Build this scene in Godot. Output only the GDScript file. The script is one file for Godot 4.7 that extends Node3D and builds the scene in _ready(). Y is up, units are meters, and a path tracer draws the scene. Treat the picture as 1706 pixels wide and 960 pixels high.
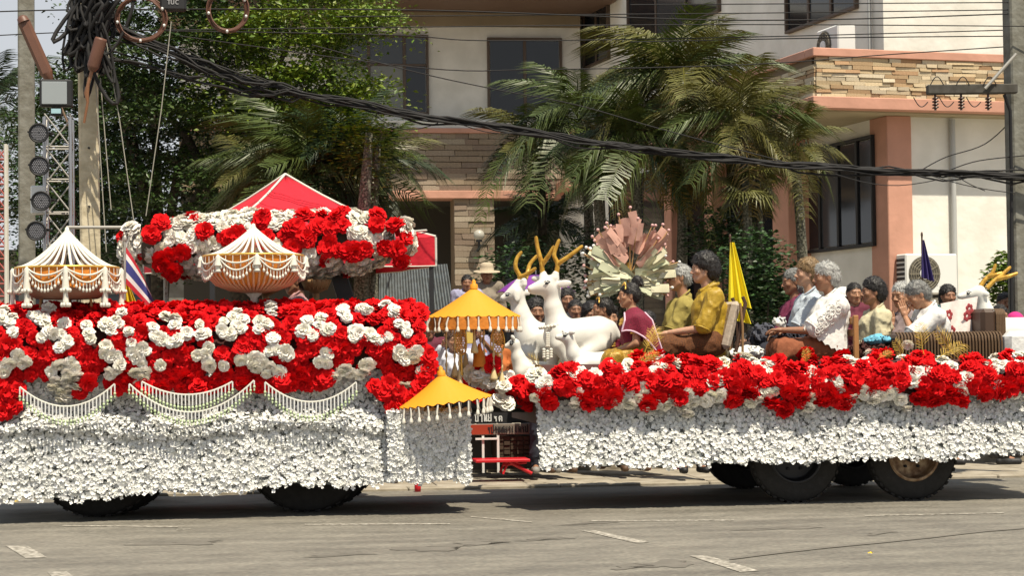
extends Node3D

const F := 3200.0
var cam := Vector3(0, 1.38, 0)
var cb: Basis
var U: Vector3
var V: Vector3
var rng := RandomNumberGenerator.new()
var names := {}
var mats := {}
var noise := FastNoiseLite.new()

# ---------------------------------------------------------------- places
func ray(px: float, py: float) -> Vector3:
	return cb * Vector3((px - 853.0) / F, -(py - 480.0) / F, -1.0)

func at(px: float, py: float, d: float) -> Vector3:
	return cam + ray(px, py) * d

# a point of the street frame: along the road, up, across it
func rf(s: float, h: float, t: float) -> Vector3:
	return U * s + Vector3.UP * h + V * t

# where a line of sight meets the upright plane that lies t metres across the road
func on(px: float, py: float, t: float) -> Vector3:
	var r := ray(px, py)
	return cam + r * (t / r.dot(V))

func ground(px: float, py: float, h := 0.0) -> Vector3:
	var r := ray(px, py)
	return cam + r * ((h - cam.y) / r.y)

func proj(p: Vector3) -> Vector2:
	var q := cb.inverse() * (p - cam)
	return Vector2(853.0 + q.x / -q.z * F, 480.0 - q.y / -q.z * F)

func rnd(a: float, b: float) -> float:
	return rng.randf_range(a, b)

# ---------------------------------------------------------------- mesh builder
class MB:
	var v := PackedVector3Array()
	var n := PackedVector3Array()
	var c := PackedColorArray()
	var uv := PackedVector2Array()
	var i := PackedInt32Array()
	var col := Color.WHITE

	func add(p: Vector3, nn: Vector3, t := Vector2.ZERO) -> int:
		v.append(p)
		n.append(nn)
		c.append(col)
		uv.append(t)
		return v.size() - 1

	func tri(a: Vector3, b: Vector3, d: Vector3, nn := Vector3.ZERO) -> void:
		var m := nn if nn != Vector3.ZERO else (d - a).cross(b - a).normalized()
		var k := add(a, m)
		add(b, m)
		add(d, m)
		i.append_array([k, k + 1, k + 2])

	func quad(a: Vector3, b: Vector3, d: Vector3, e: Vector3, toward := Vector3.ZERO) -> void:
		var m := (d - a).cross(b - e)
		if m.length_squared() < 1e-14:
			return
		m = m.normalized()
		if toward != Vector3.ZERO and m.dot(toward) < 0:
			m = -m
		var k := add(a, m, Vector2(0, 1))
		add(b, m, Vector2(1, 1))
		add(d, m, Vector2(1, 0))
		add(e, m, Vector2(0, 0))
		i.append_array([k, k + 1, k + 2, k, k + 2, k + 3])

	# a box with chamfered edges
	func box(xf: Transform3D, s: Vector3, bev := 0.0) -> void:
		var hs := s * 0.5
		var b: float = minf(bev, minf(hs.x, minf(hs.y, hs.z)) * 0.9)
		for ax in 3:
			var u := (ax + 1) % 3
			var w := (ax + 2) % 3
			for sg in [-1.0, 1.0]:
				var q := []
				for k in [[-1, -1], [1, -1], [1, 1], [-1, 1]]:
					var p := Vector3.ZERO
					p[ax] = sg * hs[ax]
					p[u] = k[0] * (hs[u] - b)
					p[w] = k[1] * (hs[w] - b)
					q.append(xf * p)
				var nn := Vector3.ZERO
				nn[ax] = sg
				quad(q[0], q[1], q[2], q[3], xf.basis * nn)
		if b <= 0.0:
			return
		for ax in 3:
			var u := (ax + 1) % 3
			var w := (ax + 2) % 3
			for su in [-1.0, 1.0]:
				for sw in [-1.0, 1.0]:
					var q := []
					for k in [[-1, 0], [1, 0], [1, 1], [-1, 1]]:
						var p := Vector3.ZERO
						p[ax] = k[0] * (hs[ax] - b)
						p[u] = su * (hs[u] - (b if k[1] == 1 else 0.0))
						p[w] = sw * (hs[w] - (b if k[1] == 0 else 0.0))
						q.append(xf * p)
					var nn := Vector3.ZERO
					nn[u] = su
					nn[w] = sw
					quad(q[0], q[1], q[2], q[3], xf.basis * nn)
		for sx in [-1.0, 1.0]:
			for sy in [-1.0, 1.0]:
				for sz in [-1.0, 1.0]:
					var nn := (xf.basis * Vector3(sx, sy, sz)).normalized()
					tri(xf * Vector3(sx * hs.x, sy * (hs.y - b), sz * (hs.z - b)), xf * Vector3(sx * (hs.x - b), sy * hs.y, sz * (hs.z - b)), xf * Vector3(sx * (hs.x - b), sy * (hs.y - b), sz * hs.z), nn)

	func bx(center: Vector3, s: Vector3, bs: Basis, bev := 0.0) -> void:
		box(Transform3D(bs, center), s, bev)

	# rows of points joined to a sheet; normals smooth over the sheet
	func grid(P: Array, flip := false, closed := false) -> void:
		var h := P.size()
		var w: int = P[0].size()
		var base := v.size()
		for y in h:
			for x in w:
				var l: Vector3 = P[y][(x - 1 + w) % w if closed else maxi(x - 1, 0)]
				var r: Vector3 = P[y][(x + 1) % w if closed else mini(x + 1, w - 1)]
				var d: Vector3 = P[maxi(y - 1, 0)][x]
				var u: Vector3 = P[mini(y + 1, h - 1)][x]
				var m := (r - l).cross(u - d)
				m = m.normalized() if m.length_squared() > 1e-16 else Vector3.UP
				add(P[y][x], -m if flip else m, Vector2(float(x) / maxi(w - 1, 1), float(y) / maxi(h - 1, 1)))
		for y in h - 1:
			for x in (w if closed else w - 1):
				var a := base + y * w + x
				var b := base + y * w + (x + 1) % w
				i.append_array([a, b, b + w, a, b + w, a + w])

	func tube(pts: Array, radii, sides := 6, caps := true) -> void:
		var k := pts.size()
		var base := v.size()
		var side := Vector3.ZERO
		for j in k:
			var t: Vector3 = (pts[mini(j + 1, k - 1)] - pts[maxi(j - 1, 0)]).normalized()
			if side == Vector3.ZERO:
				side = t.cross(Vector3.UP if absf(t.y) < 0.9 else Vector3.RIGHT).normalized()
			else:
				side = (side - t * side.dot(t)).normalized()
			var up := side.cross(t)
			var r: float = radii[j] if radii is Array else radii
			for q in sides:
				var a := TAU * q / sides
				var d := side * cos(a) + up * sin(a)
				add(pts[j] + d * r, d, Vector2(float(q) / sides, float(j) / maxi(k - 1, 1)))
		for j in k - 1:
			for q in sides:
				var a := base + j * sides + q
				var b := base + j * sides + (q + 1) % sides
				i.append_array([a, b, b + sides, a, b + sides, a + sides])
		if caps:
			for e in 2:
				var j := 0 if e == 0 else k - 1
				var t: Vector3 = (pts[0] - pts[1]).normalized() if e == 0 else (pts[k - 1] - pts[k - 2]).normalized()
				var r0 := v.size()
				for q in sides:
					add(v[base + j * sides + q], t)
				for q in range(1, sides - 1):
					i.append_array([r0, r0 + q, r0 + q + 1])

	# profile of (radius, height) turned round the y axis of xf
	func lathe(xf: Transform3D, prof: Array, segs := 16) -> void:
		var k := prof.size()
		var base := v.size()
		for j in k:
			var t: Vector2 = prof[mini(j + 1, k - 1)] - prof[maxi(j - 1, 0)]
			var m2 := Vector2(t.y, -t.x).normalized()
			for q in segs:
				var a := TAU * q / segs
				var d := Vector3(cos(a), 0, sin(a))
				add(xf * (d * prof[j].x + Vector3.UP * prof[j].y), (xf.basis * (d * m2.x + Vector3.UP * m2.y)).normalized(), Vector2(float(q) / segs, float(j) / maxi(k - 1, 1)))
		for j in k - 1:
			for q in segs:
				var a := base + j * segs + q
				var b := base + j * segs + (q + 1) % segs
				i.append_array([a, b, b + segs, a, b + segs, a + segs])

	func ell(xf: Transform3D, r: Vector3, segs := 10) -> void:
		var P := []
		var rows := maxi(4, segs / 2)
		var base := v.size()
		for y in rows + 1:
			var e := PI * y / rows - PI / 2
			for x in segs:
				var a := TAU * x / segs
				var d := Vector3(cos(e) * cos(a), sin(e), cos(e) * sin(a))
				add(xf * (d * r), (xf.basis * (d / r)).normalized())
		for y in rows:
			for x in segs:
				var a := base + y * segs + x
				var b := base + y * segs + (x + 1) % segs
				i.append_array([a, b, b + segs, a, b + segs, a + segs])

	func append(o: MB, xf := Transform3D.IDENTITY) -> void:
		var base := v.size()
		var nb := xf.basis.inverse().transposed()
		for k in o.v.size():
			v.append(xf * o.v[k])
			n.append((nb * o.n[k]).normalized())
		c.append_array(o.c)
		uv.append_array(o.uv)
		for k in o.i:
			i.append(base + k)

	func mesh(off := Vector3.ZERO) -> ArrayMesh:
		var vv := v
		if off != Vector3.ZERO:
			vv = v.duplicate()
			for k in vv.size():
				vv[k] -= off
		var ii := i.duplicate()
		for k in range(0, ii.size(), 3):
			var a := ii[k]
			var b := ii[k + 1]
			var d := ii[k + 2]
			if (v[d] - v[a]).cross(v[b] - v[a]).dot(n[a] + n[b] + n[d]) < 0:
				ii[k + 1] = d
				ii[k + 2] = b
		var arr := []
		arr.resize(Mesh.ARRAY_MAX)
		arr[Mesh.ARRAY_VERTEX] = vv
		arr[Mesh.ARRAY_NORMAL] = n
		arr[Mesh.ARRAY_COLOR] = c
		arr[Mesh.ARRAY_TEX_UV] = uv
		arr[Mesh.ARRAY_INDEX] = ii
		var m := ArrayMesh.new()
		if v.size():
			m.add_surface_from_arrays(Mesh.PRIMITIVE_TRIANGLES, arr)
		return m

# ---------------------------------------------------------------- a field of joined round shapes, meshed as surface nets
class Sdf:
	var o: Vector3
	var h: float
	var nx: int
	var ny: int
	var nz: int
	var f := PackedFloat32Array()
	var m := PackedByteArray()

	func _init(lo: Vector3, hi: Vector3, hh: float) -> void:
		h = hh
		o = lo - Vector3.ONE * h * 2
		nx = int(ceil((hi.x - lo.x) / h)) + 5
		ny = int(ceil((hi.y - lo.y) / h)) + 5
		nz = int(ceil((hi.z - lo.z) / h)) + 5
		f.resize(nx * ny * nz)
		f.fill(1.0)
		m.resize(nx * ny * nz)

	func span(lo: Vector3, hi: Vector3) -> Array:
		var a := (lo - o) / h
		var b := (hi - o) / h
		return [clampi(int(a.x), 0, nx - 1), clampi(int(a.y), 0, ny - 1), clampi(int(a.z), 0, nz - 1), clampi(int(b.x) + 1, 0, nx - 1), clampi(int(b.y) + 1, 0, ny - 1), clampi(int(b.z) + 1, 0, nz - 1)]

	func cap(a: Vector3, b: Vector3, ra: float, rb: float, k := 0.02, id := 0) -> void:
		var e := Vector3.ONE * (maxf(ra, rb) + k + h * 2.5)
		var g := span(Vector3(minf(a.x, b.x), minf(a.y, b.y), minf(a.z, b.z)) - e, Vector3(maxf(a.x, b.x), maxf(a.y, b.y), maxf(a.z, b.z)) + e)
		var ab := b - a
		var inv := 1.0 / maxf(ab.length_squared(), 1e-9)
		var dr := rb - ra
		var k4 := 0.25 / maxf(k, 1e-6)
		for z in range(g[2], g[5] + 1):
			for y in range(g[1], g[4] + 1):
				var p := o + Vector3(g[0] * h, y * h, z * h) - a
				var ix := (z * ny + y) * nx + g[0] as int
				for x in range(g[0], g[3] + 1):
					var t := clampf(p.dot(ab) * inv, 0.0, 1.0)
					var d := (p - ab * t).length() - ra - dr * t
					var q := f[ix]
					if d < q:
						m[ix] = id
					var w := k - absf(d - q)
					f[ix] = (minf(d, q) - w * w * k4) if w > 0.0 else minf(d, q)
					p.x += h
					ix += 1

	func ell(c: Vector3, r: Vector3, bs := Basis.IDENTITY, k := 0.02, id := 0, cut := false) -> void:
		var big := maxf(r.x, maxf(r.y, r.z)) + k + h * 2.5
		var e := Vector3.ONE * big
		var g := span(c - e, c + e)
		var bt := bs.transposed()
		var k4 := 0.25 / maxf(k, 1e-6)
		var r1 := Vector3.ONE / r
		var r2 := r1 * r1
		for z in range(g[2], g[5] + 1):
			for y in range(g[1], g[4] + 1):
				var p := o + Vector3(g[0] * h, y * h, z * h) - c
				var ix := (z * ny + y) * nx + g[0] as int
				for x in range(g[0], g[3] + 1):
					var l := bt * p
					var k0 := (l * r1).length()
					var d := k0 * (k0 - 1.0) / maxf((l * r2).length(), 1e-6)
					var q := f[ix]
					if cut:
						d = -d
						if d > q:
							f[ix] = d
						var w := k - absf(d - q)
						if w > 0.0:
							f[ix] = maxf(d, q) + w * w * k4
					else:
						if d < q:
							m[ix] = id
						var w := k - absf(d - q)
						f[ix] = (minf(d, q) - w * w * k4) if w > 0.0 else minf(d, q)
					p.x += h
					ix += 1

	# keeps only what lies below the plane n.p = d
	func keep(nn: Vector3, d: float) -> void:
		for z in nz:
			for y in ny:
				var p := o + Vector3(0, y * h, z * h)
				var ix := (z * ny + y) * nx
				var q := nn.dot(p) - d
				for x in nx:
					if q > f[ix]:
						f[ix] = q
					q += nn.x * h
					ix += 1

	func rough(ns: FastNoiseLite, amp: float, freq: float) -> void:
		var lim := h * 3.0 + amp
		for z in nz:
			for y in ny:
				var ix := (z * ny + y) * nx
				for x in nx:
					if absf(f[ix]) < lim:
						f[ix] += amp * ns.get_noise_3d((o.x + x * h) * freq, (o.y + y * h) * freq, (o.z + z * h) * freq)
					ix += 1

	# sharp folds: the surface stands out along the zero lines of the noise
	func folds(ns: FastNoiseLite, amp: float, freq: Vector3) -> void:
		var lim := h * 3.0 + amp
		for z in nz:
			for y in ny:
				var ix := (z * ny + y) * nx
				for x in nx:
					if absf(f[ix]) < lim:
						f[ix] += amp * (minf(absf(ns.get_noise_3d((o.x + x * h) * freq.x, (o.y + y * h) * freq.y, (o.z + z * h) * freq.z)) * 3.0, 1.0) - 0.6)
					ix += 1

	func mesh(mb: MB, xf := Transform3D.IDENTITY, pal := []) -> void:
		var vid := PackedInt32Array()
		vid.resize(f.size())
		vid.fill(-1)
		var sy := nx
		var sz := nx * ny
		var lim := h * 2.6
		var nb := xf.basis.inverse().transposed()
		for z in nz - 1:
			for y in ny - 1:
				var ix := (z * ny + y) * nx - 1
				for x in nx - 1:
					ix += 1
					var c0 := f[ix]
					if c0 > lim or c0 < -lim:
						continue
					var c1 := f[ix + 1]
					var c2 := f[ix + sy]
					var c3 := f[ix + sy + 1]
					var c4 := f[ix + sz]
					var c5 := f[ix + sz + 1]
					var c6 := f[ix + sz + sy]
					var c7 := f[ix + sz + sy + 1]
					var neg := int(c0 < 0) + int(c1 < 0) + int(c2 < 0) + int(c3 < 0) + int(c4 < 0) + int(c5 < 0) + int(c6 < 0) + int(c7 < 0)
					if neg == 0 or neg == 8:
						continue
					var s := Vector3.ZERO
					var k := 0
					if (c0 < 0) != (c1 < 0):
						s += Vector3(c0 / (c0 - c1), 0, 0)
						k += 1
					if (c2 < 0) != (c3 < 0):
						s += Vector3(c2 / (c2 - c3), 1, 0)
						k += 1
					if (c4 < 0) != (c5 < 0):
						s += Vector3(c4 / (c4 - c5), 0, 1)
						k += 1
					if (c6 < 0) != (c7 < 0):
						s += Vector3(c6 / (c6 - c7), 1, 1)
						k += 1
					if (c0 < 0) != (c2 < 0):
						s += Vector3(0, c0 / (c0 - c2), 0)
						k += 1
					if (c1 < 0) != (c3 < 0):
						s += Vector3(1, c1 / (c1 - c3), 0)
						k += 1
					if (c4 < 0) != (c6 < 0):
						s += Vector3(0, c4 / (c4 - c6), 1)
						k += 1
					if (c5 < 0) != (c7 < 0):
						s += Vector3(1, c5 / (c5 - c7), 1)
						k += 1
					if (c0 < 0) != (c4 < 0):
						s += Vector3(0, 0, c0 / (c0 - c4))
						k += 1
					if (c1 < 0) != (c5 < 0):
						s += Vector3(1, 0, c1 / (c1 - c5))
						k += 1
					if (c2 < 0) != (c6 < 0):
						s += Vector3(0, 1, c2 / (c2 - c6))
						k += 1
					if (c3 < 0) != (c7 < 0):
						s += Vector3(1, 1, c3 / (c3 - c7))
						k += 1
					s /= maxf(k, 1)
					var gr := Vector3(c1 + c3 + c5 + c7 - c0 - c2 - c4 - c6, c2 + c3 + c6 + c7 - c0 - c1 - c4 - c5, c4 + c5 + c6 + c7 - c0 - c1 - c2 - c3)
					if pal:
						mb.col = pal[m[ix]]
					vid[ix] = mb.add(xf * (o + (Vector3(x, y, z) + s) * h), (nb * gr).normalized())
		for z in range(1, nz - 1):
			for y in range(1, ny - 1):
				var ix := (z * ny + y) * nx
				for x in range(1, nx - 1):
					ix += 1
					if vid[ix] < 0 and absf(f[ix]) > lim:
						continue
					var a := f[ix] < 0
					if a != (f[ix + 1] < 0):
						face(mb, vid[ix], vid[ix - sy], vid[ix - sy - sz], vid[ix - sz])
					if a != (f[ix + sy] < 0):
						face(mb, vid[ix], vid[ix - 1], vid[ix - 1 - sz], vid[ix - sz])
					if a != (f[ix + sz] < 0):
						face(mb, vid[ix], vid[ix - 1], vid[ix - 1 - sy], vid[ix - sy])

	func face(mb: MB, a: int, b: int, c: int, d: int) -> void:
		if a >= 0 and b >= 0 and c >= 0 and d >= 0:
			mb.i.append_array([a, b, c, a, c, d])

# ---------------------------------------------------------------- naming
func numbered(called: String, parent: Node) -> String:
	var k := "%d/%s" % [parent.get_instance_id(), called]
	var n: int = names.get(k, 0)
	names[k] = n + 1
	return called if n == 0 else "%s_%03d" % [called, n]

func gpos(p: Node) -> Vector3:
	var s := Vector3.ZERO
	while p != self and p is Node3D:
		s += p.position
		p = p.get_parent()
	return s

func thing(called: String, label: String, category: String, where: Vector3, group := "") -> Node3D:
	var o := Node3D.new()
	o.name = numbered(called, self)
	add_child(o, true)
	o.position = where
	return tag(o, label, category, group)

func tag(o: Node3D, label: String, category: String, group := "") -> Node3D:
	o.set_meta("label", label)
	o.set_meta("category", category)
	if group:
		o.set_meta("group", group)
	return o

func put(called: String, mb: MB, m: Material, parent: Node = self) -> MeshInstance3D:
	return inst(called, mb.mesh(gpos(parent)), m, parent, Transform3D.IDENTITY)

# a whole thing that is one mesh, its origin at where
func one(called: String, label: String, category: String, mb: MB, m: Material, where: Vector3, group := "") -> MeshInstance3D:
	var o := inst(called, mb.mesh(where), m, self, Transform3D(Basis.IDENTITY, where))
	tag(o, label, category, group)
	return o

func inst(called: String, mesh: Mesh, m: Material, parent: Node, xf: Transform3D) -> MeshInstance3D:
	var o := MeshInstance3D.new()
	o.name = numbered(called, parent)
	o.mesh = mesh
	o.material_override = m
	o.transform = xf
	parent.add_child(o, true)
	return o

func setting(called: String, mb: MB, m: Material) -> MeshInstance3D:
	var o := put(called, mb, m)
	o.set_meta("kind", "structure")
	return o

func scatter(called: String, mesh: Mesh, m: Material, xfs: Array, parent: Node, cols := []) -> MultiMeshInstance3D:
	var mm := MultiMesh.new()
	mm.transform_format = MultiMesh.TRANSFORM_3D
	mm.use_colors = cols.size() > 0
	mm.mesh = mesh
	mm.instance_count = xfs.size()
	var off := gpos(parent)
	for k in xfs.size():
		var x: Transform3D = xfs[k]
		x.origin -= off
		mm.set_instance_transform(k, x)
		if cols:
			mm.set_instance_color(k, cols[k])
	var o := MultiMeshInstance3D.new()
	o.name = numbered(called, parent)
	o.multimesh = mm
	o.material_override = m
	o.set_meta("kind", "stuff")
	parent.add_child(o, true)
	return o

# ---------------------------------------------------------------- materials (colours are linear base colours)
func lin(r: float, g: float, b: float) -> Color:
	return Color(r, g, b).linear_to_srgb()

var tex_cache := {}
func noise_tex(key: String, freq: float, lo: Color, hi: Color, oct := 4, size := 512, kind := FastNoiseLite.TYPE_SIMPLEX_SMOOTH) -> Texture2D:
	if not tex_cache.has(key):
		var ns := FastNoiseLite.new()
		ns.seed = key.hash() % 9999
		ns.noise_type = kind
		ns.frequency = freq
		ns.fractal_octaves = oct
		var im := ns.get_seamless_image(size, size)
		var outp := Image.create(size, size, false, Image.FORMAT_RGB8)
		for y in size:
			for x in size:
				outp.set_pixel(x, y, lo.lerp(hi, im.get_pixel(x, y).r))
		tex_cache[key] = ImageTexture.create_from_image(outp)
	return tex_cache[key]

func bump_tex(key: String, freq: float, strength: float, size := 512) -> Texture2D:
	if not tex_cache.has(key):
		var ns := FastNoiseLite.new()
		ns.seed = key.hash() % 9999
		ns.frequency = freq
		ns.fractal_octaves = 4
		var im := ns.get_seamless_image(size, size)
		im.convert(Image.FORMAT_RGBA8)
		im.bump_map_to_normal_map(strength)
		tex_cache[key] = ImageTexture.create_from_image(im)
	return tex_cache[key]

func mat(key: String, c: Color = Color.WHITE, rough := 0.8, metal := 0.0) -> StandardMaterial3D:
	if not mats.has(key):
		var m := StandardMaterial3D.new()
		m.resource_name = key
		m.albedo_color = c
		m.roughness = rough
		m.metallic = metal
		mats[key] = m
	return mats[key]

# a material with world-sized noise in its colour and relief
func nmat(key: String, c: Color, rough: float, tex: Texture2D, scale: float, nrm: Texture2D = null, nscale := 0.5, metal := 0.0) -> StandardMaterial3D:
	if mats.has(key):
		return mats[key]
	var m := mat(key, c, rough, metal)
	m.albedo_texture = tex
	m.uv1_triplanar = true
	m.uv1_scale = Vector3.ONE * scale
	if nrm:
		m.normal_enabled = true
		m.normal_texture = nrm
		m.normal_scale = nscale
	return m

func vmat(key: String, rough := 0.8) -> StandardMaterial3D:
	var m := mat(key, Color.WHITE, rough)
	m.vertex_color_use_as_albedo = true
	return m

func cloth(key: String, c: Color, sheer := 0.0) -> StandardMaterial3D:
	var m := nmat(key, c, 0.9, tex_cache["weave"], 3.0, tex_cache["folds"], 0.7)
	if sheer > 0.0:
		m.backlight_enabled = true
		m.backlight = Color(sheer, sheer, sheer)
	return m

# ================================================================ the scene
func _ready() -> void:
	rng.seed = 4711
	noise.seed = 5
	noise.frequency = 1.0
	noise.fractal_octaves = 3
	# camera
	var lens := Camera3D.new()
	lens.name = "camera"
	add_child(lens)
	cb = Basis(Vector3.RIGHT, atan(100.0 / F)) * Basis(Vector3.BACK, -0.012)
	lens.transform = Transform3D(cb, cam)
	lens.fov = rad_to_deg(2.0 * atan(480.0 / F))
	lens.near = 0.2
	lens.far = 900.0
	lens.current = true
	# sky
	var we := WorldEnvironment.new()
	we.name = "daylight"
	var env := Environment.new()
	env.background_mode = Environment.BG_SKY
	var sm := ProceduralSkyMaterial.new()
	sm.sky_top_color = lin(0.46, 0.54, 0.66)
	sm.sky_horizon_color = lin(0.78, 0.80, 0.82)
	sm.sky_curve = 0.35
	sm.ground_bottom_color = lin(0.16, 0.15, 0.13)
	sm.ground_horizon_color = lin(0.5, 0.5, 0.48)
	var sky := Sky.new()
	sky.sky_material = sm
	env.sky = sky
	env.background_energy_multiplier = 0.70
	env.tonemap_mode = Environment.TONE_MAPPER_LINEAR
	env.tonemap_exposure = 1.27
	env.sdfgi_enabled = true
	env.ssao_enabled = true
	env.ssil_enabled = true
	we.environment = env
	add_child(we)
	# sun: high, a little to the right and on the camera's side
	var sun := DirectionalLight3D.new()
	sun.name = "sun"
	sun.light_energy = 1.6
	sun.light_color = Color(1.0, 0.955, 0.87)
	sun.light_angular_distance = 0.5
	sun.shadow_enabled = true
	add_child(sun)
	var to_sun := Vector3(0.21, 0.89, 0.38).normalized()
	sun.transform = Transform3D(Basis.looking_at(-to_sun, Vector3.UP), Vector3(0, 20, 0))

	var a := deg_to_rad(7.7)
	U = Vector3(cos(a), 0, -sin(a))
	V = Vector3(-sin(a), 0, -cos(a))
	make_materials()
	make_street()
	make_main_building()
	make_trees()
	make_poles_and_cables()
	make_stage()
	make_stall()
	make_left_float()
	make_trailer()
	make_deer()
	make_riders()
	make_crowd()
	make_litter()
	rest_of_flowers()

var Ub: Vector3
var Vb: Vector3
var Cb: Vector3

func make_materials() -> void:
	noise_tex("weave", 0.02, Color(0.90, 0.90, 0.90), Color(1, 1, 1), 5, 256)
	bump_tex("folds", 0.012, 6.0, 256)
	bump_tex("grit", 0.06, 3.0, 256)
	noise_tex("patchy", 0.008, Color(0.88, 0.88, 0.87), Color(1, 1, 1), 5, 512)
	noise_tex("streaks", 0.015, Color(0.74, 0.72, 0.68), Color(1, 1, 1), 5, 512)
	noise_tex("speck", 0.12, Color(0.6, 0.6, 0.6), Color(1, 1, 1), 3, 256)
	nmat("cream_wall", lin(0.88, 0.86, 0.79), 0.85, tex_cache["patchy"], 0.3, tex_cache["grit"], 0.15)
	nmat("pink_paint", lin(0.62, 0.32, 0.23), 0.8, tex_cache["patchy"], 0.4, tex_cache["grit"], 0.15)
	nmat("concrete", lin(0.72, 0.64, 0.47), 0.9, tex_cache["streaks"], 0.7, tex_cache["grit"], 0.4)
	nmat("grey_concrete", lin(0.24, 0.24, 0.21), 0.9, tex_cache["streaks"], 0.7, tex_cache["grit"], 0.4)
	nmat("pavement", lin(0.42, 0.38, 0.31), 0.9, tex_cache["streaks"], 0.35, tex_cache["grit"], 0.4)
	mat("dark_glass", lin(0.012, 0.014, 0.018), 0.08)
	mat("grey_glass", lin(0.045, 0.05, 0.055), 0.12)
	mat("curtain", lin(0.20, 0.21, 0.20), 0.5)  # pane colour with a pale reflection painted in
	mat("brown_frame", lin(0.09, 0.06, 0.04), 0.5)
	mat("soffit", lin(0.16, 0.10, 0.07), 0.7)
	mat("white_paint", lin(0.74, 0.74, 0.71), 0.5)
	mat("offwhite", lin(0.62, 0.60, 0.53), 0.7)
	mat("black", lin(0.012, 0.012, 0.013), 0.6)
	mat("rubber", lin(0.022, 0.022, 0.022), 0.75)
	mat("dark_steel", lin(0.03, 0.03, 0.032), 0.5, 0.3)
	mat("steel", lin(0.45, 0.45, 0.46), 0.35, 0.9)
	mat("galvanised", lin(0.42, 0.40, 0.36), 0.5, 0.5)
	mat("gold", lin(0.80, 0.50, 0.11), 0.38, 0.55)
	mat("pvc", lin(0.42, 0.43, 0.42), 0.6)
	mat("wood", lin(0.36, 0.17, 0.055), 0.55)
	mat("dark_wood", lin(0.07, 0.035, 0.02), 0.5)
	mat("red_plastic", lin(0.55, 0.012, 0.02), 0.4)

# a box between corners given in a frame (origin, along, across)
func fbox(mb: MB, org: Vector3, ua: Vector3, vb: Vector3, a0: float, a1: float, h0: float, h1: float, b0: float, b1: float, bev := 0.0) -> void:
	var c := org + ua * ((a0 + a1) / 2) + vb * ((b0 + b1) / 2)
	c.y = (h0 + h1) / 2
	mb.box(Transform3D(Basis(ua, Vector3.UP, -vb), c), Vector3(absf(a1 - a0), absf(h1 - h0), absf(b1 - b0)), bev)

# frame coordinates (along, height) of a sight line on the plane b = const, or (across, height) on a = const
func fpx(px: float, py: float, org: Vector3, ua: Vector3, vb: Vector3, b: float) -> Vector2:
	var r := ray(px, py)
	var p := cam + r * (((org - cam).dot(vb) + b) / r.dot(vb))
	return Vector2((p - org).dot(ua), p.y)

func spx(px: float, py: float, org: Vector3, ua: Vector3, vb: Vector3, a: float) -> Vector2:
	var r := ray(px, py)
	var p := cam + r * (((org - cam).dot(ua) + a) / r.dot(ua))
	return Vector2((p - org).dot(vb), p.y)

# asphalt: stone speckle, patchy dust, and faint wheel streaks along the lane
func road_tex() -> Texture2D:
	var n := 768
	var ns := FastNoiseLite.new()
	ns.seed = 12
	ns.frequency = 0.006
	ns.fractal_octaves = 5
	var broad := ns.get_seamless_image(n, n)
	ns.seed = 77
	ns.frequency = 0.02
	var mid := ns.get_seamless_image(n, n)
	var r := RandomNumberGenerator.new()
	r.seed = 9
	var im := Image.create(n, n, false, Image.FORMAT_RGB8)
	for y in n:
		for x in n:
			var st := broad.get_pixel((x / 6) % n, y).r
			var g := 0.78 + 0.05 * (st - 0.5) + 0.16 * (mid.get_pixel(x, y).r - 0.5) + 0.14 * (broad.get_pixel(x, (y * 3) % n).r - 0.5) + r.randf_range(-0.13, 0.13)
			if r.randf() < 0.012:
				g += r.randf_range(-0.25, 0.2)
			im.set_pixel(x, y, Color(g, g * 0.985, g * 0.955))
	return ImageTexture.create_from_image(im)

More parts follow.
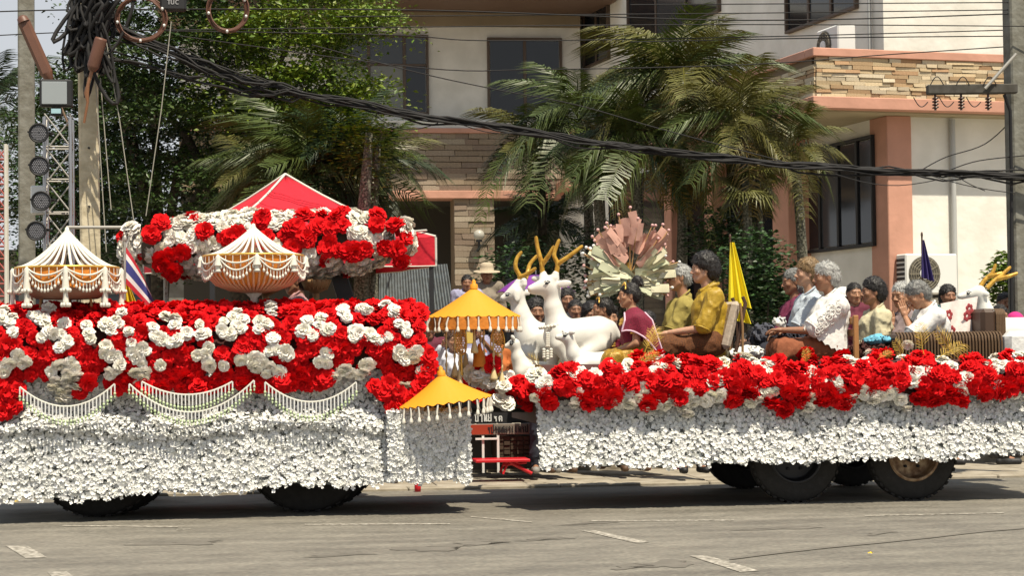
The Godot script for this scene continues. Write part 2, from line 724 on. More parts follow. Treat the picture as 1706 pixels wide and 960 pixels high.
func make_street() -> void:
	# asphalt with worn, dusty tone
	var big := road_tex()
	var m := mat("asphalt", lin(0.295, 0.28, 0.245), 0.9)
	m.albedo_texture = big
	m.roughness_texture = big
	m.normal_enabled = true
	m.normal_texture = tex_cache["grit"]
	m.normal_scale = 0.3
	var mb := MB.new()
	mb.quad(rf(-400, -0.008, -300), rf(400, -0.008, -300), rf(400, -0.008, 500), rf(-400, -0.008, 500), Vector3.UP)
	setting("ground", mb, nmat("soil", lin(0.16, 0.13, 0.09), 0.95, tex_cache["patchy"], 0.1))
	mb = MB.new()
	for k in 30:
		var s := -150.0 + k * 10.0
		mb.quad(rf(s, 0, -6), rf(s + 10, 0, -6), rf(s + 10, 0, 18.75), rf(s, 0, 18.75), Vector3.UP)
		var uvs := [Vector2(s, -6), Vector2(s + 10, -6), Vector2(s + 10, 18.75), Vector2(s, 18.75)]
		for j in 4:
			mb.uv[mb.uv.size() - 4 + j] = uvs[j] * Vector2(0.075, 0.155)
	setting("road", mb, m)
	# worn white lane dashes and line remains
	var paint := nmat("road_paint", lin(0.62, 0.58, 0.50), 0.85, noise_tex("wear", 0.05, Color(0.45, 0.44, 0.42), Color(1, 1, 1), 4, 256), 1.3)
	mb = MB.new()
	for q in [[10, 909, 48, 910, 80, 929, 44, 930], [80, 953, 112, 952, 128, 964, 92, 966], [968, 884, 992, 884, 1083, 903, 1060, 905], [1148, 926, 1176, 925, 1265, 951, 1232, 953]]:
		mb.quad(ground(q[0], q[1], 0.004), ground(q[2], q[3], 0.004), ground(q[4], q[5], 0.004), ground(q[6], q[7], 0.004), Vector3.UP)
	for q in [[105, 875, 297, 877, 1.6], [508, 873, 750, 872, 1.8], [982, 867, 1222, 866, 1.6], [1440, 859, 1672, 854, 1.2], [295, 882, 318, 881, 1.2], [784, 860, 886, 869, 1.6], [600, 849, 655, 852, 1.4]]:
		mb.quad(ground(q[0], q[1], 0.004), ground(q[2], q[3], 0.004), ground(q[2], q[3] + q[4], 0.004), ground(q[0], q[1] + q[4], 0.004), Vector3.UP)
	setting("road_markings", mb, paint)
	# tar seams and damp patches
	mb = MB.new()
	var tar := [[1215, 930, 2.5], [1290, 920, 3.0], [1380, 910, 3.0], [1470, 902, 2.5], [1560, 893, 2.2], [1640, 884, 2.0], [1720, 878, 1.8]]
	for k in tar.size() - 1:
		var p: Array = tar[k]
		var q: Array = tar[k + 1]
		mb.quad(ground(p[0], p[1], 0.005), ground(q[0], q[1], 0.005), ground(q[0], q[1] + q[2], 0.005), ground(p[0], p[1] + p[2], 0.005), Vector3.UP)
	for blob in [[300, 905, 70, 3], [560, 925, 50, 2.2], [1300, 880, 60, 2.4], [980, 872, 40, 1.8], [1105, 940, 46, 6], [720, 913, 60, 4.5], [1465, 888, 22, 2.5], [905, 898, 40, 2.5], [1050, 944, 30, 4], [800, 905, 40, 3]]:
		var P := []
		for k in 20:
			var an := TAU * k / 20
			var rr := 1.0 + 0.35 * sin(an * 3 + blob[0]) + 0.2 * sin(an * 7)
			P.append(ground(blob[0] + cos(an) * blob[2] * rr, blob[1] + sin(an) * blob[3] * rr - cos(an) * 2.5, 0.003))
		for k in range(1, 19):
			mb.tri(P[0], P[k], P[k + 1], Vector3.UP)
	setting("road_patches", mb, nmat("tar", lin(0.165, 0.15, 0.125), 0.9, tex_cache["patchy"], 1.0))
	# kerb, pavement, and the raised terrace before the building
	mb = MB.new()
	for k in 60:
		fbox(mb, Vector3.ZERO, U, V, -45.0 + k * 1.5, -43.51 + k * 1.5, -0.1, 0.03, 18.75, 18.98, 0.012)
	setting("kerb", mb, mats["pavement"])
	mb = MB.new()
	for k in 100:
		for j in 2:
			fbox(mb, Vector3.ZERO, U, V, -45.0 + k * 0.9, -44.11 + k * 0.9, -0.1, 0.03 + 0.002 * ((k * 7 + j * 3) % 3), 18.985 + j * 0.9, 19.877 + j * 0.9, 0.006)
	setting("pavement", mb, mats["pavement"])
	mb = MB.new()
	fbox(mb, Vector3.ZERO, U, V, -60, 90, -0.1, 0.42, 20.79, 29.0, 0.01)
	setting("terrace", mb, mats["pavement"])
	mb = MB.new()
	fbox(mb, Vector3.ZERO, U, V, -60, 60, -0.1, 0.45, 29.0, 70.0)
	setting("forecourt", mb, mats["pavement"])

# laid stone strips: pieces of a wall, each a part
func stones(wall: Node, org: Vector3, ua: Vector3, vb: Vector3, a0: float, a1: float, h0: float, h1: float, rows: int, len0: float, len1: float, tone: Array, count: Array) -> void:
	var rh := (h1 - h0) / rows
	for r in rows:
		var x := a0 - rnd(0, len0)
		while x < a1:
			var l := rnd(len0, len1)
			var s0 := maxf(x, a0)
			var s1 := minf(x + l, a1)
			x += l
			if s1 - s0 < 0.03:
				continue
			count[0] += 1
			if count[0] > 295:
				return
			var k := rng.randi_range(0, 5)
			var mb: Mesh = stone_mesh[k]
			var d := rnd(0.02, 0.05)
			var hh := rh * rnd(0.86, 0.97)
			var c := org + ua * ((s0 + s1) / 2) - vb * (d / 2 - 0.012)
			c.y = h0 + rh * (r + 0.5) + rnd(-0.1, 0.1) * rh * 0.1
			var bs := Basis(ua * (s1 - s0 - 0.008), Vector3.UP * hh, -vb * (d + 0.024))
			inst("stone", mb, tone[rng.randi_range(0, tone.size() - 1)], wall, Transform3D(bs, c - gpos(wall)))

var stone_mesh := []

func glazed(b: Node, org: Vector3, ua: Vector3, vb: Vector3, a0: float, a1: float, h0: float, h1: float, out_: float, cols: Array, rows: Array, panes: Array, frame: Material) -> void:
	var w := MB.new()
	var t := 0.05
	fbox(w, org, ua, vb, a0 - t, a1 + t, h1, h1 + t, out_ - 0.06, out_ + 0.08, 0.006)
	fbox(w, org, ua, vb, a0 - t, a1 + t, h0 - t, h0, out_ - 0.06, out_ + 0.08, 0.006)
	fbox(w, org, ua, vb, a0 - t, a0, h0, h1, out_ - 0.06, out_ + 0.08, 0.006)
	fbox(w, org, ua, vb, a1, a1 + t, h0, h1, out_ - 0.06, out_ + 0.08, 0.006)
	for x in cols.slice(1, -1):
		fbox(w, org, ua, vb, lerpf(a0, a1, x) - t * 0.7, lerpf(a0, a1, x) + t * 0.7, h0, h1, out_ - 0.04, out_ + 0.07, 0.004)
	for y in rows.slice(1, -1):
		fbox(w, org, ua, vb, a0, a1, lerpf(h0, h1, y) - t * 0.5, lerpf(h0, h1, y) + t * 0.5, out_ - 0.035, out_ + 0.065, 0.004)
	var win := put("window", w, frame, b)
	var k := 0
	for i in cols.size() - 1:
		for j in rows.size() - 1:
			var g := MB.new()
			fbox(g, org, ua, vb, lerpf(a0, a1, cols[i]) + 0.02, lerpf(a0, a1, cols[i + 1]) - 0.02, lerpf(h0, h1, rows[j]) + 0.02, lerpf(h0, h1, rows[j + 1]) - 0.02, out_ - 0.012, out_ + 0.004)
			put("pane", g, panes[k % panes.size()], win)
			k += 1

func make_main_building() -> void:
	for k in 6:
		var s := MB.new()
		var q := []
		for z in 2:
			for y in 2:
				for x in 2:
					q.append(Vector3(x - 0.5, y - 0.5, z - 0.5) + Vector3(rnd(-0.03, 0.03), rnd(-0.07, 0.07), rnd(-0.3, 0.1) if z == 1 else 0.0))
		for f in [[0, 1, 3, 2], [4, 5, 7, 6], [0, 1, 5, 4], [2, 3, 7, 6], [0, 2, 6, 4], [1, 3, 7, 5]]:
			var c: Vector3 = (q[f[0]] + q[f[1]] + q[f[2]] + q[f[3]]) / 4
			s.quad(q[f[0]], q[f[1]], q[f[2]], q[f[3]], c)
		stone_mesh.append(s.mesh())
	var tone := []
	var tints := [lin(0.66, 0.52, 0.33), lin(0.72, 0.60, 0.42), lin(0.60, 0.42, 0.25), lin(0.76, 0.66, 0.50), lin(0.52, 0.33, 0.19), lin(0.70, 0.57, 0.38)]
	for k in 6:
		tone.append(nmat("stone%d" % k, tints[k], 0.9, tex_cache["streaks"], 1.2, tex_cache["grit"], 0.5))
	var a := deg_to_rad(17.0)
	Ub = Vector3(cos(a), 0, -sin(a))
	Vb = Vector3(-sin(a), 0, -cos(a))
	Cb = at(1358, 131, 28.0)
	Cb.y = 0
	var O := Cb
	var B := thing("office_building", "two storey cream office building with pink bands, stone cladding and dark windows", "building", O)
	var cnt := [0]
	var h := func(px, py, b): return fpx(px, py, O, Ub, Vb, b).y
	var aa := func(px, py, b): return fpx(px, py, O, Ub, Vb, b).x
	var hs := [h.call(1358, 80, 0), h.call(1358, 94, 0), h.call(1358, 161, 0), h.call(1358, 181, 0)]
	var end := 14.0
	# balcony: floor, stone parapet between pink bands
	var mb := MB.new()
	fbox(mb, O, Ub, Vb, 0.12, end, hs[3] + 0.02, hs[2], 0.12, 9.0)
	fbox(mb, O, Ub, Vb, 0.14, end, hs[2], hs[1], 0.02, 0.16)
	fbox(mb, O, Ub, Vb, 0.02, 0.16, hs[2], hs[1], 0.16, 9.0)
	var par := put("parapet", mb, mat("mortar", lin(0.22, 0.16, 0.10), 0.95), B)
	stones(par, O, Ub, Vb, 0.0, 5.4, hs[2], hs[1], 10, 0.14, 0.46, tone, cnt)
	stones(par, O, -Vb, Ub, -4.5, 0.0, hs[2], hs[1], 10, 0.16, 0.5, tone, cnt)
	mb = MB.new()
	fbox(mb, O, Ub, Vb, -0.06, end, hs[1], hs[0], -0.06, 0.22, 0.01)
	fbox(mb, O, Ub, Vb, -0.06, 0.22, hs[1], hs[0], 0.22, 9.0, 0.01)
	fbox(mb, O, Ub, Vb, -0.08, end, hs[3], hs[2], -0.08, 0.12, 0.01)
	fbox(mb, O, Ub, Vb, -0.08, 0.12, hs[3], hs[2], 0.12, 9.0, 0.01)
	put("pink_band", mb, mats["pink_paint"], B)
	mb = MB.new()
	fbox(mb, O, Ub, Vb, 0.12, end, hs[3] - 0.02, hs[3] + 0.02, 0.12, 9.0)
	put("soffit", mb, nmat("soffit_cream", lin(0.42, 0.36, 0.24), 0.9, tex_cache["patchy"], 0.3), B)
	# upper storey behind the balcony
	var ub := 1.9
	var ua: float = aa.call(1472, 100, ub)
	mb = MB.new()
	fbox(mb, O, Ub, Vb, ua, end, hs[2], 9.5, ub, ub + 16.5)
	put("wall", mb, mats["cream_wall"], B)
	for q in [[1315, 1428, -36, 52], [1051, 1200, -40, 80]]:
		var p0 := spx(q[0], q[3], O, Ub, Vb, ua)
		var p1 := spx(q[1], q[3] - 35, O, Ub, Vb, ua)
		glazed(B, O + Ub * ua, -Vb, Ub, -p0.x, -p1.x, p0.y, p0.y + 1.9, -0.02, [0, 0.33, 0.66, 1], [0, 1], [mats["dark_glass"], mats["grey_glass"], mats["dark_glass"]], mats["brown_frame"])
	var q2 := spx(977, 112, O, Ub, Vb, ua)
	var q3 := spx(1016, 100, O, Ub, Vb, ua)
	glazed(B, O + Ub * ua, -Vb, Ub, -q2.x, -q3.x, q2.y, q2.y + 1.75, -0.02, [0, 0.5, 1], [0, 1], [mats["dark_glass"]], mats["brown_frame"])
	# ground storey: columns, lower walls, side windows
	var lb := 0.5
	var ca0: float = aa.call(1478, 300, 0.4)
	var ca1: float = aa.call(1519, 300, 0.4)
	mb = MB.new()
	fbox(mb, O, Ub, Vb, ca0, ca1, 0, hs[3] - 0.02, 0.4, 0.95, 0.012)
	put("column", mb, mats["pink_paint"], B)
	mb = MB.new()
	fbox(mb, O, Ub, Vb, ca1 + 0.003, end, 0, hs[3] - 0.02, lb, lb + 0.25)
	fbox(mb, O, Ub, Vb, ca0 + 0.02, ca0 + 0.25, 0, hs[3] - 0.02, 0.953, 16.0)
	put("wall", mb, mats["cream_wall"], B)
	var sa := ca0 + 0.02
	var w0 := spx(1345, 300, O, Ub, Vb, sa).x
	var w1 := spx(1457, 300, O, Ub, Vb, sa).x
	var wt := spx(1457, 230, O, Ub, Vb, sa).y
	var wb := spx(1457, 405, O, Ub, Vb, sa).y
	glazed(B, O + Ub * sa, -Vb, Ub, -w0, -w1, wb, wt, -0.02, [0, 0.22, 0.5, 0.78, 1], [0, 1], [mats["dark_glass"], mats["grey_glass"], mats["dark_glass"]], mats["black"])
	var c0 := spx(1285, 300, O, Ub, Vb, sa - 0.4).x
	var c1 := spx(1325, 300, O, Ub, Vb, sa - 0.4).x
	mb = MB.new()
	fbox(mb, O, Ub, Vb, sa - 0.4, sa - 0.002, 0, hs[3] - 0.02, c1 + 0.3, c0, 0.012)
	put("column", mb, mats["pink_paint"], B)
	var d0 := spx(1020, 300, O, Ub, Vb, sa).x
	glazed(B, O + Ub * sa, -Vb, Ub, -d0, -c0 - 0.1, 0.45, wt + 0.3, -0.02, [0, 0.2, 0.4, 0.6, 0.8, 1], [0, 1], [mats["dark_glass"]], mats["black"])
	for px in [1172, 1105]:
		var e0 := spx(px, 300, O, Ub, Vb, sa - 0.4).x
		mb = MB.new()
		fbox(mb, O, Ub, Vb, sa - 0.4, sa - 0.1, 0, hs[3] - 0.02, e0 - 0.35, e0, 0.012)
		put("column", mb, mats["pink_paint"], B)
	# downpipes
	mb = MB.new()
	var dp := fpx(1587, 300, O, Ub, Vb, lb - 0.06)
	mb.tube([O + Ub * dp.x + Vb * (lb - 0.06) + Vector3.UP * 0.1, O + Ub * dp.x + Vb * (lb - 0.06) + Vector3.UP * (hs[3] - 0.05)], 0.045, 8)
	put("downpipe", mb, mats["pvc"], B)
	mb = MB.new()
	dp = spx(1448, 50, O, Ub, Vb, ua - 0.06)
	mb.tube([O + Ub * (ua - 0.06) + Vb * dp.x + Vector3.UP * (hs[2]), O + Ub * (ua - 0.06) + Vb * dp.x + Vector3.UP * 9.0], 0.03, 8)
	put("downpipe", mb, mats["pvc"], B)
	# ---- rear wing, farther back to the left
	a = deg_to_rad(8.0)
	var ul := Vector3(cos(a), 0, -sin(a))
	var vl := Vector3(-sin(a), 0, -cos(a))
	var L := at(800, 200, 43.4)
	L.y = 0
	var W := thing("rear_wing", "shaded cream rear wing of the office block with brick band and stone pillar", "building", L)
	var lh := func(px, py, b): return fpx(px, py, L, ul, vl, b).y
	var la := func(px, py, b): return fpx(px, py, L, ul, vl, b).x
	var e0: float = la.call(300, 200, 0)
	var e1: float = la.call(968, 200, 0)
	var top: float = lh.call(800, 22, 0)
	var sill: float = lh.call(800, 206, 0)
	mb = MB.new()
	fbox(mb, L, ul, vl, e0, e1, sill, top + 0.3, 0, 4)
	var uw := put("wall", mb, mats["cream_wall"], W)
	mb = MB.new()
	fbox(mb, L, ul, vl, e0 - 0.5, la.call(905, 10, -2.2), top - 0.02, top + 0.16, -2.2, -2.1)
	put("fascia", mb, mats["white_paint"], W)
	mb = MB.new()
	fbox(mb, L, ul, vl, e0 - 0.5, e1 + 0.5, top + 0.0, top + 0.1, -2.1, 4)
	put("soffit", mb, mats["soffit"], W)
	mb = MB.new()
	fbox(mb, L, ul, vl, e0, e1, lh.call(800, 45, 0), top - 0.003, -0.06, -0.002)
	put("shade_band", mb, nmat("beam_brown", lin(0.34, 0.27, 0.18), 0.9, tex_cache["patchy"], 0.3), W)  # brown strip painting the shade on the wall under the eave
	var g0: float = la.call(550, 100, 0)
	var g1: float = la.call(710, 100, 0)
	glazed(W, L, ul, vl, g0, g1, lh.call(710, 188, 0), lh.call(710, 63, 0), -0.03, [0, 0.4, 0.77, 1], [0, 0.63, 1], [mats["curtain"], mats["grey_glass"], mats["curtain"], mats["grey_glass"], mats["dark_glass"], mats["grey_glass"]], mats["brown_frame"])
	g0 = la.call(815, 100, 0)
	g1 = la.call(932, 100, 0)
	glazed(W, L, ul, vl, g0, g1, lh.call(815, 193, 0), lh.call(815, 67, 0), -0.03, [0, 0.5, 1], [0, 1], [mats["dark_glass"]], mats["brown_frame"])
	mb = MB.new()
	fbox(mb, L, ul, vl, e0, e1, sill - 0.16, sill, -0.45, 4)
	put("sill_ledge", mb, mats["cream_wall"], W)
	var b0: float = lh.call(800, 210, -0.5)
	var b1: float = lh.call(800, 222, -0.5)
	var b2: float = lh.call(800, 318, -0.5)
	var b3: float = lh.call(800, 331, -0.5)
	mb = MB.new()
	fbox(mb, L, ul, vl, e0, e1, b1, sill - 0.163, -0.52, -0.1, 0.01)
	fbox(mb, L, ul, vl, la.call(600, 300, -0.5), e1 + 1.0, b3, b2, -0.56, 0.2, 0.01)
	put("pink_band", mb, mats["pink_paint"], W)
	mb = MB.new()
	fbox(mb, L, ul, vl, e0, e1, b2, b1, -0.44, 3)
	var sp := put("stone_panel", mb, mats["mortar"], W)
	cnt = [0]
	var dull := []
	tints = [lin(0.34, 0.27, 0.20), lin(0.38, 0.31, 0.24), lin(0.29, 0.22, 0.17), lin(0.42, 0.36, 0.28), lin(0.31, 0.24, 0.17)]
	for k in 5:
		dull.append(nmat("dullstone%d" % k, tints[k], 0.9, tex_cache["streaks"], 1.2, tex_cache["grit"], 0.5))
	stones(sp, L - vl * 0.45, ul, vl, la.call(560, 270, -0.45), la.call(960, 270, -0.45), b2, b1, 10, 0.3, 0.9, dull, cnt)
	# dark recess, pillar, doorways below
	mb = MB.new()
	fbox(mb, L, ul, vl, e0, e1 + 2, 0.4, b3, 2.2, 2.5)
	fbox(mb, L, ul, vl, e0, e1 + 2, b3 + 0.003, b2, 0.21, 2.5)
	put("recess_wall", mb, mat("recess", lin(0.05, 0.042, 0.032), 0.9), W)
	var p0: float = la.call(757, 400, -0.45)
	var p1: float = la.call(824, 400, -0.45)
	mb = MB.new()
	fbox(mb, L, ul, vl, p0, p1, 0.4, b3 - 0.003, -0.44, 0.3)
	var pil := put("pillar", mb, mats["mortar"], W)
	cnt = [0]
	stones(pil, L - vl * 0.45, ul, vl, p0, p1, 1.6, b3, 24, 0.3, 0.8, dull, cnt)
	glazed(W, L, ul, vl, la.call(840, 400, 2.0), la.call(930, 400, 2.0), 0.5, 3.6, 2.0, [0, 0.5, 1], [0, 1], [mats["dark_glass"]], mats["brown_frame"])
	for q in [[940, 965, 302, 1], [1003, 1062, 279, 0]]:
		mb = MB.new()
		var w: float = la.call(q[0], q[2], -1.6)
		var w2: float = la.call(q[1], q[2], -1.6)
		var hh: float = lh.call(q[0], q[2], -1.6)
		fbox(mb, L, ul, vl, w, w2, hh - 0.16, hh + 0.05, -1.7, 1.0, 0.01)
		put("pink_canopy", mb, mats["pink_paint"], W)
	mb = MB.new()
	fbox(mb, L, ul, vl, la.call(1003, 400, -1.5), la.call(1016, 400, -1.5), 0.4, lh.call(1003, 290, -1.5), -1.5, -1.1, 0.01)
	put("column", mb, mats["cream_wall"], W)
	# globe lamp on the pillar
	var lp: Vector3 = L + ul * la.call(798, 392, -0.7) - vl * 0.7
	lp.y = lh.call(798, 392, -0.7)
	var G := thing("wall_lamp", "round white globe lamp on a bracket on the stone pillar", "lamp", lp)
	mb = MB.new()
	mb.ell(Transform3D(Basis.IDENTITY, lp), Vector3.ONE * 0.125, 16)
	put("globe", mb, mat("frosted", lin(0.42, 0.41, 0.36), 0.3), G)
	mb = MB.new()
	mb.tube([lp + Vector3(0, -0.12, 0), lp + Vector3(0, -0.3, 0), lp + Vector3(0, -0.34, 0) + vl * 0.26], 0.03, 8)
	mb.tube([lp + Vector3(0, -0.11, 0), lp + Vector3(0, -0.15, 0)], 0.075, 12)
	put("bracket", mb, mats["dark_steel"], G)
	# air conditioners
	air_unit("white air conditioner outdoor unit with round grille on the sunlit lower wall", fpx(1552, 490, O, Ub, Vb, lb - 0.42), lb - 0.42, 0.86, 0.60, O, Ub, Vb)
	air_unit("pale air conditioner outdoor unit standing behind the balcony's stone parapet", fpx(1378, 106, O, Ub, Vb, 1.2), 1.2, 0.72, 0.55, O, -Vb, Ub)

func air_unit(label: String, p: Vector2, b: float, w: float, hh: float, O: Vector3, ua: Vector3, vb: Vector3) -> void:
	var base := O + Ub * p.x + Vb * b + Vector3.UP * p.y
	var t := thing("air_conditioner", label, "air conditioner", base, "air conditioner outdoor units")
	var mb := MB.new()
	fbox(mb, base, ua, vb, -w / 2, w / 2, base.y, base.y + hh, 0, 0.30, 0.02)
	put("casing", mb, mats["white_paint"], t)
	var c := base + ua * (-w * 0.14) + Vector3.UP * hh * 0.5 - vb * 0.002
	var bs := Basis(ua, -vb, -Vector3.UP)
	mb = MB.new()
	mb.lathe(Transform3D(bs, c), [Vector2(0.001, 0.004), Vector2(hh * 0.40, 0.004), Vector2(hh * 0.42, 0.012), Vector2(hh * 0.44, 0.0)], 28)
	put("fan_recess", mb, mat("fan_dark", lin(0.10, 0.09, 0.07), 0.6), t)
	mb = MB.new()
	for k in range(1, 7):
		var r := hh * 0.42 * k / 6.5
		var pts := []
		for j in 25:
			pts.append(c - vb * 0.022 + ua * cos(TAU * j / 24) * r + Vector3.UP * sin(TAU * j / 24) * r)
		mb.tube(pts, 0.004, 4, false)
	for j in 12:
		var d := ua * cos(TAU * j / 12) + Vector3.UP * sin(TAU * j / 12)
		mb.tube([c - vb * 0.022 + d * 0.06, c - vb * 0.022 + d * hh * 0.43], 0.004, 4, false)
	put("grille", mb, mat("grille", lin(0.30, 0.27, 0.2), 0.5), t)
	mb = MB.new()
	mb.lathe(Transform3D(bs, c - vb * 0.02), [Vector2(0.09, 0), Vector2(0.085, 0.014), Vector2(0.001, 0.018)], 20)
	put("hub", mb, mats["white_paint"], t)
	mb = MB.new()
	for k in 7:
		var y := base.y + hh * (0.12 + 0.115 * k)
		fbox(mb, base, ua, vb, -w / 2 - 0.006, -w / 2 - 0.001, y, y + hh * 0.07, 0.03, 0.27)
	put("side_vent", mb, mats["black"], t)
	mb = MB.new()
	for s in [-0.3, 0.3]:
		fbox(mb, base, ua, vb, w * s - 0.02, w * s + 0.02, base.y - 0.05, base.y - 0.002, 0.0, 0.42)
	put("bracket", mb, mats["dark_steel"], t)

# ---------------------------------------------------------------- trees and palms
var leaf_mesh: ArrayMesh
var frond_mesh := []
var fan_mesh: ArrayMesh

func leaf_mat(key: String, c: Color, back := 0.35) -> StandardMaterial3D:
	var m := vmat(key, 0.45)
	m.albedo_color = c
	m.backlight_enabled = true
	m.backlight = Color(back, back, back * 0.5)
	return m

func make_frond(droop: float, pairs: int, leaf: float, seed_: int, dry := 0.0) -> ArrayMesh:
	var r := RandomNumberGenerator.new()
	r.seed = seed_
	var mb := MB.new()
	var pts := []
	for k in 13:
		var x := k / 12.0
		pts.append(Vector3(x * (1.0 - 0.28 * droop * x), -droop * x * x * 0.62, 0.03 * sin(x * 5.0 + seed_)))
	var rad := []
	for k in 13:
		rad.append(0.011 * (1.0 - k / 13.5))
	mb.col = Color(0.95, 0.9, 0.5)
	mb.tube(pts, rad, 5)
	for k in pairs:
		var x := 0.16 + 0.84 * (k + 0.5) / pairs
		var f := x * 12.0
		var j := mini(int(f), 11)
		var p: Vector3 = pts[j].lerp(pts[j + 1], f - j)
		var t: Vector3 = (pts[j + 1] - pts[j]).normalized()
		for s in [-1.0, 1.0]:
			if r.randf() < 0.06 + dry * 0.3:
				continue
			var l: float = leaf * (0.55 + 0.8 * sin(PI * clampf(x * 0.85 + 0.1, 0, 1))) * r.randf_range(0.8, 1.1)
			var out := (Vector3(0, 0, s) * 0.85 + t * r.randf_range(0.5, 0.8) + Vector3.UP * r.randf_range(0.05, 0.45)).normalized()
			var w := 0.0085
			var side := t * w
			var m1 := p + out * l * 0.5
			var tip := p + out * l * 0.9 + Vector3.DOWN * l * r.randf_range(0.35, 1.05)
			var sh := r.randf_range(0.6, 1.15)
			var yel := r.randf_range(0.0, 0.25) + dry
			mb.col = Color(sh * (1.0 + yel * 0.9), sh * (1.0 + yel * 0.25), sh * (1.0 - yel * 0.4))
			mb.quad(p - side * 0.5, p + side * 0.5, m1 + side, m1 - side, Vector3.UP)
			mb.tri(m1 - side, m1 + side, tip)
	return mb.mesh()

func leaf_clumps(spots: Array, n: int, xfs: Array, cols: Array) -> void:
	for q in spots:
		var c := at(q[0], q[1], q[2])
		var w := rnd(0.19, 0.3)
		for k in n:
			var d := Vector3(rng.randfn(0, 1), rng.randfn(0, 0.3), rng.randfn(0, 1)) * w
			var p := c + d + Vector3(0, -d.length_squared() * 0.55, 0)
			var bs := Basis(Vector3.UP, rnd(0, TAU)) * Basis(Vector3.RIGHT, rng.randfn(0, 0.5)) * Basis(Vector3.BACK, rng.randfn(-0.2, 0.4))
			xfs.append(Transform3D(bs.scaled(Vector3.ONE * rnd(0.05, 0.10)), p))
			var g := rnd(0.6, 1.25)
			cols.append(Color(g * rnd(0.8, 1.2), g, g * 0.9))

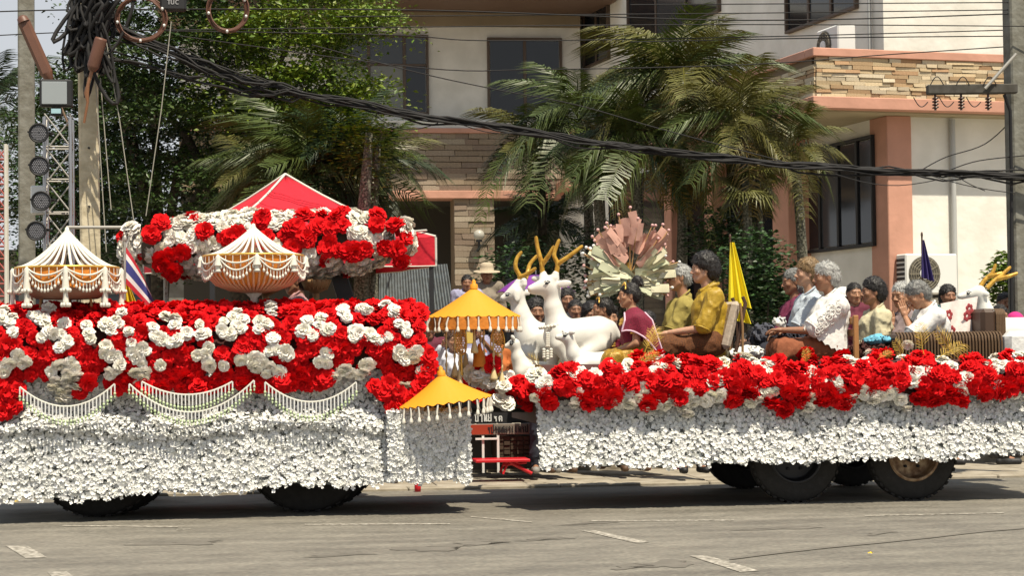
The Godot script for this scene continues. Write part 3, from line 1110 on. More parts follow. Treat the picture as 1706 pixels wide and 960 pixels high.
func make_trees() -> void:
	var mb := MB.new()
	mb.tri(Vector3(-0.5, 0, 0), Vector3(0, 0.08, 0.27), Vector3(0.5, -0.04, 0), Vector3(0, 1, 0.25).normalized())
	mb.tri(Vector3(-0.5, 0, 0), Vector3(0, 0.08, -0.27), Vector3(0.5, -0.04, 0), Vector3(0, 1, -0.25).normalized())
	leaf_mesh = mb.mesh()
	for k in 7:
		frond_mesh.append(make_frond(0.6 + 0.22 * k, 58, 0.27, 31 + k, 0.0 if k < 5 else 0.25))
	frond_mesh.append(make_frond(1.6, 40, 0.24, 77, 0.75))
	mb = MB.new()
	for k in 30:
		var an := deg_to_rad(-125 + 250.0 * k / 29)
		var d := Vector3(cos(an), 0, sin(an))
		var sd := Vector3(-sin(an), 0, cos(an)) * 0.017
		var sh := rnd(0.7, 1.15)
		mb.col = Color(sh, sh, sh)
		mb.quad(d * 0.03 - sd * 0.4, d * 0.03 + sd * 0.4, d * 0.3 + sd + Vector3.UP * 0.03, d * 0.3 - sd + Vector3.UP * 0.03, Vector3.UP)
		mb.tri(d * 0.3 - sd + Vector3.UP * 0.03, d * 0.3 + sd + Vector3.UP * 0.03, d * rnd(0.5, 0.62) - Vector3.UP * rnd(0.05, 0.2))
	fan_mesh = mb.mesh()
	var bark := nmat("bark", lin(0.13, 0.10, 0.065), 0.95, noise_tex("bark_t", 0.03, Color(0.35, 0.35, 0.35), Color(1, 1, 1), 5, 256), 1.6, tex_cache["grit"], 1.0)
	var pale := nmat("pale_bark", lin(0.40, 0.37, 0.29), 0.9, noise_tex("mottle", 0.045, Color(0.12, 0.14, 0.1), Color(1, 1, 1), 3, 256), 2.2, tex_cache["grit"], 0.8)
	# the broad tree left of the building
	var root := at(400, 600, 27.5)
	root.y = 0.4
	var T := thing("leafy_tree", "tall dark broadleaf tree with bright sprays behind the red tent", "tree", root)
	mb = MB.new()
	var up := Vector3.UP
	var fork := root + up * 2.6
	mb.tube([root, root + up * 1.2 + U * 0.1, fork], [0.26, 0.2, 0.17], 10)
	for q in [[250, 250, 27], [420, 120, 27.5], [560, 120, 26.5], [330, 30, 28], [500, 30, 27], [600, 170, 26], [210, 120, 27.5]]:
		var e := at(q[0], q[1], q[2])
		var mid := fork.lerp(e, 0.5) + Vector3(rnd(-0.2, 0.2), 0.3, 0)
		mb.tube([fork - up * 0.2, mid, e], [0.11, 0.06, 0.02], 7)
	put("trunk", mb, bark, T)
	var xfs := []
	var cols := []
	var spots := []
	for y in range(-60, 250, 34):
		for x in range(330, 640, 40):
			var px := x + rnd(-20, 20)
			var py := y + rnd(-16, 16)
			var edge := 640.0 if py < 40 else 572.0
			if px < edge and rnd(0, 1) > 0.12:
				spots.append([px, py, rnd(26.2, 29.0), 1.0])
	for q in [[618, 138], [585, 50], [625, 25], [560, 165], [582, 150], [540, 190], [470, 185], [590, 232], [560, 215], [480, 20], [530, 60], [430, 60], [400, 30], [580, 20], [520, 115], [460, 110]]:
		spots.append([q[0], q[1], 26.0, 1.0])
		spots.append([q[0] - 12, q[1] + 7, 26.3, 1.0])
	leaf_clumps(spots, 340, xfs, cols)
	scatter("crown", leaf_mesh, leaf_mat("leaves", lin(0.13, 0.19, 0.02), 0.5), xfs, T, cols)
	# the broad tree's shaded side as its own tree, shade painted into the leaves
	root = at(270, 600, 27.8)
	root.y = 0.4
	T = thing("shaded_tree", "shaded part of the broad tree, shade put into its leaf colour, behind the pole", "tree", root)
	mb = MB.new()
	fork = root + up * 2.2
	mb.tube([root, root + up * 1.2 - U * 0.1, fork], [0.22, 0.17, 0.14], 10)
	for q in [[200, 200, 27.5], [250, 60, 28], [330, 160, 27.6], [400, 250, 27.4], [180, 90, 28.2]]:
		var e := at(q[0], q[1], q[2])
		mb.tube([fork - up * 0.2, fork.lerp(e, 0.5) + Vector3(0, 0.3, 0), e], [0.1, 0.055, 0.02], 7)
	put("trunk", mb, bark, T)
	spots = []
	xfs = []
	cols = []
	for y in range(-50, 430, 38):
		for x in range(165, 480, 44):
			var px := x + rnd(-22, 22)
			var py := y + rnd(-14, 14)
			if px > 480.0 - maxf(0.0, py - 250.0) * 0.3 or rnd(0, 1) < 0.1:
				continue
			spots.append([px, py, rnd(26.6, 29.2), 1.0])
	for q in [[300, 180], [255, 172], [330, 290], [230, 292], [250, 330], [370, 330], [200, 80], [280, 60], [350, 60], [205, 185], [420, 200], [420, 260]]:
		spots.append([q[0], q[1], 26.2, 1.0])
	for k in 70:
		spots.append([rnd(40, 265), rnd(90, 440), rnd(28.5, 30.5), 1.0])
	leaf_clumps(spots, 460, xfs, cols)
	scatter("crown", leaf_mesh, leaf_mat("dark_leaves", lin(0.036, 0.068, 0.013), 0.3), xfs, T, cols)  # leaf colour darkened to stand in for another tree's shade
	# slender mottled trunks in front of it
	for q in [[586, 500, 604, 380, 24.2, 0.10], [615, 500, 618, 400, 24.5, 0.085]]:
		var b := at(q[0], 600, q[4])
		b.y = 0.42
		mb = MB.new()
		var e := at(q[2], q[3], q[4])
		mb.tube([b, b.lerp(e, 0.5) + U * 0.04, e, e + up * 1.2 + U * 0.1], [q[5] * 1.1, q[5], q[5] * 0.9, q[5] * 0.5], 10)
		var S := thing("young_tree", "slim mottled grey tree trunk %s" % ("under the flower canopy, left of its twin" if q[0] < 600 else "just left of the corrugated fence"), "tree", b)
		put("trunk", mb, pale, S)
		xfs = []
		cols = []
		for k in 700:
			var d := Vector3(rng.randfn(0, 0.3), rng.randfn(0, 0.25), rng.randfn(0, 0.3))
			xfs.append(Transform3D(Basis(Vector3.UP, rnd(0, TAU)).scaled(Vector3.ONE * rnd(0.06, 0.11)), e + up * 1.2 + d))
			var g := rnd(0.6, 1.2)
			cols.append(Color(g, g, g))
		scatter("crown", leaf_mesh, mats["leaves"], xfs, S, cols)
	# palms: crown x, y, depth, fronds, length, tint, seed
	var green := leaf_mat("palm_green", lin(0.075, 0.11, 0.026), 0.5)
	var olive := leaf_mat("palm_olive", lin(0.135, 0.135, 0.036), 0.5)
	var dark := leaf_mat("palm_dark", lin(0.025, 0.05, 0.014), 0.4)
	var straw := leaf_mat("palm_straw", lin(0.26, 0.19, 0.09), 0.5)
	var list := [
		[1128, 150, 25.5, 36, 1.65, olive, "tallest palm, in the middle before the building's inner corner, with yellow fruit strands"],
		[965, 205, 26.5, 18, 1.45, green, "palm with a bare pale spike rising against the dark rear window"],
		[1232, 220, 24.6, 26, 1.3, olive, "yellowish palm in front of the side balcony wall"],
		[1050, 245, 25.2, 22, 1.3, green, "low palm under the black cables behind the banknote bouquet"],
		[1318, 255, 25.0, 16, 1.05, olive, "palm whose fronds hang before the dark ground floor window"],
		[895, 255, 27.0, 16, 1.3, green, "palm arching over the brown brick band of the rear wing"],
		[520, 300, 25.2, 32, 1.6, green, "bushy palm right behind the peak of the red tent"],
		[625, 285, 25.2, 18, 1.15, green, "palm right of the red tent, with dry brown fronds"],
		[430, 300, 25.3, 14, 1.0, olive, "small palm left of the red tent's peak"],
		[575, 245, 25.2, 14, 1.1, dark, "dark palm under the rear wing's long window"],
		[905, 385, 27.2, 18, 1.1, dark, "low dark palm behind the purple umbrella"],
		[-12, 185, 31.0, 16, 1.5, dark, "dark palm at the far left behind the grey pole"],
	]
	for q in list:
		var c := at(q[0], q[1], q[2])
		var g := c
		g.y = 0.4
		g += U * rnd(-0.15, 0.15)
		var P := thing("palm_tree", q[6], "palm", g, "palms in front of the building")
		mb = MB.new()
		var pts := []
		var rr := []
		for k in 15:
			var f := k / 14.0
			pts.append(g.lerp(c, f) + U * sin(f * 2.6) * 0.08)
			rr.append((0.085 - 0.03 * f) * (1.0 + 0.07 * (k % 2)))
		mb.tube(pts, rr, 9)
		put("trunk", mb, pale if q[0] > 900 else bark, P)
		var n: int = q[3]
		for k in n:
			var az := TAU * k * 0.381966 + rnd(-0.2, 0.2)
			var lev := float(k) / n
			var v := clampi(int(lev * 6.2 + rnd(-0.5, 0.8)), 0, 6)
			var el := lerpf(1.3, 0.0, lev) + rnd(-0.12, 0.12)
			var l: float = q[4] * rnd(0.68, 1.0)
			var m: Material = q[5]
			var dice := rnd(0, 1)
			if dice < 0.28:
				m = green if q[5] == olive else dark
			elif dice < 0.4:
				m = olive
			if lev > 0.86 and rnd(0, 1) < 0.6:
				v = 7
				el = rnd(-0.5, 0.0)
				m = straw
				l *= 0.8
			var bs := Basis(up, az) * Basis(Vector3.BACK, el) * Basis(Vector3.RIGHT, rnd(-0.4, 0.4))
			inst("frond", frond_mesh[v], m, P, Transform3D(bs.scaled(Vector3.ONE * l), c - g + Vector3(0, rnd(-0.05, 0.05), 0)))
		if q[0] == 1128:
			mb = MB.new()
			for k in 90:
				var p := at(1145 + rng.randfn(0, 16), 272 + rnd(0, 20), 25.2 + rnd(-0.25, 0.25))
				var l := rnd(0.3, 0.62)
				var d := Vector3(rng.randfn(0, 0.14), -1, rng.randfn(0, 0.14)).normalized()
				mb.tube([p, p + d * l * 0.5, p + d * l], 0.004, 3, false)
				for j in 7:
					mb.ell(Transform3D(Basis.IDENTITY, p + d * l * rnd(0.2, 1.0) + Vector3(rnd(-0.03, 0.03), 0, rnd(-0.03, 0.03))), Vector3.ONE * rnd(0.010, 0.02), 5)
			put("fruit_strands", mb, nmat("fruit", lin(0.34, 0.22, 0.02), 0.7, tex_cache["speck"], 2.0), P)
	for q in [[992, 300, 24.9, 0.8, green], [1000, 268, 25.2, 0.7, olive], [1240, 320, 24.4, 0.8, olive], [1262, 300, 24.6, 0.7, olive]]:
		var c := at(q[0], q[1], q[2])
		var g := c
		g.y = 0.4
		var P := thing("fan_palm", "slim fan palm with pleated fronds %s" % ["left of the banknote bouquet", "under the cables, second from left", "left of the dark bush", "just above the dark bush"][[992, 1000, 1240, 1262].find(q[0])], "palm", g, "slim fan palms")
		mb = MB.new()
		mb.tube([g, g.lerp(c, 0.5) + U * 0.05, c], [0.05, 0.045, 0.035], 8)
		put("trunk", mb, pale, P)
		for k in 7:
			var bs := Basis(up, TAU * k / 7.0 + rnd(-0.3, 0.3)) * Basis(Vector3.BACK, rnd(-0.9, 0.7))
			inst("frond", fan_mesh, q[4], P, Transform3D(bs.scaled(Vector3.ONE * q[3]), c - g + bs * Vector3(0.15, 0, 0)))
	# bushes
	for q in [[1258, 455, 23.4, 0.52, 0.62, "dark green bush behind the yellow flag, left of the elderly riders"], [1205, 400, 25.0, 0.5, 0.45, "shrub at the foot of the palms behind the woman in gold"], [1290, 500, 23.8, 0.4, 0.4, "low shrub behind the light haired rider"], [870, 470, 26.0, 0.7, 0.6, "shadowed shrub behind the purple umbrella"], [1010, 450, 26.0, 0.7, 0.7, "shadowed shrub behind the banknote bouquet"], [140, 330, 27.5, 0.9, 1.3, "tall shrub behind the stage lights"], [60, 300, 29.0, 0.8, 1.2, "shrub behind the lighting truss at the far left"], [1680, 470, 25.0, 0.35, 0.4, "pale green shrub beside the right pole"]]:
		var c := at(q[0], q[1], q[2])
		var g := c
		g.y = 0.4
		var P := thing("bush", q[5], "shrub", g, "shrubs before the building")
		mb = MB.new()
		for k in 5:
			mb.tube([g + Vector3(rnd(-0.1, 0.1), 0, rnd(-0.1, 0.1)), c + Vector3(rnd(-0.3, 0.3), rnd(-0.2, 0.3), rnd(-0.2, 0.2))], [0.025, 0.008], 5)
		put("stem", mb, bark, P)
		xfs = []
		cols = []
		for k in 2200:
			var d := Vector3(rng.randfn(0, 1), rng.randfn(0, 1), rng.randfn(0, 1)).normalized() * pow(rnd(0, 1), 0.4)
			d *= 1.0 + 0.25 * noise.get_noise_3dv(d * 2.0 + c)
			var p := c + d * Vector3(q[3], q[4], q[3])
			var bs := Basis(up, rnd(0, TAU)) * Basis(Vector3.RIGHT, rng.randfn(0.3, 0.6))
			xfs.append(Transform3D(bs.scaled(Vector3.ONE * rnd(0.05, 0.1)), p))
			var gg := rnd(0.5, 1.2)
			cols.append(Color(gg * 0.9, gg, gg))
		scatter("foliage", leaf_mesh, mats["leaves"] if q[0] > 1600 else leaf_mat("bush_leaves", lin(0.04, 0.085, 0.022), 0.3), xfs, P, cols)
	# a plain house far behind at the left
	var O := at(100, 560, 60)
	O.y = 0
	var H := thing("far_house", "grey house wall glimpsed far behind the lighting truss", "house", O)
	mb = MB.new()
	fbox(mb, O, U, V, -6, 7.0, 0, 4.4, 0, 6)
	put("wall", mb, nmat("grey_wall", lin(0.22, 0.21, 0.19), 0.9, tex_cache["streaks"], 0.3), H)
	mb = MB.new()
	fbox(mb, O, U, V, -6.5, 7.5, 4.403, 4.6, -0.6, 6.5)
	put("roof", mb, nmat("grey_roof", lin(0.10, 0.09, 0.085), 0.9, tex_cache["streaks"], 0.3), H)
	for k in 4:
		var w := MB.new()
		fbox(w, O, U, V, -4.6 + k * 3.0, -3.4 + k * 3.0, 1.6, 3.2, -0.03, 0.01)
		put("window", w, mats["dark_glass"], H)

# ---------------------------------------------------------------- poles, wires
func make_poles_and_cables() -> void:
	var mb: MB
	var b := at(150, 600, 21.3)
	b.y = 0.4
	var P := thing("utility_pole", "sunlit square concrete pole with black cable tangle at its top", "utility pole", b)
	mb = MB.new()
	mb.box(Transform3D(Basis(Vector3.UP, 0.25) * Basis(Vector3.BACK, 0.008), b + Vector3.UP * 4.0), Vector3(0.215, 8.0, 0.2), 0.02)
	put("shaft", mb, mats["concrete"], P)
	mb = MB.new()
	for h in [1.9, 2.6, 3.25]:
		mb.tube([b + Vector3(0.03, h, 0.09), b + Vector3(0.03, h, 0.125)], 0.012, 6)
	put("bolt_hole", mb, mats["black"], P)
	b = at(47, 600, 24.0)
	b.y = 0.4
	P = thing("utility_pole", "grey shaded concrete pole at the far left behind the stage lights", "utility pole", b)
	mb = MB.new()
	mb.box(Transform3D(Basis(Vector3.UP, 0.2), b + Vector3.UP * 4.0), Vector3(0.2, 8.0, 0.2), 0.02)
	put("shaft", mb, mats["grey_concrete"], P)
	# right pole with crossarm
	b = at(1701, 600, 22.0)
	b.y = 0.4
	P = thing("utility_pole", "grey concrete pole at the right edge with a short crossarm", "utility pole", b)
	mb = MB.new()
	mb.box(Transform3D(Basis(Vector3.UP, 0.2), b + Vector3.UP * 4.0), Vector3(0.215, 8.0, 0.22), 0.02)
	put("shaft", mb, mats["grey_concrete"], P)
	mb = MB.new()
	var ca := at(1543, 150, 21.8)
	var cz := at(1693, 148, 21.82)
	var dir := (cz - ca).normalized()
	mb.box(Transform3D(Basis(dir, Vector3.UP, dir.cross(Vector3.UP)), (ca + cz) / 2), Vector3((cz - ca).length(), 0.11, 0.10), 0.012)
	put("crossarm", mb, nmat("arm_wood", lin(0.09, 0.085, 0.075), 0.9, tex_cache["streaks"], 1.0), P)
	mb = MB.new()
	mb.tube([at(1640, 148, 21.73), at(1692, 90, 21.75)], 0.02, 6)
	put("brace", mb, mats["galvanised"], P)
	mb = MB.new()
	mb.tube([at(1672, 158, 21.8), at(1682, 185, 21.85), at(1684, 300, 21.9), at(1684, 560, 21.9)], 0.02, 6)
	put("conduit", mb, mats["black"], P)
	for x in [1557, 1600, 1645]:
		mb = MB.new()
		var p := at(x, 159, 21.8)
		for k in 4:
			mb.lathe(Transform3D(Basis(Vector3.BACK, 0.15), p - Vector3.UP * (0.02 + k * 0.035)), [Vector2(0.012, 0.0), Vector2(0.042, -0.01), Vector2(0.036, -0.022), Vector2(0.012, -0.03)], 10)
		mb.tube([p + Vector3.UP * 0.02, p - Vector3.UP * 0.17], 0.014, 6)
		put("insulator", mb, mat("brown_glaze", lin(0.055, 0.025, 0.018), 0.3), P)
		mb = MB.new()
		var pts := []
		for k in 9:
			var f := k / 8.0
			pts.append(at(x - 12 - f * 24, 170 - sin(f * PI) * -12 - f * 8, 21.75))
		mb.tube(pts, 0.006, 5)
		pts = []
		for k in 9:
			var f := k / 8.0
			pts.append(at(x - 8 + f * 22, 142 - sin(f * PI) * 14, 21.76))
		mb.tube(pts, 0.006, 5)
		put("jumper_wire", mb, mats["black"], P)
	# the thick sagging bundle
	var main := [[150, 28], [250, 72], [350, 112], [440, 140], [520, 160], [640, 184], [720, 196], [850, 213], [960, 233], [1060, 247], [1180, 260], [1300, 273], [1450, 283], [1600, 290], [1706, 293], [1760, 294]]
	var second := [[150, 88], [260, 110], [400, 148], [500, 158], [580, 163], [660, 184], [760, 205]]
	var org := at(850, 213, 21.6)
	var C := thing("cable_bundle", "thick sagging bundle of black telephone cables crossing the whole street view", "cables", org)
	for k in 17:
		mb = MB.new()
		var src: Array = second if k >= 13 else main
		var pts := []
		var r := rnd(0.007, 0.016)
		var ph := rnd(0, 9)
		for j in (src.size() - 1) * 5 + 1:
			var f := j / 5.0
			var i0 := mini(int(f), src.size() - 2)
			var x := lerpf(src[i0][0], src[i0 + 1][0], f - i0)
			var y := lerpf(src[i0][1], src[i0 + 1][1], f - i0)
			var sp := 13.0 if x < 500 else 5.5
			if k == 3 or k == 7:
				sp += 5
			pts.append(at(x, y + sp * noise.get_noise_2d(x * 0.006 + k * 7.3, ph) * 1.6 + (sp * 0.6 if k % 3 == 0 else 0.0), 21.3 + x * 0.0003 + 0.09 * noise.get_noise_2d(x * 0.005 + k * 3.1, ph + 40)))
		mb.tube(pts, r, 5)
		put("strand", mb, mat("cable_black", lin(0.012, 0.011, 0.011), 0.8), C)
	for q in [[760, 204, 880, 219, 10], [985, 243, 1110, 255, -9], [1390, 290, 1560, 300, 14], [1550, 293, 1690, 322, 4], [1590, 292, 1640, 318, 2], [620, 190, 730, 205, 18]]:
		mb = MB.new()
		var pts := []
		for k in 9:
			var f := k / 8.0
			pts.append(at(lerpf(q[0], q[2], f), lerpf(q[1], q[3], f) + sin(f * PI) * q[4], 21.5))
		mb.tube(pts, 0.005, 4)
		put("loose_end", mb, mats["cable_black"], C)
	# thin overhead wires
	var wires := [
		[[-20, 60], [180, 52], [620, 46], [1200, 41], [1720, 44]], [[-20, 20], [180, 16], [700, 17], [1240, 34], [1720, 22]], [[180, 50], [640, 58], [820, 68], [1240, 62], [1720, 49]],
		[[300, 60], [700, 113], [900, 116], [1240, 108], [1480, 91], [1720, 75]], [[520, 75], [700, 122], [830, 150], [960, 175], [1100, 215], [1300, 268]], [[1050, 8], [1400, 6], [1720, 4]],
		[[1050, 70], [1400, 63], [1720, 60]], [[1535, 283], [1575, 262], [1640, 240], [1690, 195]], [[1580, 284], [1630, 268], [1720, 258]], [[560, 28], [900, 25], [1250, 22], [1720, 16]]]
	var said := ["second from the top over the white upper wall", "topmost but one", "third from the top across the rear windows", "dipping across both rear windows to the right", "slanting down past the dark rear window to the bundle", "highest, over the sunlit upper facade", "just above the balcony unit", "curling up from the bundle to the right pole's conduit", "short, rising from the bundle to the right pole", "along the eaves of the rear wing"]
	for k in wires.size():
		mb = MB.new()
		var pts := []
		var w: Array = wires[k]
		for j in (w.size() - 1) * 6 + 1:
			var f := j / 6.0
			var i0 := mini(int(f), w.size() - 2)
			var f2 := f - i0
			var p: Vector2 = Vector2(w[i0][0], w[i0][1]).cubic_interpolate(Vector2(w[i0 + 1][0], w[i0 + 1][1]), Vector2(w[maxi(i0 - 1, 0)][0], w[maxi(i0 - 1, 0)][1]), Vector2(w[mini(i0 + 2, w.size() - 1)][0], w[mini(i0 + 2, w.size() - 1)][1]), f2)
			pts.append(at(p.x, p.y, 21.9 + (k % 4) * 0.15))
		mb.tube(pts, 0.0065 if k != 1 else 0.008, 5)
		one("overhead_wire", "thin black overhead wire, %s" % said[k], "wire", mb, mats["cable_black"], pts[0], "thin overhead wires")
	# the tangle at the left pole
	org = at(160, 50, 21.0)
	C = thing("cable_tangle", "messy black tangle of cable loops round the left pole top", "cables", org)
	for k in 46:
		mb = MB.new()
		var c := at(152 + rng.randfn(0, 15), 38 + rng.randfn(0, 34), 21.0 + rnd(-0.2, 0.15))
		var bs := Basis(Vector3.UP, rnd(-0.8, 0.8)) * Basis(Vector3.BACK, rnd(-0.9, 0.5))
		var pts := []
		var rx := rnd(0.03, 0.11)
		var ry := rnd(0.2, 0.5)
		for j in 15:
			var an := TAU * j / 14 * rnd(0.97, 1.0)
			pts.append(c + bs * Vector3(cos(an) * rx, sin(an) * ry, 0.02 * sin(an * 3)))
		mb.tube(pts, rnd(0.012, 0.026), 5)
		put("loop", mb, mats["cable_black"], C)
	# splice cases
	var copper := nmat("splice_brown", lin(0.15, 0.065, 0.04), 0.5, tex_cache["patchy"], 1.0)
	var ax := at(36, 26, 20.7)
	var bx_ := at(84, 134, 20.7)
	C = thing("splice_case", "long flat brown cable splice case leaning at the far left", "splice case", (ax + bx_) / 2)
	mb = MB.new()
	dir = (bx_ - ax).normalized()
	var sd := dir.cross(V).normalized()
	mb.box(Transform3D(Basis(sd, dir, sd.cross(dir)), (ax + bx_) / 2), Vector3(0.135, (bx_ - ax).length() - 0.1, 0.07), 0.03)
	mb.lathe(Transform3D(Basis(sd, dir, sd.cross(dir)), bx_ - dir * 0.06), [Vector2(0.064, -0.02), Vector2(0.05, 0.04), Vector2(0.016, 0.1), Vector2(0.001, 0.1)], 12)
	mb.lathe(Transform3D(Basis(sd, -dir, -sd.cross(dir)), ax + dir * 0.06), [Vector2(0.067, -0.02), Vector2(0.055, 0.035), Vector2(0.03, 0.055), Vector2(0.001, 0.06)], 12)
	put("case", mb, copper, C)
	mb = MB.new()
	mb.tube([bx_ - dir * 0.03, at(100, 172, 20.7), at(121, 222, 20.75)], 0.013, 6)
	put("rod", mb, mat("rod_tan", lin(0.22, 0.15, 0.10), 0.6), C)
	ax = at(169, 66, 20.7)
	bx_ = at(154, 118, 20.7)
	dir = (bx_ - ax).normalized()
	sd = dir.cross(V).normalized()
	C = thing("splice_case", "short round brown cable splice case hanging on the pole", "splice case", ax)
	mb = MB.new()
	mb.lathe(Transform3D(Basis(sd, dir, sd.cross(dir)), ax), [Vector2(0.001, -0.02), Vector2(0.06, -0.015), Vector2(0.068, 0.01), Vector2(0.066, 0.30), Vector2(0.04, 0.35), Vector2(0.015, 0.36)], 14)
	put("case", mb, copper, C)
	mb = MB.new()
	mb.tube([bx_, at(148, 140, 20.7), at(145, 155, 20.72), at(147, 170, 20.73), at(141, 205, 20.75)], [0.02, 0.018, 0.03, 0.016, 0.014], 6)
	put("tail", mb, mat("tail_copper", lin(0.30, 0.14, 0.07), 0.5), C)
	# coils of brown cable
	for q in [[236, 32, 40, 0.9, "larger coil of brown cable, cut by the picture's top, near the pole"], [380, 17, 32, 1.1, "smaller round coil of brown cable hanging before the tree"]]:
		var c := at(q[0], q[1], 20.9)
		C = thing("cable_coil", q[4], "cable coil", c, "coils of brown cable")
		for k in 5:
			mb = MB.new()
			var pts := []
			for j in 33:
				var an := TAU * j / 32
				pts.append(at(q[0] + cos(an) * (q[2] + k * 1.6 - 3) + rnd(-0.4, 0.4), q[1] + sin(an) * (q[2] * q[3] + k * 1.4 - 3), 20.9 + 0.02 * sin(an * 2 + k)))
			mb.tube(pts, 0.0075, 5)
			put("turn", mb, copper, C)
		for an in [0.3, 1.6, 3.0, -0.5]:
			mb = MB.new()
			mb.ell(Transform3D(Basis.IDENTITY, at(q[0] + cos(an) * q[2], q[1] + sin(an) * q[2] * q[3], 20.88)), Vector3(0.016, 0.02, 0.026), 6)
			put("clip", mb, mats["white_paint"], C)
	# closure box with lettering
	var c := at(289, 4, 20.9)
	C = thing("junction_box", "black cable junction box lettered TUC at the top edge", "junction box", c)
	mb = MB.new()
	fbox(mb, c, U, V, -0.14, 0.14, c.y - 0.085, c.y + 0.09, 0, 0.14, 0.02)
	put("box", mb, mats["black"], C)
	var tm := TextMesh.new()
	tm.text = "TUC"
	var sf := SystemFont.new()
	sf.font_names = PackedStringArray(["Droid Sans"])
	sf.font_weight = 700
	tm.font = sf
	tm.font_size = 16
	tm.pixel_size = 0.0042
	tm.depth = 0.004
	inst("lettering", tm, mat("print_grey", lin(0.3, 0.3, 0.3), 0.6), C, Transform3D(Basis(U, Vector3.UP, -V), V * -0.004 + Vector3.UP * 0.0))
	# guy lines
	var g := [[[178, 70], [200, 200], [226, 385], "pale guy line running from the pole top down left of the tent"], [[286, 36], [270, 180], [244, 360], "white cord slanting before the dark tree"], [[168, 130], [176, 230], [186, 350], "yellowish cord close beside the concrete pole"], [[160, 130], [168, 260], [178, 420], "grey cord hanging along the concrete pole"]]
	for q in g:
		mb = MB.new()
		mb.tube([at(q[0][0], q[0][1], 20.9), at(q[1][0], q[1][1], 20.9), at(q[2][0], q[2][1], 20.9)], 0.006, 5)
		one("guy_line", q[3], "cord", mb, mat("cord", lin(0.36, 0.34, 0.28), 0.7), at(q[0][0], q[0][1], 20.9))

# ---------------------------------------------------------------- stage truss and lights at the left
func truss(called: String, label: String, px: float, wpx: float, y0: float, y1: float, d: float, m: Material, diag: Material) -> Node3D:
	var c := at(px, y0, d)
	var g := Vector3(c.x, 0.1, c.z)
	var T := thing(called, label, "truss", g)
	var w := wpx * d / F
	var top := at(px, y1, d).y
	for k in 4:
		var o := U * (w / 2 * (1 if k % 2 else -1)) + V * (w / 2 * (1 if k / 2 else -1))
		var mb := MB.new()
		mb.tube([g + o, Vector3(g.x, top, g.z) + o], 0.019, 8)
		put("chord", mb, m, T)
	var h := 0.0
	var k := 0
	while h < top - g.y - w:
		var mb := MB.new()
		for f in 4:
			var o1: Vector3 = [U, V, -U, -V][f] * w / 2 + [V, -U, -V, U][f] * w / 2
			var o2: Vector3 = [U, V, -U, -V][f] * w / 2 - [V, -U, -V, U][f] * w / 2
			mb.tube([g + o1 + Vector3.UP * h, g + o2 + Vector3.UP * (h + w * 1.3)], 0.009, 5, false)
			mb.tube([g + o1 + Vector3.UP * h, g + o2 + Vector3.UP * h], 0.009, 5, false)
		put("lacing", mb, diag, T)
		h += w * 1.3
		k += 1
	return T

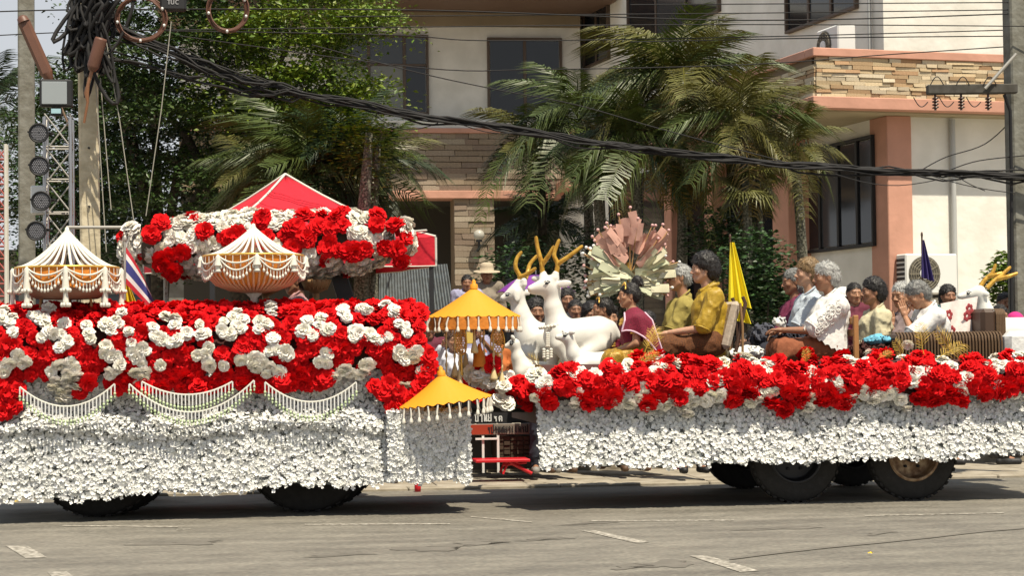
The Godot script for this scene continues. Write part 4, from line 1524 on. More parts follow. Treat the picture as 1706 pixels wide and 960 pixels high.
func make_stage() -> void:
	var T := truss("lighting_truss", "silver lighting truss tower beside the concrete pole", 100, 42, 500, 196, 20.2, mats["steel"], mats["galvanised"])
	var mb := MB.new()
	mb.tube([at(112, 379, 20.0), at(232, 379, 20.0)], 0.017, 8)
	put("cross_pipe", mb, mats["galvanised"], T)
	truss("lighting_truss", "thin red and white truss cut by the left edge", 4, 16, 500, 240, 21.0, mats["offwhite"], mat("faded_red", lin(0.4, 0.1, 0.08), 0.6))
	var n := 0
	for q in [[66, 222, "topmost round black stage light on the truss"], [67, 277, "second round stage light from the top of the truss"], [70, 335, "round stage light in front of the white panel"], [62, 385, "lowest round stage light, beside the white lantern's peak"]]:
		var c := at(q[0], q[1], 19.85)
		var face := (cam + Vector3(-3.2, 0, 2) - c)
		face.y = -0.6
		face = face.normalized()
		var sx := Vector3.UP.cross(face).normalized()
		var bs := Basis(sx, face, sx.cross(face))
		var L := thing("stage_light", q[2], "stage light", c, "round stage lights on the truss")
		mb = MB.new()
		mb.lathe(Transform3D(bs, c), [Vector2(0.001, -0.22), Vector2(0.05, -0.22), Vector2(0.075, -0.12), Vector2(0.1, -0.02), Vector2(0.104, 0.02), Vector2(0.088, 0.02), Vector2(0.086, 0.0), Vector2(0.001, 0.0)], 20)
		put("housing", mb, mats["black"], L)
		mb = MB.new()
		mb.lathe(Transform3D(bs, c), [Vector2(0.001, 0.006), Vector2(0.084, 0.006), Vector2(0.084, 0.001)], 20)
		put("lens_plate", mb, mat("lens_grey", lin(0.05, 0.05, 0.055), 0.4), L)
		mb = MB.new()
		for i in range(-4, 5):
			for j in range(-4, 5):
				var p := Vector2(i + 0.5 * (j % 2), j * 0.87) * 0.0195
				if p.length() < 0.078 and p.length() > 0.012:
					mb.ell(Transform3D(bs, c + bs * Vector3(p.x, 0.008, p.y)), Vector3(0.0075, 0.004, 0.0075), 6)
		put("led_lenses", mb, mat("led", lin(0.22, 0.22, 0.24), 0.25), L)
		mb = MB.new()
		var pts := []
		for k in 9:
			var an := PI * k / 8
			pts.append(c + sx * cos(an) * 0.125 - face * (0.08 + sin(an) * 0.16) + Vector3.UP * 0.02)
		mb.tube(pts, 0.011, 5)
		mb.tube([pts[4], pts[4] - face * 0.1 + U * 0.1], 0.014, 5)
		put("yoke", mb, mats["black"], L)
	var w := at(63, 333, 20.02)
	mb = MB.new()
	fbox(mb, w, U, V, -0.07, 0.08, w.y - 0.15, w.y + 0.15, 0, 0.12, 0.015)
	one("white_panel_lamp", "small white panel lamp behind a round stage light", "lamp", mb, mats["white_paint"], w)
	var c := at(94, 155, 20.3)
	var L := thing("flood_light", "square flood light with a pale glass face above the truss", "flood light", c)
	mb = MB.new()
	fbox(mb, c, U, V, -0.17, 0.17, c.y - 0.145, c.y + 0.145, 0.0, 0.1, 0.015)
	put("housing", mb, mats["black"], L)
	mb = MB.new()
	fbox(mb, c, U, V, -0.145, 0.115, c.y - 0.12, c.y + 0.12, -0.012, -0.001, 0.004)
	put("glass", mb, mat("flood_glass", lin(0.30, 0.33, 0.34), 0.15), L)
	mb = MB.new()
	fbox(mb, c, U, V, -0.06, 0.06, c.y - 0.24, c.y - 0.15, 0.02, 0.07, 0.01)
	put("driver_box", mb, mats["dark_steel"], L)
	mb = MB.new()
	fbox(mb, c, U, V, -0.05, 0.05, c.y - 0.215, c.y - 0.165, 0.008, 0.018)
	put("label_plate", mb, mat("label_blue", lin(0.35, 0.55, 0.6), 0.5), L)

# ---------------------------------------------------------------- tent, fence, stall
func make_stall() -> void:
	var red := cloth("tent_red", lin(0.62, 0.012, 0.03), 0.25)
	var ctr := at(478, 560, 23.3)
	ctr.y = 0.42
	var T := thing("red_tent", "red pop-up tent with white piping behind the flower canopy", "tent", ctr)
	var th := deg_to_rad(19.0)
	var D := 1.95
	var fx := Vector3.RIGHT
	var fz := Vector3.BACK
	var ex := [fx * -sin(th) + fz * cos(th), fx * cos(th) + fz * sin(th), fx * sin(th) - fz * cos(th), fx * -cos(th) - fz * sin(th)]
	var eave := 2.70
	var peak := Vector3(ctr.x, 3.52, ctr.z)
	var cor := []
	for k in 4:
		cor.append(Vector3(ctr.x, eave, ctr.z) + ex[k] * D)
	for k in 4:
		var a: Vector3 = cor[k]
		var b: Vector3 = cor[(k + 1) % 4]
		var P := []
		for y in 9:
			var row := []
			for x in 9:
				var f := y / 8.0
				var e := a.lerp(b, x / 8.0)
				var p := e.lerp(peak, f)
				p.y -= sin(f * PI) * 0.10 + sin(x / 8.0 * PI) * (1 - f) * 0.04 + 0.012 * sin(x * 2.1 + y)
				row.append(p)
			P.append(row)
		var mb := MB.new()
		mb.grid(P)
		put("roof_panel", mb, red, T)
		P = []
		for y in 3:
			var row := []
			for x in 13:
				var f := x / 12.0
				var p := a.lerp(b, f) + Vector3.DOWN * (0.17 * y + 0.02 * sin(f * PI))
				p += (a + b - 2 * Vector3(ctr.x, eave, ctr.z)).normalized() * 0.02 * sin(f * 19.0) * y
				row.append(p)
			P.append(row)
		mb = MB.new()
		mb.grid(P)
		put("valance", mb, red, T)
		mb = MB.new()
		var pts := []
		for y in 9:
			var f := y / 8.0
			var p := a.lerp(peak, f)
			p.y -= sin(f * PI) * 0.10 - 0.008
			pts.append(p)
		mb.tube(pts, 0.016, 5)
		mb.tube([a, a + Vector3.DOWN * 0.34], 0.016, 5)
		mb.tube(P[2], 0.008, 4)
		put("piping", mb, mats["offwhite"], T)
		mb = MB.new()
		var ft: Vector3 = a.lerp(Vector3(ctr.x, eave, ctr.z), 0.03)
		mb.box(Transform3D(Basis.IDENTITY, Vector3(ft.x, (eave - 0.05 + 0.42) / 2, ft.z)), Vector3(0.055, eave - 0.47, 0.055), 0.008)
		put("leg", mb, mats["dark_steel"], T)
		mb = MB.new()
		var ci := Vector3(ctr.x, eave - 0.25, ctr.z)
		var ai := a.lerp(ci, 0.06)
		var bi := b.lerp(ci, 0.06)
		mb.tube([ai + Vector3.DOWN * 0.14, bi + Vector3.UP * 0.1], 0.014, 5)
		mb.tube([ai + Vector3.UP * 0.1, bi + Vector3.DOWN * 0.14], 0.014, 5)
		put("scissor_bar", mb, mats["galvanised"], T)
	# corrugated fence
	var A := at(632, 517, 24.6)
	var Bp := at(757, 517, 24.4)
	var A2 := at(632, 447, 24.6)
	var B2 := at(745, 440, 24.4)
	var dirf := (Bp - A).normalized()
	var C := thing("corrugated_fence", "blue grey corrugated metal sheet standing behind the tent leg", "fence", (A + Bp) / 2)
	var P := []
	for y in 2:
		var row := []
		for x in 101:
			var f := x / 100.0
			var p := (A.lerp(Bp, f)) if y == 0 else A2.lerp(B2, f)
			p += V * 0.014 * sin(x * TAU / 4.0)
			row.append(p)
		P.append(row)
	var mb := MB.new()
	mb.grid(P)
	put("sheet", mb, nmat("zinc", lin(0.34, 0.40, 0.44), 0.45, tex_cache["streaks"], 1.2, null, 0.5, 0.2), C)
	mb = MB.new()
	fbox(mb, (A + Bp) / 2, dirf, dirf.cross(Vector3.UP), -0.53, 0.5, A.y - 0.1, A.y, -0.03, 0.05, 0.006)
	put("rail", mb, mats["dark_wood"], C)
	mb = MB.new()
	fbox(mb, (A + Bp) / 2, dirf, dirf.cross(Vector3.UP), -0.5, -0.45, 0.42, A.y - 0.1, 0, 0.05)
	fbox(mb, (A + Bp) / 2, dirf, dirf.cross(Vector3.UP), 0.40, 0.45, 0.42, A.y - 0.1, 0, 0.05)
	put("post", mb, mats["dark_wood"], C)
	# food cart seen through the gap between the floats
	var t := 19.65
	var l := on(770, 700, t)
	var K := thing("food_cart", "dark food cart with a lettered pancake sign, seen between the floats", "food cart", Vector3(l.x, 0.1, l.z))
	var x0 := l.dot(U)
	var x1 := on(915, 700, t).dot(U)
	var yb := on(850, 724, t).y
	var yt := on(850, 706, t).y
	mb = MB.new()
	fbox(mb, Vector3.ZERO, U, V, x0, x1, yb, yt, t, t + 0.05, 0.004)
	put("sign_board", mb, mat("sign_grey", lin(0.20, 0.17, 0.14), 0.5), K)
	mb = MB.new()
	var s0 := on(778, 715, t).dot(U)
	var s1 := on(822, 715, t).dot(U)
	fbox(mb, Vector3.ZERO, U, V, s0, s1, yb + 0.005, yt - 0.005, t - 0.008, t - 0.001)
	put("red_band", mb, mat("sign_red", lin(0.34, 0.04, 0.015), 0.5), K)
	# Thai lettering drawn as strokes: each letter a list of strokes in a unit square
	var glyph := {
		"po": [[0.2, 0.8, 0.1, 0.8, 0.1, 0.9, 0.2, 0.9, 0.2, 0.1, 0.8, 0.1, 0.8, 1.25]],
		"aa": [[0.25, 0.75, 0.45, 0.95, 0.7, 0.85, 0.7, 0.05]],
		"no": [[0.1, 0.9, 0.25, 0.9, 0.25, 0.1, 0.4, 0.1, 0.7, 0.9, 0.8, 0.9, 0.8, 0.1, 0.95, 0.15]],
		"cho": [[0.15, 0.7, 0.3, 0.9, 0.3, 0.1, 0.75, 0.1, 0.75, 0.7, 0.55, 0.75, 0.9, 1.0]],
		"yo": [[0.2, 0.9, 0.15, 0.6, 0.35, 0.5, 0.15, 0.4, 0.15, 0.1, 0.8, 0.1, 0.8, 0.95]],
		"ae": [[0.35, 0.95, 0.35, 0.15, 0.5, 0.1]],
		"kho": [[0.3, 0.05, 0.2, 0.6, 0.3, 0.9, 0.75, 0.9, 0.85, 0.7, 0.85, 0.05], [0.3, 0.5, 0.45, 0.55, 0.45, 0.35]],
		"ro": [[0.25, 0.85, 0.7, 0.8, 0.35, 0.6, 0.65, 0.5, 0.65, 0.05]],
	}
	var rows := [[["ro", "po", "aa", "no", "cho", "yo", "aa", "ae", "ae", "kho", "ro", "po"], 812, 880, 722.0, 709.0, t - 0.011, mats["black"]],
		[["po", "aa", "no", "yo"], 793, 822, 704.0, 688.0, t + 0.09, mats["white_paint"]], [["ro", "kho"], 824, 840, 703.0, 692.0, t + 0.09, mats["white_paint"]]]
	for row in rows:
		var word: Array = row[0]
		var gx := on(row[1], 715, t).dot(U)
		var gw := (on(row[2], 715, t).dot(U) - gx) / word.size()
		var g0: float = on(row[1], row[3], t).y
		var gh: float = (on(row[1], row[4], t).y - g0) * 0.85
		mb = MB.new()
		for k in word.size():
			for st in glyph[word[k]]:
				for j in range(0, st.size() - 2, 2):
					var a := Vector2(gx + (k + st[j] * 0.9) * gw, g0 + st[j + 1] * gh)
					var b := Vector2(gx + (k + st[j + 2] * 0.9) * gw, g0 + st[j + 3] * gh)
					var dd := (b - a)
					var L := dd.length() + 0.008
					dd = dd.normalized()
					var xx := U * dd.x + Vector3.UP * dd.y
					var yy := U * -dd.y + Vector3.UP * dd.x
					mb.box(Transform3D(Basis(xx, yy, -V), rf((a.x + b.x) / 2, (a.y + b.y) / 2, row[5])), Vector3(L, 0.010, 0.004 + 0.0005 * (j % 4)))
		put("lettering", mb, row[6], K)
	mb = MB.new()
	var bx0 := on(829, 740, t).dot(U)
	fbox(mb, Vector3.ZERO, U, V, bx0, x1, on(850, 765, t).y, yb - 0.02, t + 0.06, t + 0.5)
	put("crate_core", mb, mats["dark_wood"], K)
	for r in 5:
		for q in 8:
			mb = MB.new()
			var w := (x1 - bx0) / 8
			var hh := (yb - 0.02 - on(850, 765, t).y) / 5
			fbox(mb, Vector3.ZERO, U, V, bx0 + q * w + 0.004, bx0 + (q + 1) * w - 0.004, on(850, 765, t).y + r * hh + 0.004, on(850, 765, t).y + (r + 1) * hh - 0.004, t + 0.02 + 0.012 * ((q + r) % 2), t + 0.058)
			put("woven_slat", mb, nmat("wicker_dark", lin(0.085, 0.055, 0.03), 0.8, tex_cache["speck"], 3.0), K)
	mb = MB.new()
	for px in [805, 830]:
		var x := on(px, 740, t).dot(U)
		fbox(mb, Vector3.ZERO, U, V, x - 0.012, x + 0.012, 0.1, yb - 0.003, t + 0.0, t + 0.03)
	fbox(mb, Vector3.ZERO, U, V, on(792, 740, t).dot(U), on(829, 740, t).dot(U), yb - 0.05, yb - 0.03, t - 0.02, t - 0.001)
	put("white_frame", mb, mats["white_paint"], K)
	mb = MB.new()
	fbox(mb, Vector3.ZERO, U, V, x0 - 0.1, x1 + 0.1, yt + 0.003, yt + 0.26, t + 0.1, t + 0.6)
	put("canopy", mb, mats["dark_steel"], K)
	mb = MB.new()
	fbox(mb, Vector3.ZERO, U, V, x0, x1, 0.1, yb, t + 0.55, t + 0.6)
	put("back_panel", mb, mat("panel_grey", lin(0.12, 0.115, 0.10), 0.8), K)
	# folding red table
	var tt := 19.35
	var q0 := on(790, 767, tt)
	var q1 := on(880, 766, tt)
	var TB := thing("red_table", "small red metal folding table in front of the food cart", "table", Vector3(q0.x, 0.1, q0.z))
	mb = MB.new()
	fbox(mb, Vector3.ZERO, U, V, q0.dot(U), q1.dot(U), q0.y - 0.02, q0.y + 0.01, tt - 0.15, tt + 0.2, 0.006)
	put("tabletop", mb, mats["red_plastic"], TB)
	for s in [0, 1]:
		mb = MB.new()
		mb.tube([rf(q0.dot(U) + 0.28, 0.11, tt - 0.1 + 0.25 * s), rf(q0.dot(U) + 0.32, 0.2, tt - 0.1 + 0.25 * s), rf(q1.dot(U) - 0.12, q0.y - 0.02, tt - 0.1 + 0.25 * s)], 0.014, 6)
		put("leg", mb, mats["red_plastic"], TB)
		mb = MB.new()
		mb.tube([rf(q1.dot(U) + 0.02, 0.11, tt - 0.1 + 0.25 * s), rf(q1.dot(U) - 0.2, q0.y - 0.02, tt - 0.1 + 0.25 * s)], 0.02, 6)
		put("leg", mb, mats["red_plastic"], TB)
	mb = MB.new()
	mb.tube([rf(q0.dot(U) + 0.28, 0.2, tt - 0.1), rf(q1.dot(U) - 0.03, 0.22, tt - 0.1)], 0.012, 6)
	put("stretcher", mb, mats["red_plastic"], TB)
	# red plastic stools by the kerb
	for q in [[1100, "red plastic stool behind the trailer, at the kerb"], [690, "red plastic stool behind the hood of the front float"]]:
		var c := on(q[0], 797, 19.7)
		var S := thing("plastic_stool", q[1], "stool", Vector3(c.x, 0.1, c.z), "red plastic stools at the kerb")
		mb = MB.new()
		mb.box(Transform3D(Basis(U, Vector3.UP, -V), Vector3(c.x, 0.54, c.z)), Vector3(0.28, 0.03, 0.28), 0.012)
		put("seat", mb, mats["red_plastic"], S)
		for k in 4:
			mb = MB.new()
			var sx: float = 1 if k % 2 else -1
			var sz: float = 1 if k / 2 else -1
			mb.tube([Vector3(c.x, 0.10, c.z) + U * sx * 0.15 + V * sz * 0.15, Vector3(c.x, 0.52, c.z) + U * sx * 0.11 + V * sz * 0.11], [0.018, 0.024], 6)
			put("leg", mb, mats["red_plastic"], S)

# ---------------------------------------------------------------- flowers
var red_mesh := []
var white_mesh := []
var floret: ArrayMesh

func make_flower(seed_: int, layers: Array, ruffle: float) -> ArrayMesh:
	var r := RandomNumberGenerator.new()
	r.seed = seed_
	var mb := MB.new()
	for L in layers:
		var n: int = L[0]
		for k in n:
			var az: float = TAU * k / n + r.randf_range(-0.25, 0.25)
			var tilt: float = L[1] + r.randf_range(-0.14, 0.14)
			var ln: float = L[2] * r.randf_range(0.88, 1.1)
			var wd: float = L[3] * r.randf_range(0.85, 1.15)
			var rad := Vector3(cos(az), 0, sin(az))
			var tan_ := Vector3(-sin(az), 0, cos(az))
			var sh := r.randf_range(0.8, 1.08)
			mb.col = Color(sh, sh * r.randf_range(0.95, 1.0), sh * r.randf_range(0.9, 1.0))
			var P := []
			for y in 4:
				var s := y / 3.0
				var row := []
				for x in 4:
					var w := (x / 3.0 - 0.5) * 2.0
					var a := tilt + 0.5 * (s - 0.4)
					var d := rad * sin(a) + Vector3.UP * cos(a)
					var nn := Vector3.UP * sin(a) - rad * cos(a)
					var hw := wd * (0.25 + 0.95 * sin(PI * (0.12 + 0.62 * s)))
					var p := d * ln * (s - 0.10 * w * w * s) + tan_ * w * hw + nn * (0.22 * w * w * hw)
					if y == 3:
						p += nn * r.randf_range(-ruffle, ruffle) + d * r.randf_range(-ruffle, ruffle)
					row.append(p)
				P.append(row)
			mb.grid(P)
	return mb.mesh()

func make_flower_meshes() -> void:
	for k in 5:
		red_mesh.append(make_flower(100 + k, [[9, 1.75, 0.88, 0.33], [9, 1.35, 0.95, 0.33], [9, 1.0, 0.97, 0.31], [8, 0.68, 0.97, 0.29], [6, 0.38, 0.95, 0.27], [4, 0.12, 0.92, 0.24]], 0.10))
		white_mesh.append(make_flower(200 + k, [[8, 1.65, 0.92, 0.38], [8, 1.2, 0.95, 0.38], [7, 0.8, 0.92, 0.36], [5, 0.45, 0.86, 0.32], [4, 0.15, 0.8, 0.25]], 0.085))
	var mb := MB.new()
	for k in 4:
		var an := TAU * k / 4
		var d := Vector3(cos(an), 0, sin(an))
		var s := Vector3(-sin(an), 0, cos(an))
		var sh := 0.9 + 0.05 * (k % 3)
		mb.col = Color(sh, sh, sh)
		var p0 := Vector3.ZERO
		var a := d * 0.55 + s * 0.5 + Vector3.UP * 0.14
		var b := d * 0.55 - s * 0.5 + Vector3.UP * 0.14
		var c := d * 1.0 + s * 0.3 + Vector3.UP * 0.32
		var e := d * 1.0 - s * 0.3 + Vector3.UP * 0.32
		var m := d * 0.6 + Vector3.UP * 0.05
		mb.tri(p0, a, m)
		mb.tri(p0, m, b)
		mb.quad(m, a, c, d * 1.05 + Vector3.UP * 0.24, Vector3.UP)
		mb.quad(m, b, e, d * 1.05 + Vector3.UP * 0.24, Vector3.UP)
	floret = mb.mesh()
	var m := vmat("red_petal", 0.9)
	m.metallic_specular = 0.2
	m.albedo_color = lin(0.74, 0.012, 0.016)
	m.backlight_enabled = true
	m.backlight = Color(0.4, 0.02, 0.02)
	m = vmat("deep_red_petal", 0.9)
	m.metallic_specular = 0.2
	m.albedo_color = lin(0.58, 0.006, 0.010)
	m = vmat("white_petal", 0.85)
	m.albedo_color = lin(0.87, 0.85, 0.79)
	m.backlight_enabled = true
	m.backlight = Color(0.3, 0.29, 0.26)
	m = vmat("cream_petal", 0.6)
	m.albedo_color = lin(0.84, 0.82, 0.72)
	m = vmat("floret_white", 0.5)
	m.albedo_color = lin(0.82, 0.82, 0.80)
	m.backlight_enabled = true
	m.backlight = Color(0.25, 0.25, 0.24)

var spare := {}

# blooms past three hundred of a kind on one thing join in one part
func rest_of_flowers() -> void:
	for k in spare:
		if spare[k][1]:
			scatter("white_flower_mass" if spare[k][3] else "red_flower_mass", (white_mesh if spare[k][3] else red_mesh)[2], mats["white_petal" if spare[k][3] else "red_petal"], spare[k][1], spare[k][2])

func flower(parent: Node, p: Vector3, n: Vector3, white: bool, r: float) -> void:
	n = (n + Vector3(rng.randfn(0, 0.25), rng.randfn(0, 0.25), rng.randfn(0, 0.25))).normalized()
	var x := n.cross(Vector3.UP if absf(n.y) < 0.9 else Vector3.RIGHT).normalized()
	var bs := Basis(x, n, x.cross(n)) * Basis(Vector3.UP, rnd(0, TAU))
	var s := r * rnd(0.88, 1.14)
	bs = bs.scaled(Vector3.ONE * s) * Basis.from_scale(Vector3(1, rnd(0.75, 1.0), 1))
	var m: Material = (mats["cream_petal"] if rnd(0, 1) < 0.3 else mats["white_petal"]) if white else (mats["deep_red_petal"] if rnd(0, 1) < 0.14 else mats["red_petal"])
	var key := "%d%s" % [parent.get_instance_id(), white]
	if not spare.has(key):
		spare[key] = [0, [], parent, white]
	spare[key][0] += 1
	if spare[key][0] > 299:
		spare[key][1].append(Transform3D(bs, p - n * r * 0.45))
		return
	inst("white_flower" if white else "red_flower", (white_mesh if white else red_mesh)[rng.randi_range(0, 4)], m, parent, Transform3D(bs, p - n * r * 0.45 - gpos(parent)))

# a long rounded mass of blooms: centre line at height hc and depth t0, half height ry, half depth rt
func on_bolster(px: float, py: float, hc: float, t0: float, ry: float, rt: float) -> Array:
	var t := t0 - rt
	var p := on(px, py, t)
	for k in 4:
		var q := clampf((p.y - hc) / ry, -1.0, 1.0)
		t = t0 - rt * (sqrt(maxf(1.0 - q * q, 0.0)) if q > 0.0 else 1.0 - 0.12 * q * q)
		p = on(px, py, t)
	var q2 := clampf((p.y - hc) / ry, -1.0, 1.0)
	return [p, (Vector3.UP * q2 / ry - V * sqrt(maxf(1.0 - q2 * q2, 0.02)) / rt).normalized()]

# cloth sheet thick with small white blooms, its profile a list of (height, depth)
func petal_skirt(parent: Node, s0: float, s1: float, prof: Callable, bottom: Callable, n: int) -> void:
	var P := []
	for y in 13:
		var row := []
		for x in 60:
			var s := lerpf(s0, s1, x / 59.0)
			var q: Vector2 = prof.call(s, y / 12.0)
			row.append(rf(s, q.x, q.y))
		P.append(row)
	var mb := MB.new()
	mb.grid(P)
	put("skirt_backing", mb, mat("skirt_net", lin(0.16, 0.165, 0.15), 0.9), parent)
	var xfs := []
	var cols := []
	for k in n:
		var s := rnd(s0, s1)
		var y := rnd(0.0, 1.0)
		var q: Vector2 = prof.call(s, y)
		var q2: Vector2 = prof.call(s, y + 0.03)
		var tg := (q2 - q).normalized()
		var nn := (Vector3.UP * -tg.y + V * tg.x)
		if nn.dot(V) > 0:
			nn = -nn
		nn = (nn + Vector3(rng.randfn(0, 0.36), rng.randfn(0.0, 0.36), rng.randfn(0, 0.36))).normalized()
		var x := nn.cross(Vector3.UP).normalized()
		var bs := Basis(x, nn, x.cross(nn)) * Basis(Vector3.UP, rnd(0, TAU))
		xfs.append(Transform3D(bs.scaled(Vector3.ONE * rnd(0.013, 0.022)), rf(s, q.x + rng.randfn(0, 0.012), q.y - rnd(0.0, 0.035) - 0.03 * noise.get_noise_2d(s * 3.0, q.x * 4.0))))
		var g := rnd(0.86, 1.04)
		cols.append(Color(g, g, g * rnd(0.95, 1.03)))
	scatter("small_white_blooms", floret, mats["floret_white"], xfs, parent, cols)

func wheel(parent: Node, p: Vector3, r: float, w: float, rim: Material) -> void:
	var bs := Basis(U, -V, Vector3.UP)
	var o := p + Vector3.UP * r
	var mb := MB.new()
	var k := r * 0.56
	mb.lathe(Transform3D(bs, o), [Vector2(k, w * 0.42), Vector2(k * 1.03, w * 0.47), Vector2(r * 0.76, w * 0.53), Vector2(r * 0.92, w * 0.47), Vector2(r * 0.985, w * 0.36), Vector2(r, w * 0.2), Vector2(r * 0.985, w * 0.17), Vector2(r, w * 0.14), Vector2(r, -w * 0.14), Vector2(r * 0.985, -w * 0.17), Vector2(r, -w * 0.2), Vector2(r * 0.97, -w * 0.4), Vector2(r * 0.76, -w * 0.5), Vector2(k, -w * 0.42)], 40)
	for j in 36:
		var an := TAU * j / 36
		var d := U * cos(an) + Vector3.UP * sin(an)
		mb.box(Transform3D(Basis(-U * sin(an) + Vector3.UP * cos(an), d, -V), o + d * (r - 0.004) - V * w * 0.34), Vector3(r * 0.09, 0.016, w * 0.2))
	var W := put("wheel", mb, nmat("tyre", lin(0.026, 0.024, 0.022), 0.85, tex_cache["streaks"], 1.5, tex_cache["grit"], 0.5), parent)
	mb = MB.new()
	mb.lathe(Transform3D(bs, o), [Vector2(k * 1.05, w * 0.47), Vector2(k * 1.04, w * 0.51), Vector2(k * 0.97, w * 0.51), Vector2(k * 0.93, w * 0.44), Vector2(k * 0.90, w * 0.1), Vector2(k * 0.8, w * 0.02), Vector2(k * 0.45, w * 0.10), Vector2(0.001, w * 0.11)], 36)
	var lip := []
	for j in 41:
		lip.append(o + (U * cos(TAU * j / 40) + Vector3.UP * sin(TAU * j / 40)) * k * 0.97 - V * w * 0.5)
	mb.tube(lip, k * 0.055, 7, false)
	var R := put("rim", mb, rim, W)
	R.set_meta("label", "")
	R.remove_meta("label")
	mb = MB.new()
	mb.lathe(Transform3D(bs, o), [Vector2(0.001, w * 0.42), Vector2(k * 0.22, w * 0.41), Vector2(k * 0.28, w * 0.34), Vector2(k * 0.30, w * 0.08)], 16)
	for j in 6:
		var an := TAU * j / 6
		mb.lathe(Transform3D(bs, o + (U * cos(an) + Vector3.UP * sin(an)) * k * 0.52), [Vector2(0.001, w * 0.2), Vector2(0.014, w * 0.2), Vector2(0.015, w * 0.05)], 6)
	put("hub", mb, mats["dark_steel"], W)

var LF_WHITE := [3, 528, 17, 540, 61, 531, 76, 537, 85, 554, 149, 554, 192, 534, 187, 551, 9, 607, 37, 605, 119, 608, 181, 618, 187, 592, 237, 605, 347, 608, 425, 596, 94, 633, 103, 649, 128, 642, 294, 531, 258, 560, 232, 581, 235, 625, 335, 556, 370, 553, 388, 528, 345, 590, 432, 549, 453, 524, 434, 595, 478, 585, 508, 553, 533, 542, 533, 602, 575, 524, 607, 517, 660, 524, 590, 553, 632, 567, 675, 546, 664, 592, 692, 599, 614, 607, 570, 618, 673, 640, 450, 610, 105, 560, 285, 570, 400, 548]
var CAN_RED := [271, 370, 253, 390, 303, 422, 271, 440, 285, 448, 342, 386, 374, 400, 395, 396, 434, 369, 444, 393, 505, 358, 495, 378, 498, 393, 490, 411, 526, 379, 572, 354, 572, 376, 555, 365, 547, 404, 565, 415, 629, 376, 607, 415, 643, 411, 660, 372, 664, 415, 585, 425, 510, 400]
var TR_RED := [932, 621, 930, 640, 953, 618, 918, 670, 944, 650, 979, 632, 979, 673, 1000, 659, 1020, 635, 1043, 638, 1023, 659, 1067, 624, 1090, 597, 1081, 635, 1078, 670, 1102, 635, 1099, 662, 1125, 632, 1131, 659, 1160, 606, 1166, 627, 1163, 641, 1189, 609, 1186, 635, 1218, 630, 1241, 612, 1224, 644, 1221, 665, 1247, 656, 1262, 624, 1294, 606, 1294, 632, 1303, 679, 1318, 615, 1332, 638, 1312, 653, 1338, 662, 1353, 600, 1388, 603, 1362, 630, 1385, 624, 1367, 647, 1379, 667, 1394, 665, 1411, 618, 1426, 635, 1437, 612, 1458, 597, 1478, 615, 1467, 641, 1502, 621, 1497, 636, 1528, 595, 1542, 609, 1560, 624, 1537, 638, 1560, 647, 1537, 665, 1560, 667, 1586, 665, 1592, 630, 1624, 600, 1615, 612, 1644, 624, 1621, 641, 1641, 653, 1674, 597, 1688, 618, 1682, 647, 1668, 653, 1700, 641, 1715, 615, 948, 616, 1012, 616, 1062, 612, 1115, 603, 1140, 600]
var TR_WHITE := [902, 638, 909, 655, 1037, 651, 1026, 673, 1046, 676, 1081, 609, 1110, 612, 1148, 650, 1157, 668, 1204, 612, 1198, 632, 1244, 595, 1282, 621, 1274, 602, 1279, 650, 1119, 673, 1091, 676, 1140, 680, 1180, 668, 1200, 660, 1265, 668, 1286, 621, 1344, 630, 1353, 618, 1397, 638, 1420, 603, 1440, 600, 1481, 659, 1455, 669, 1440, 660, 1519, 635, 1528, 621, 1574, 608, 1601, 656, 1656, 603, 1668, 608, 1697, 592, 1502, 595, 1656, 640, 1500, 668, 1350, 665, 1415, 668, 960, 668, 900, 620, 1075, 650, 1610, 630, 1712, 665, 965, 618, 1036, 616, 1098, 598, 1128, 606]

func garland(parent: Node, x0: float, y0: float, x1: float, y1: float, sag: float, rod: float, t: float, bead: Material) -> void:
	var mb := MB.new()
	var pts := []
	for k in 21:
		var f := k / 20.0
		pts.append(on(lerpf(x0, x1, f), lerpf(y0, y1, f) + sag * 4 * f * (1 - f), t))
	mb.tube(pts, 0.009, 6)
	var lower := []
	for p in pts:
		lower.append(p + Vector3.DOWN * rod)
	var G := put("garland", mb, mats["offwhite"], parent)
	var m2 := MB.new()
	var m3 := MB.new()
	var n := int((x1 - x0) / 6.0)
	for k in n + 1:
		var f := float(k) / n
		var p := on(lerpf(x0, x1, f), lerpf(y0, y1, f) + sag * 4 * f * (1 - f), t - 0.004)
		var l := rod * (0.6 + 0.4 * sin(PI * f))
		m2.tube([p, p + Vector3.DOWN * l], 0.0062, 5)
		m3.ell(Transform3D(Basis.IDENTITY, p + Vector3.DOWN * (l + 0.016)), Vector3(0.0115, 0.015, 0.0115), 6)
		m3.ell(Transform3D(Basis.IDENTITY, p + Vector3.DOWN * (l + 0.042)), Vector3(0.008, 0.012, 0.008), 5)
	put("rods", m2, mats["white_paint"], G)
	put("beads", m3, bead, G)

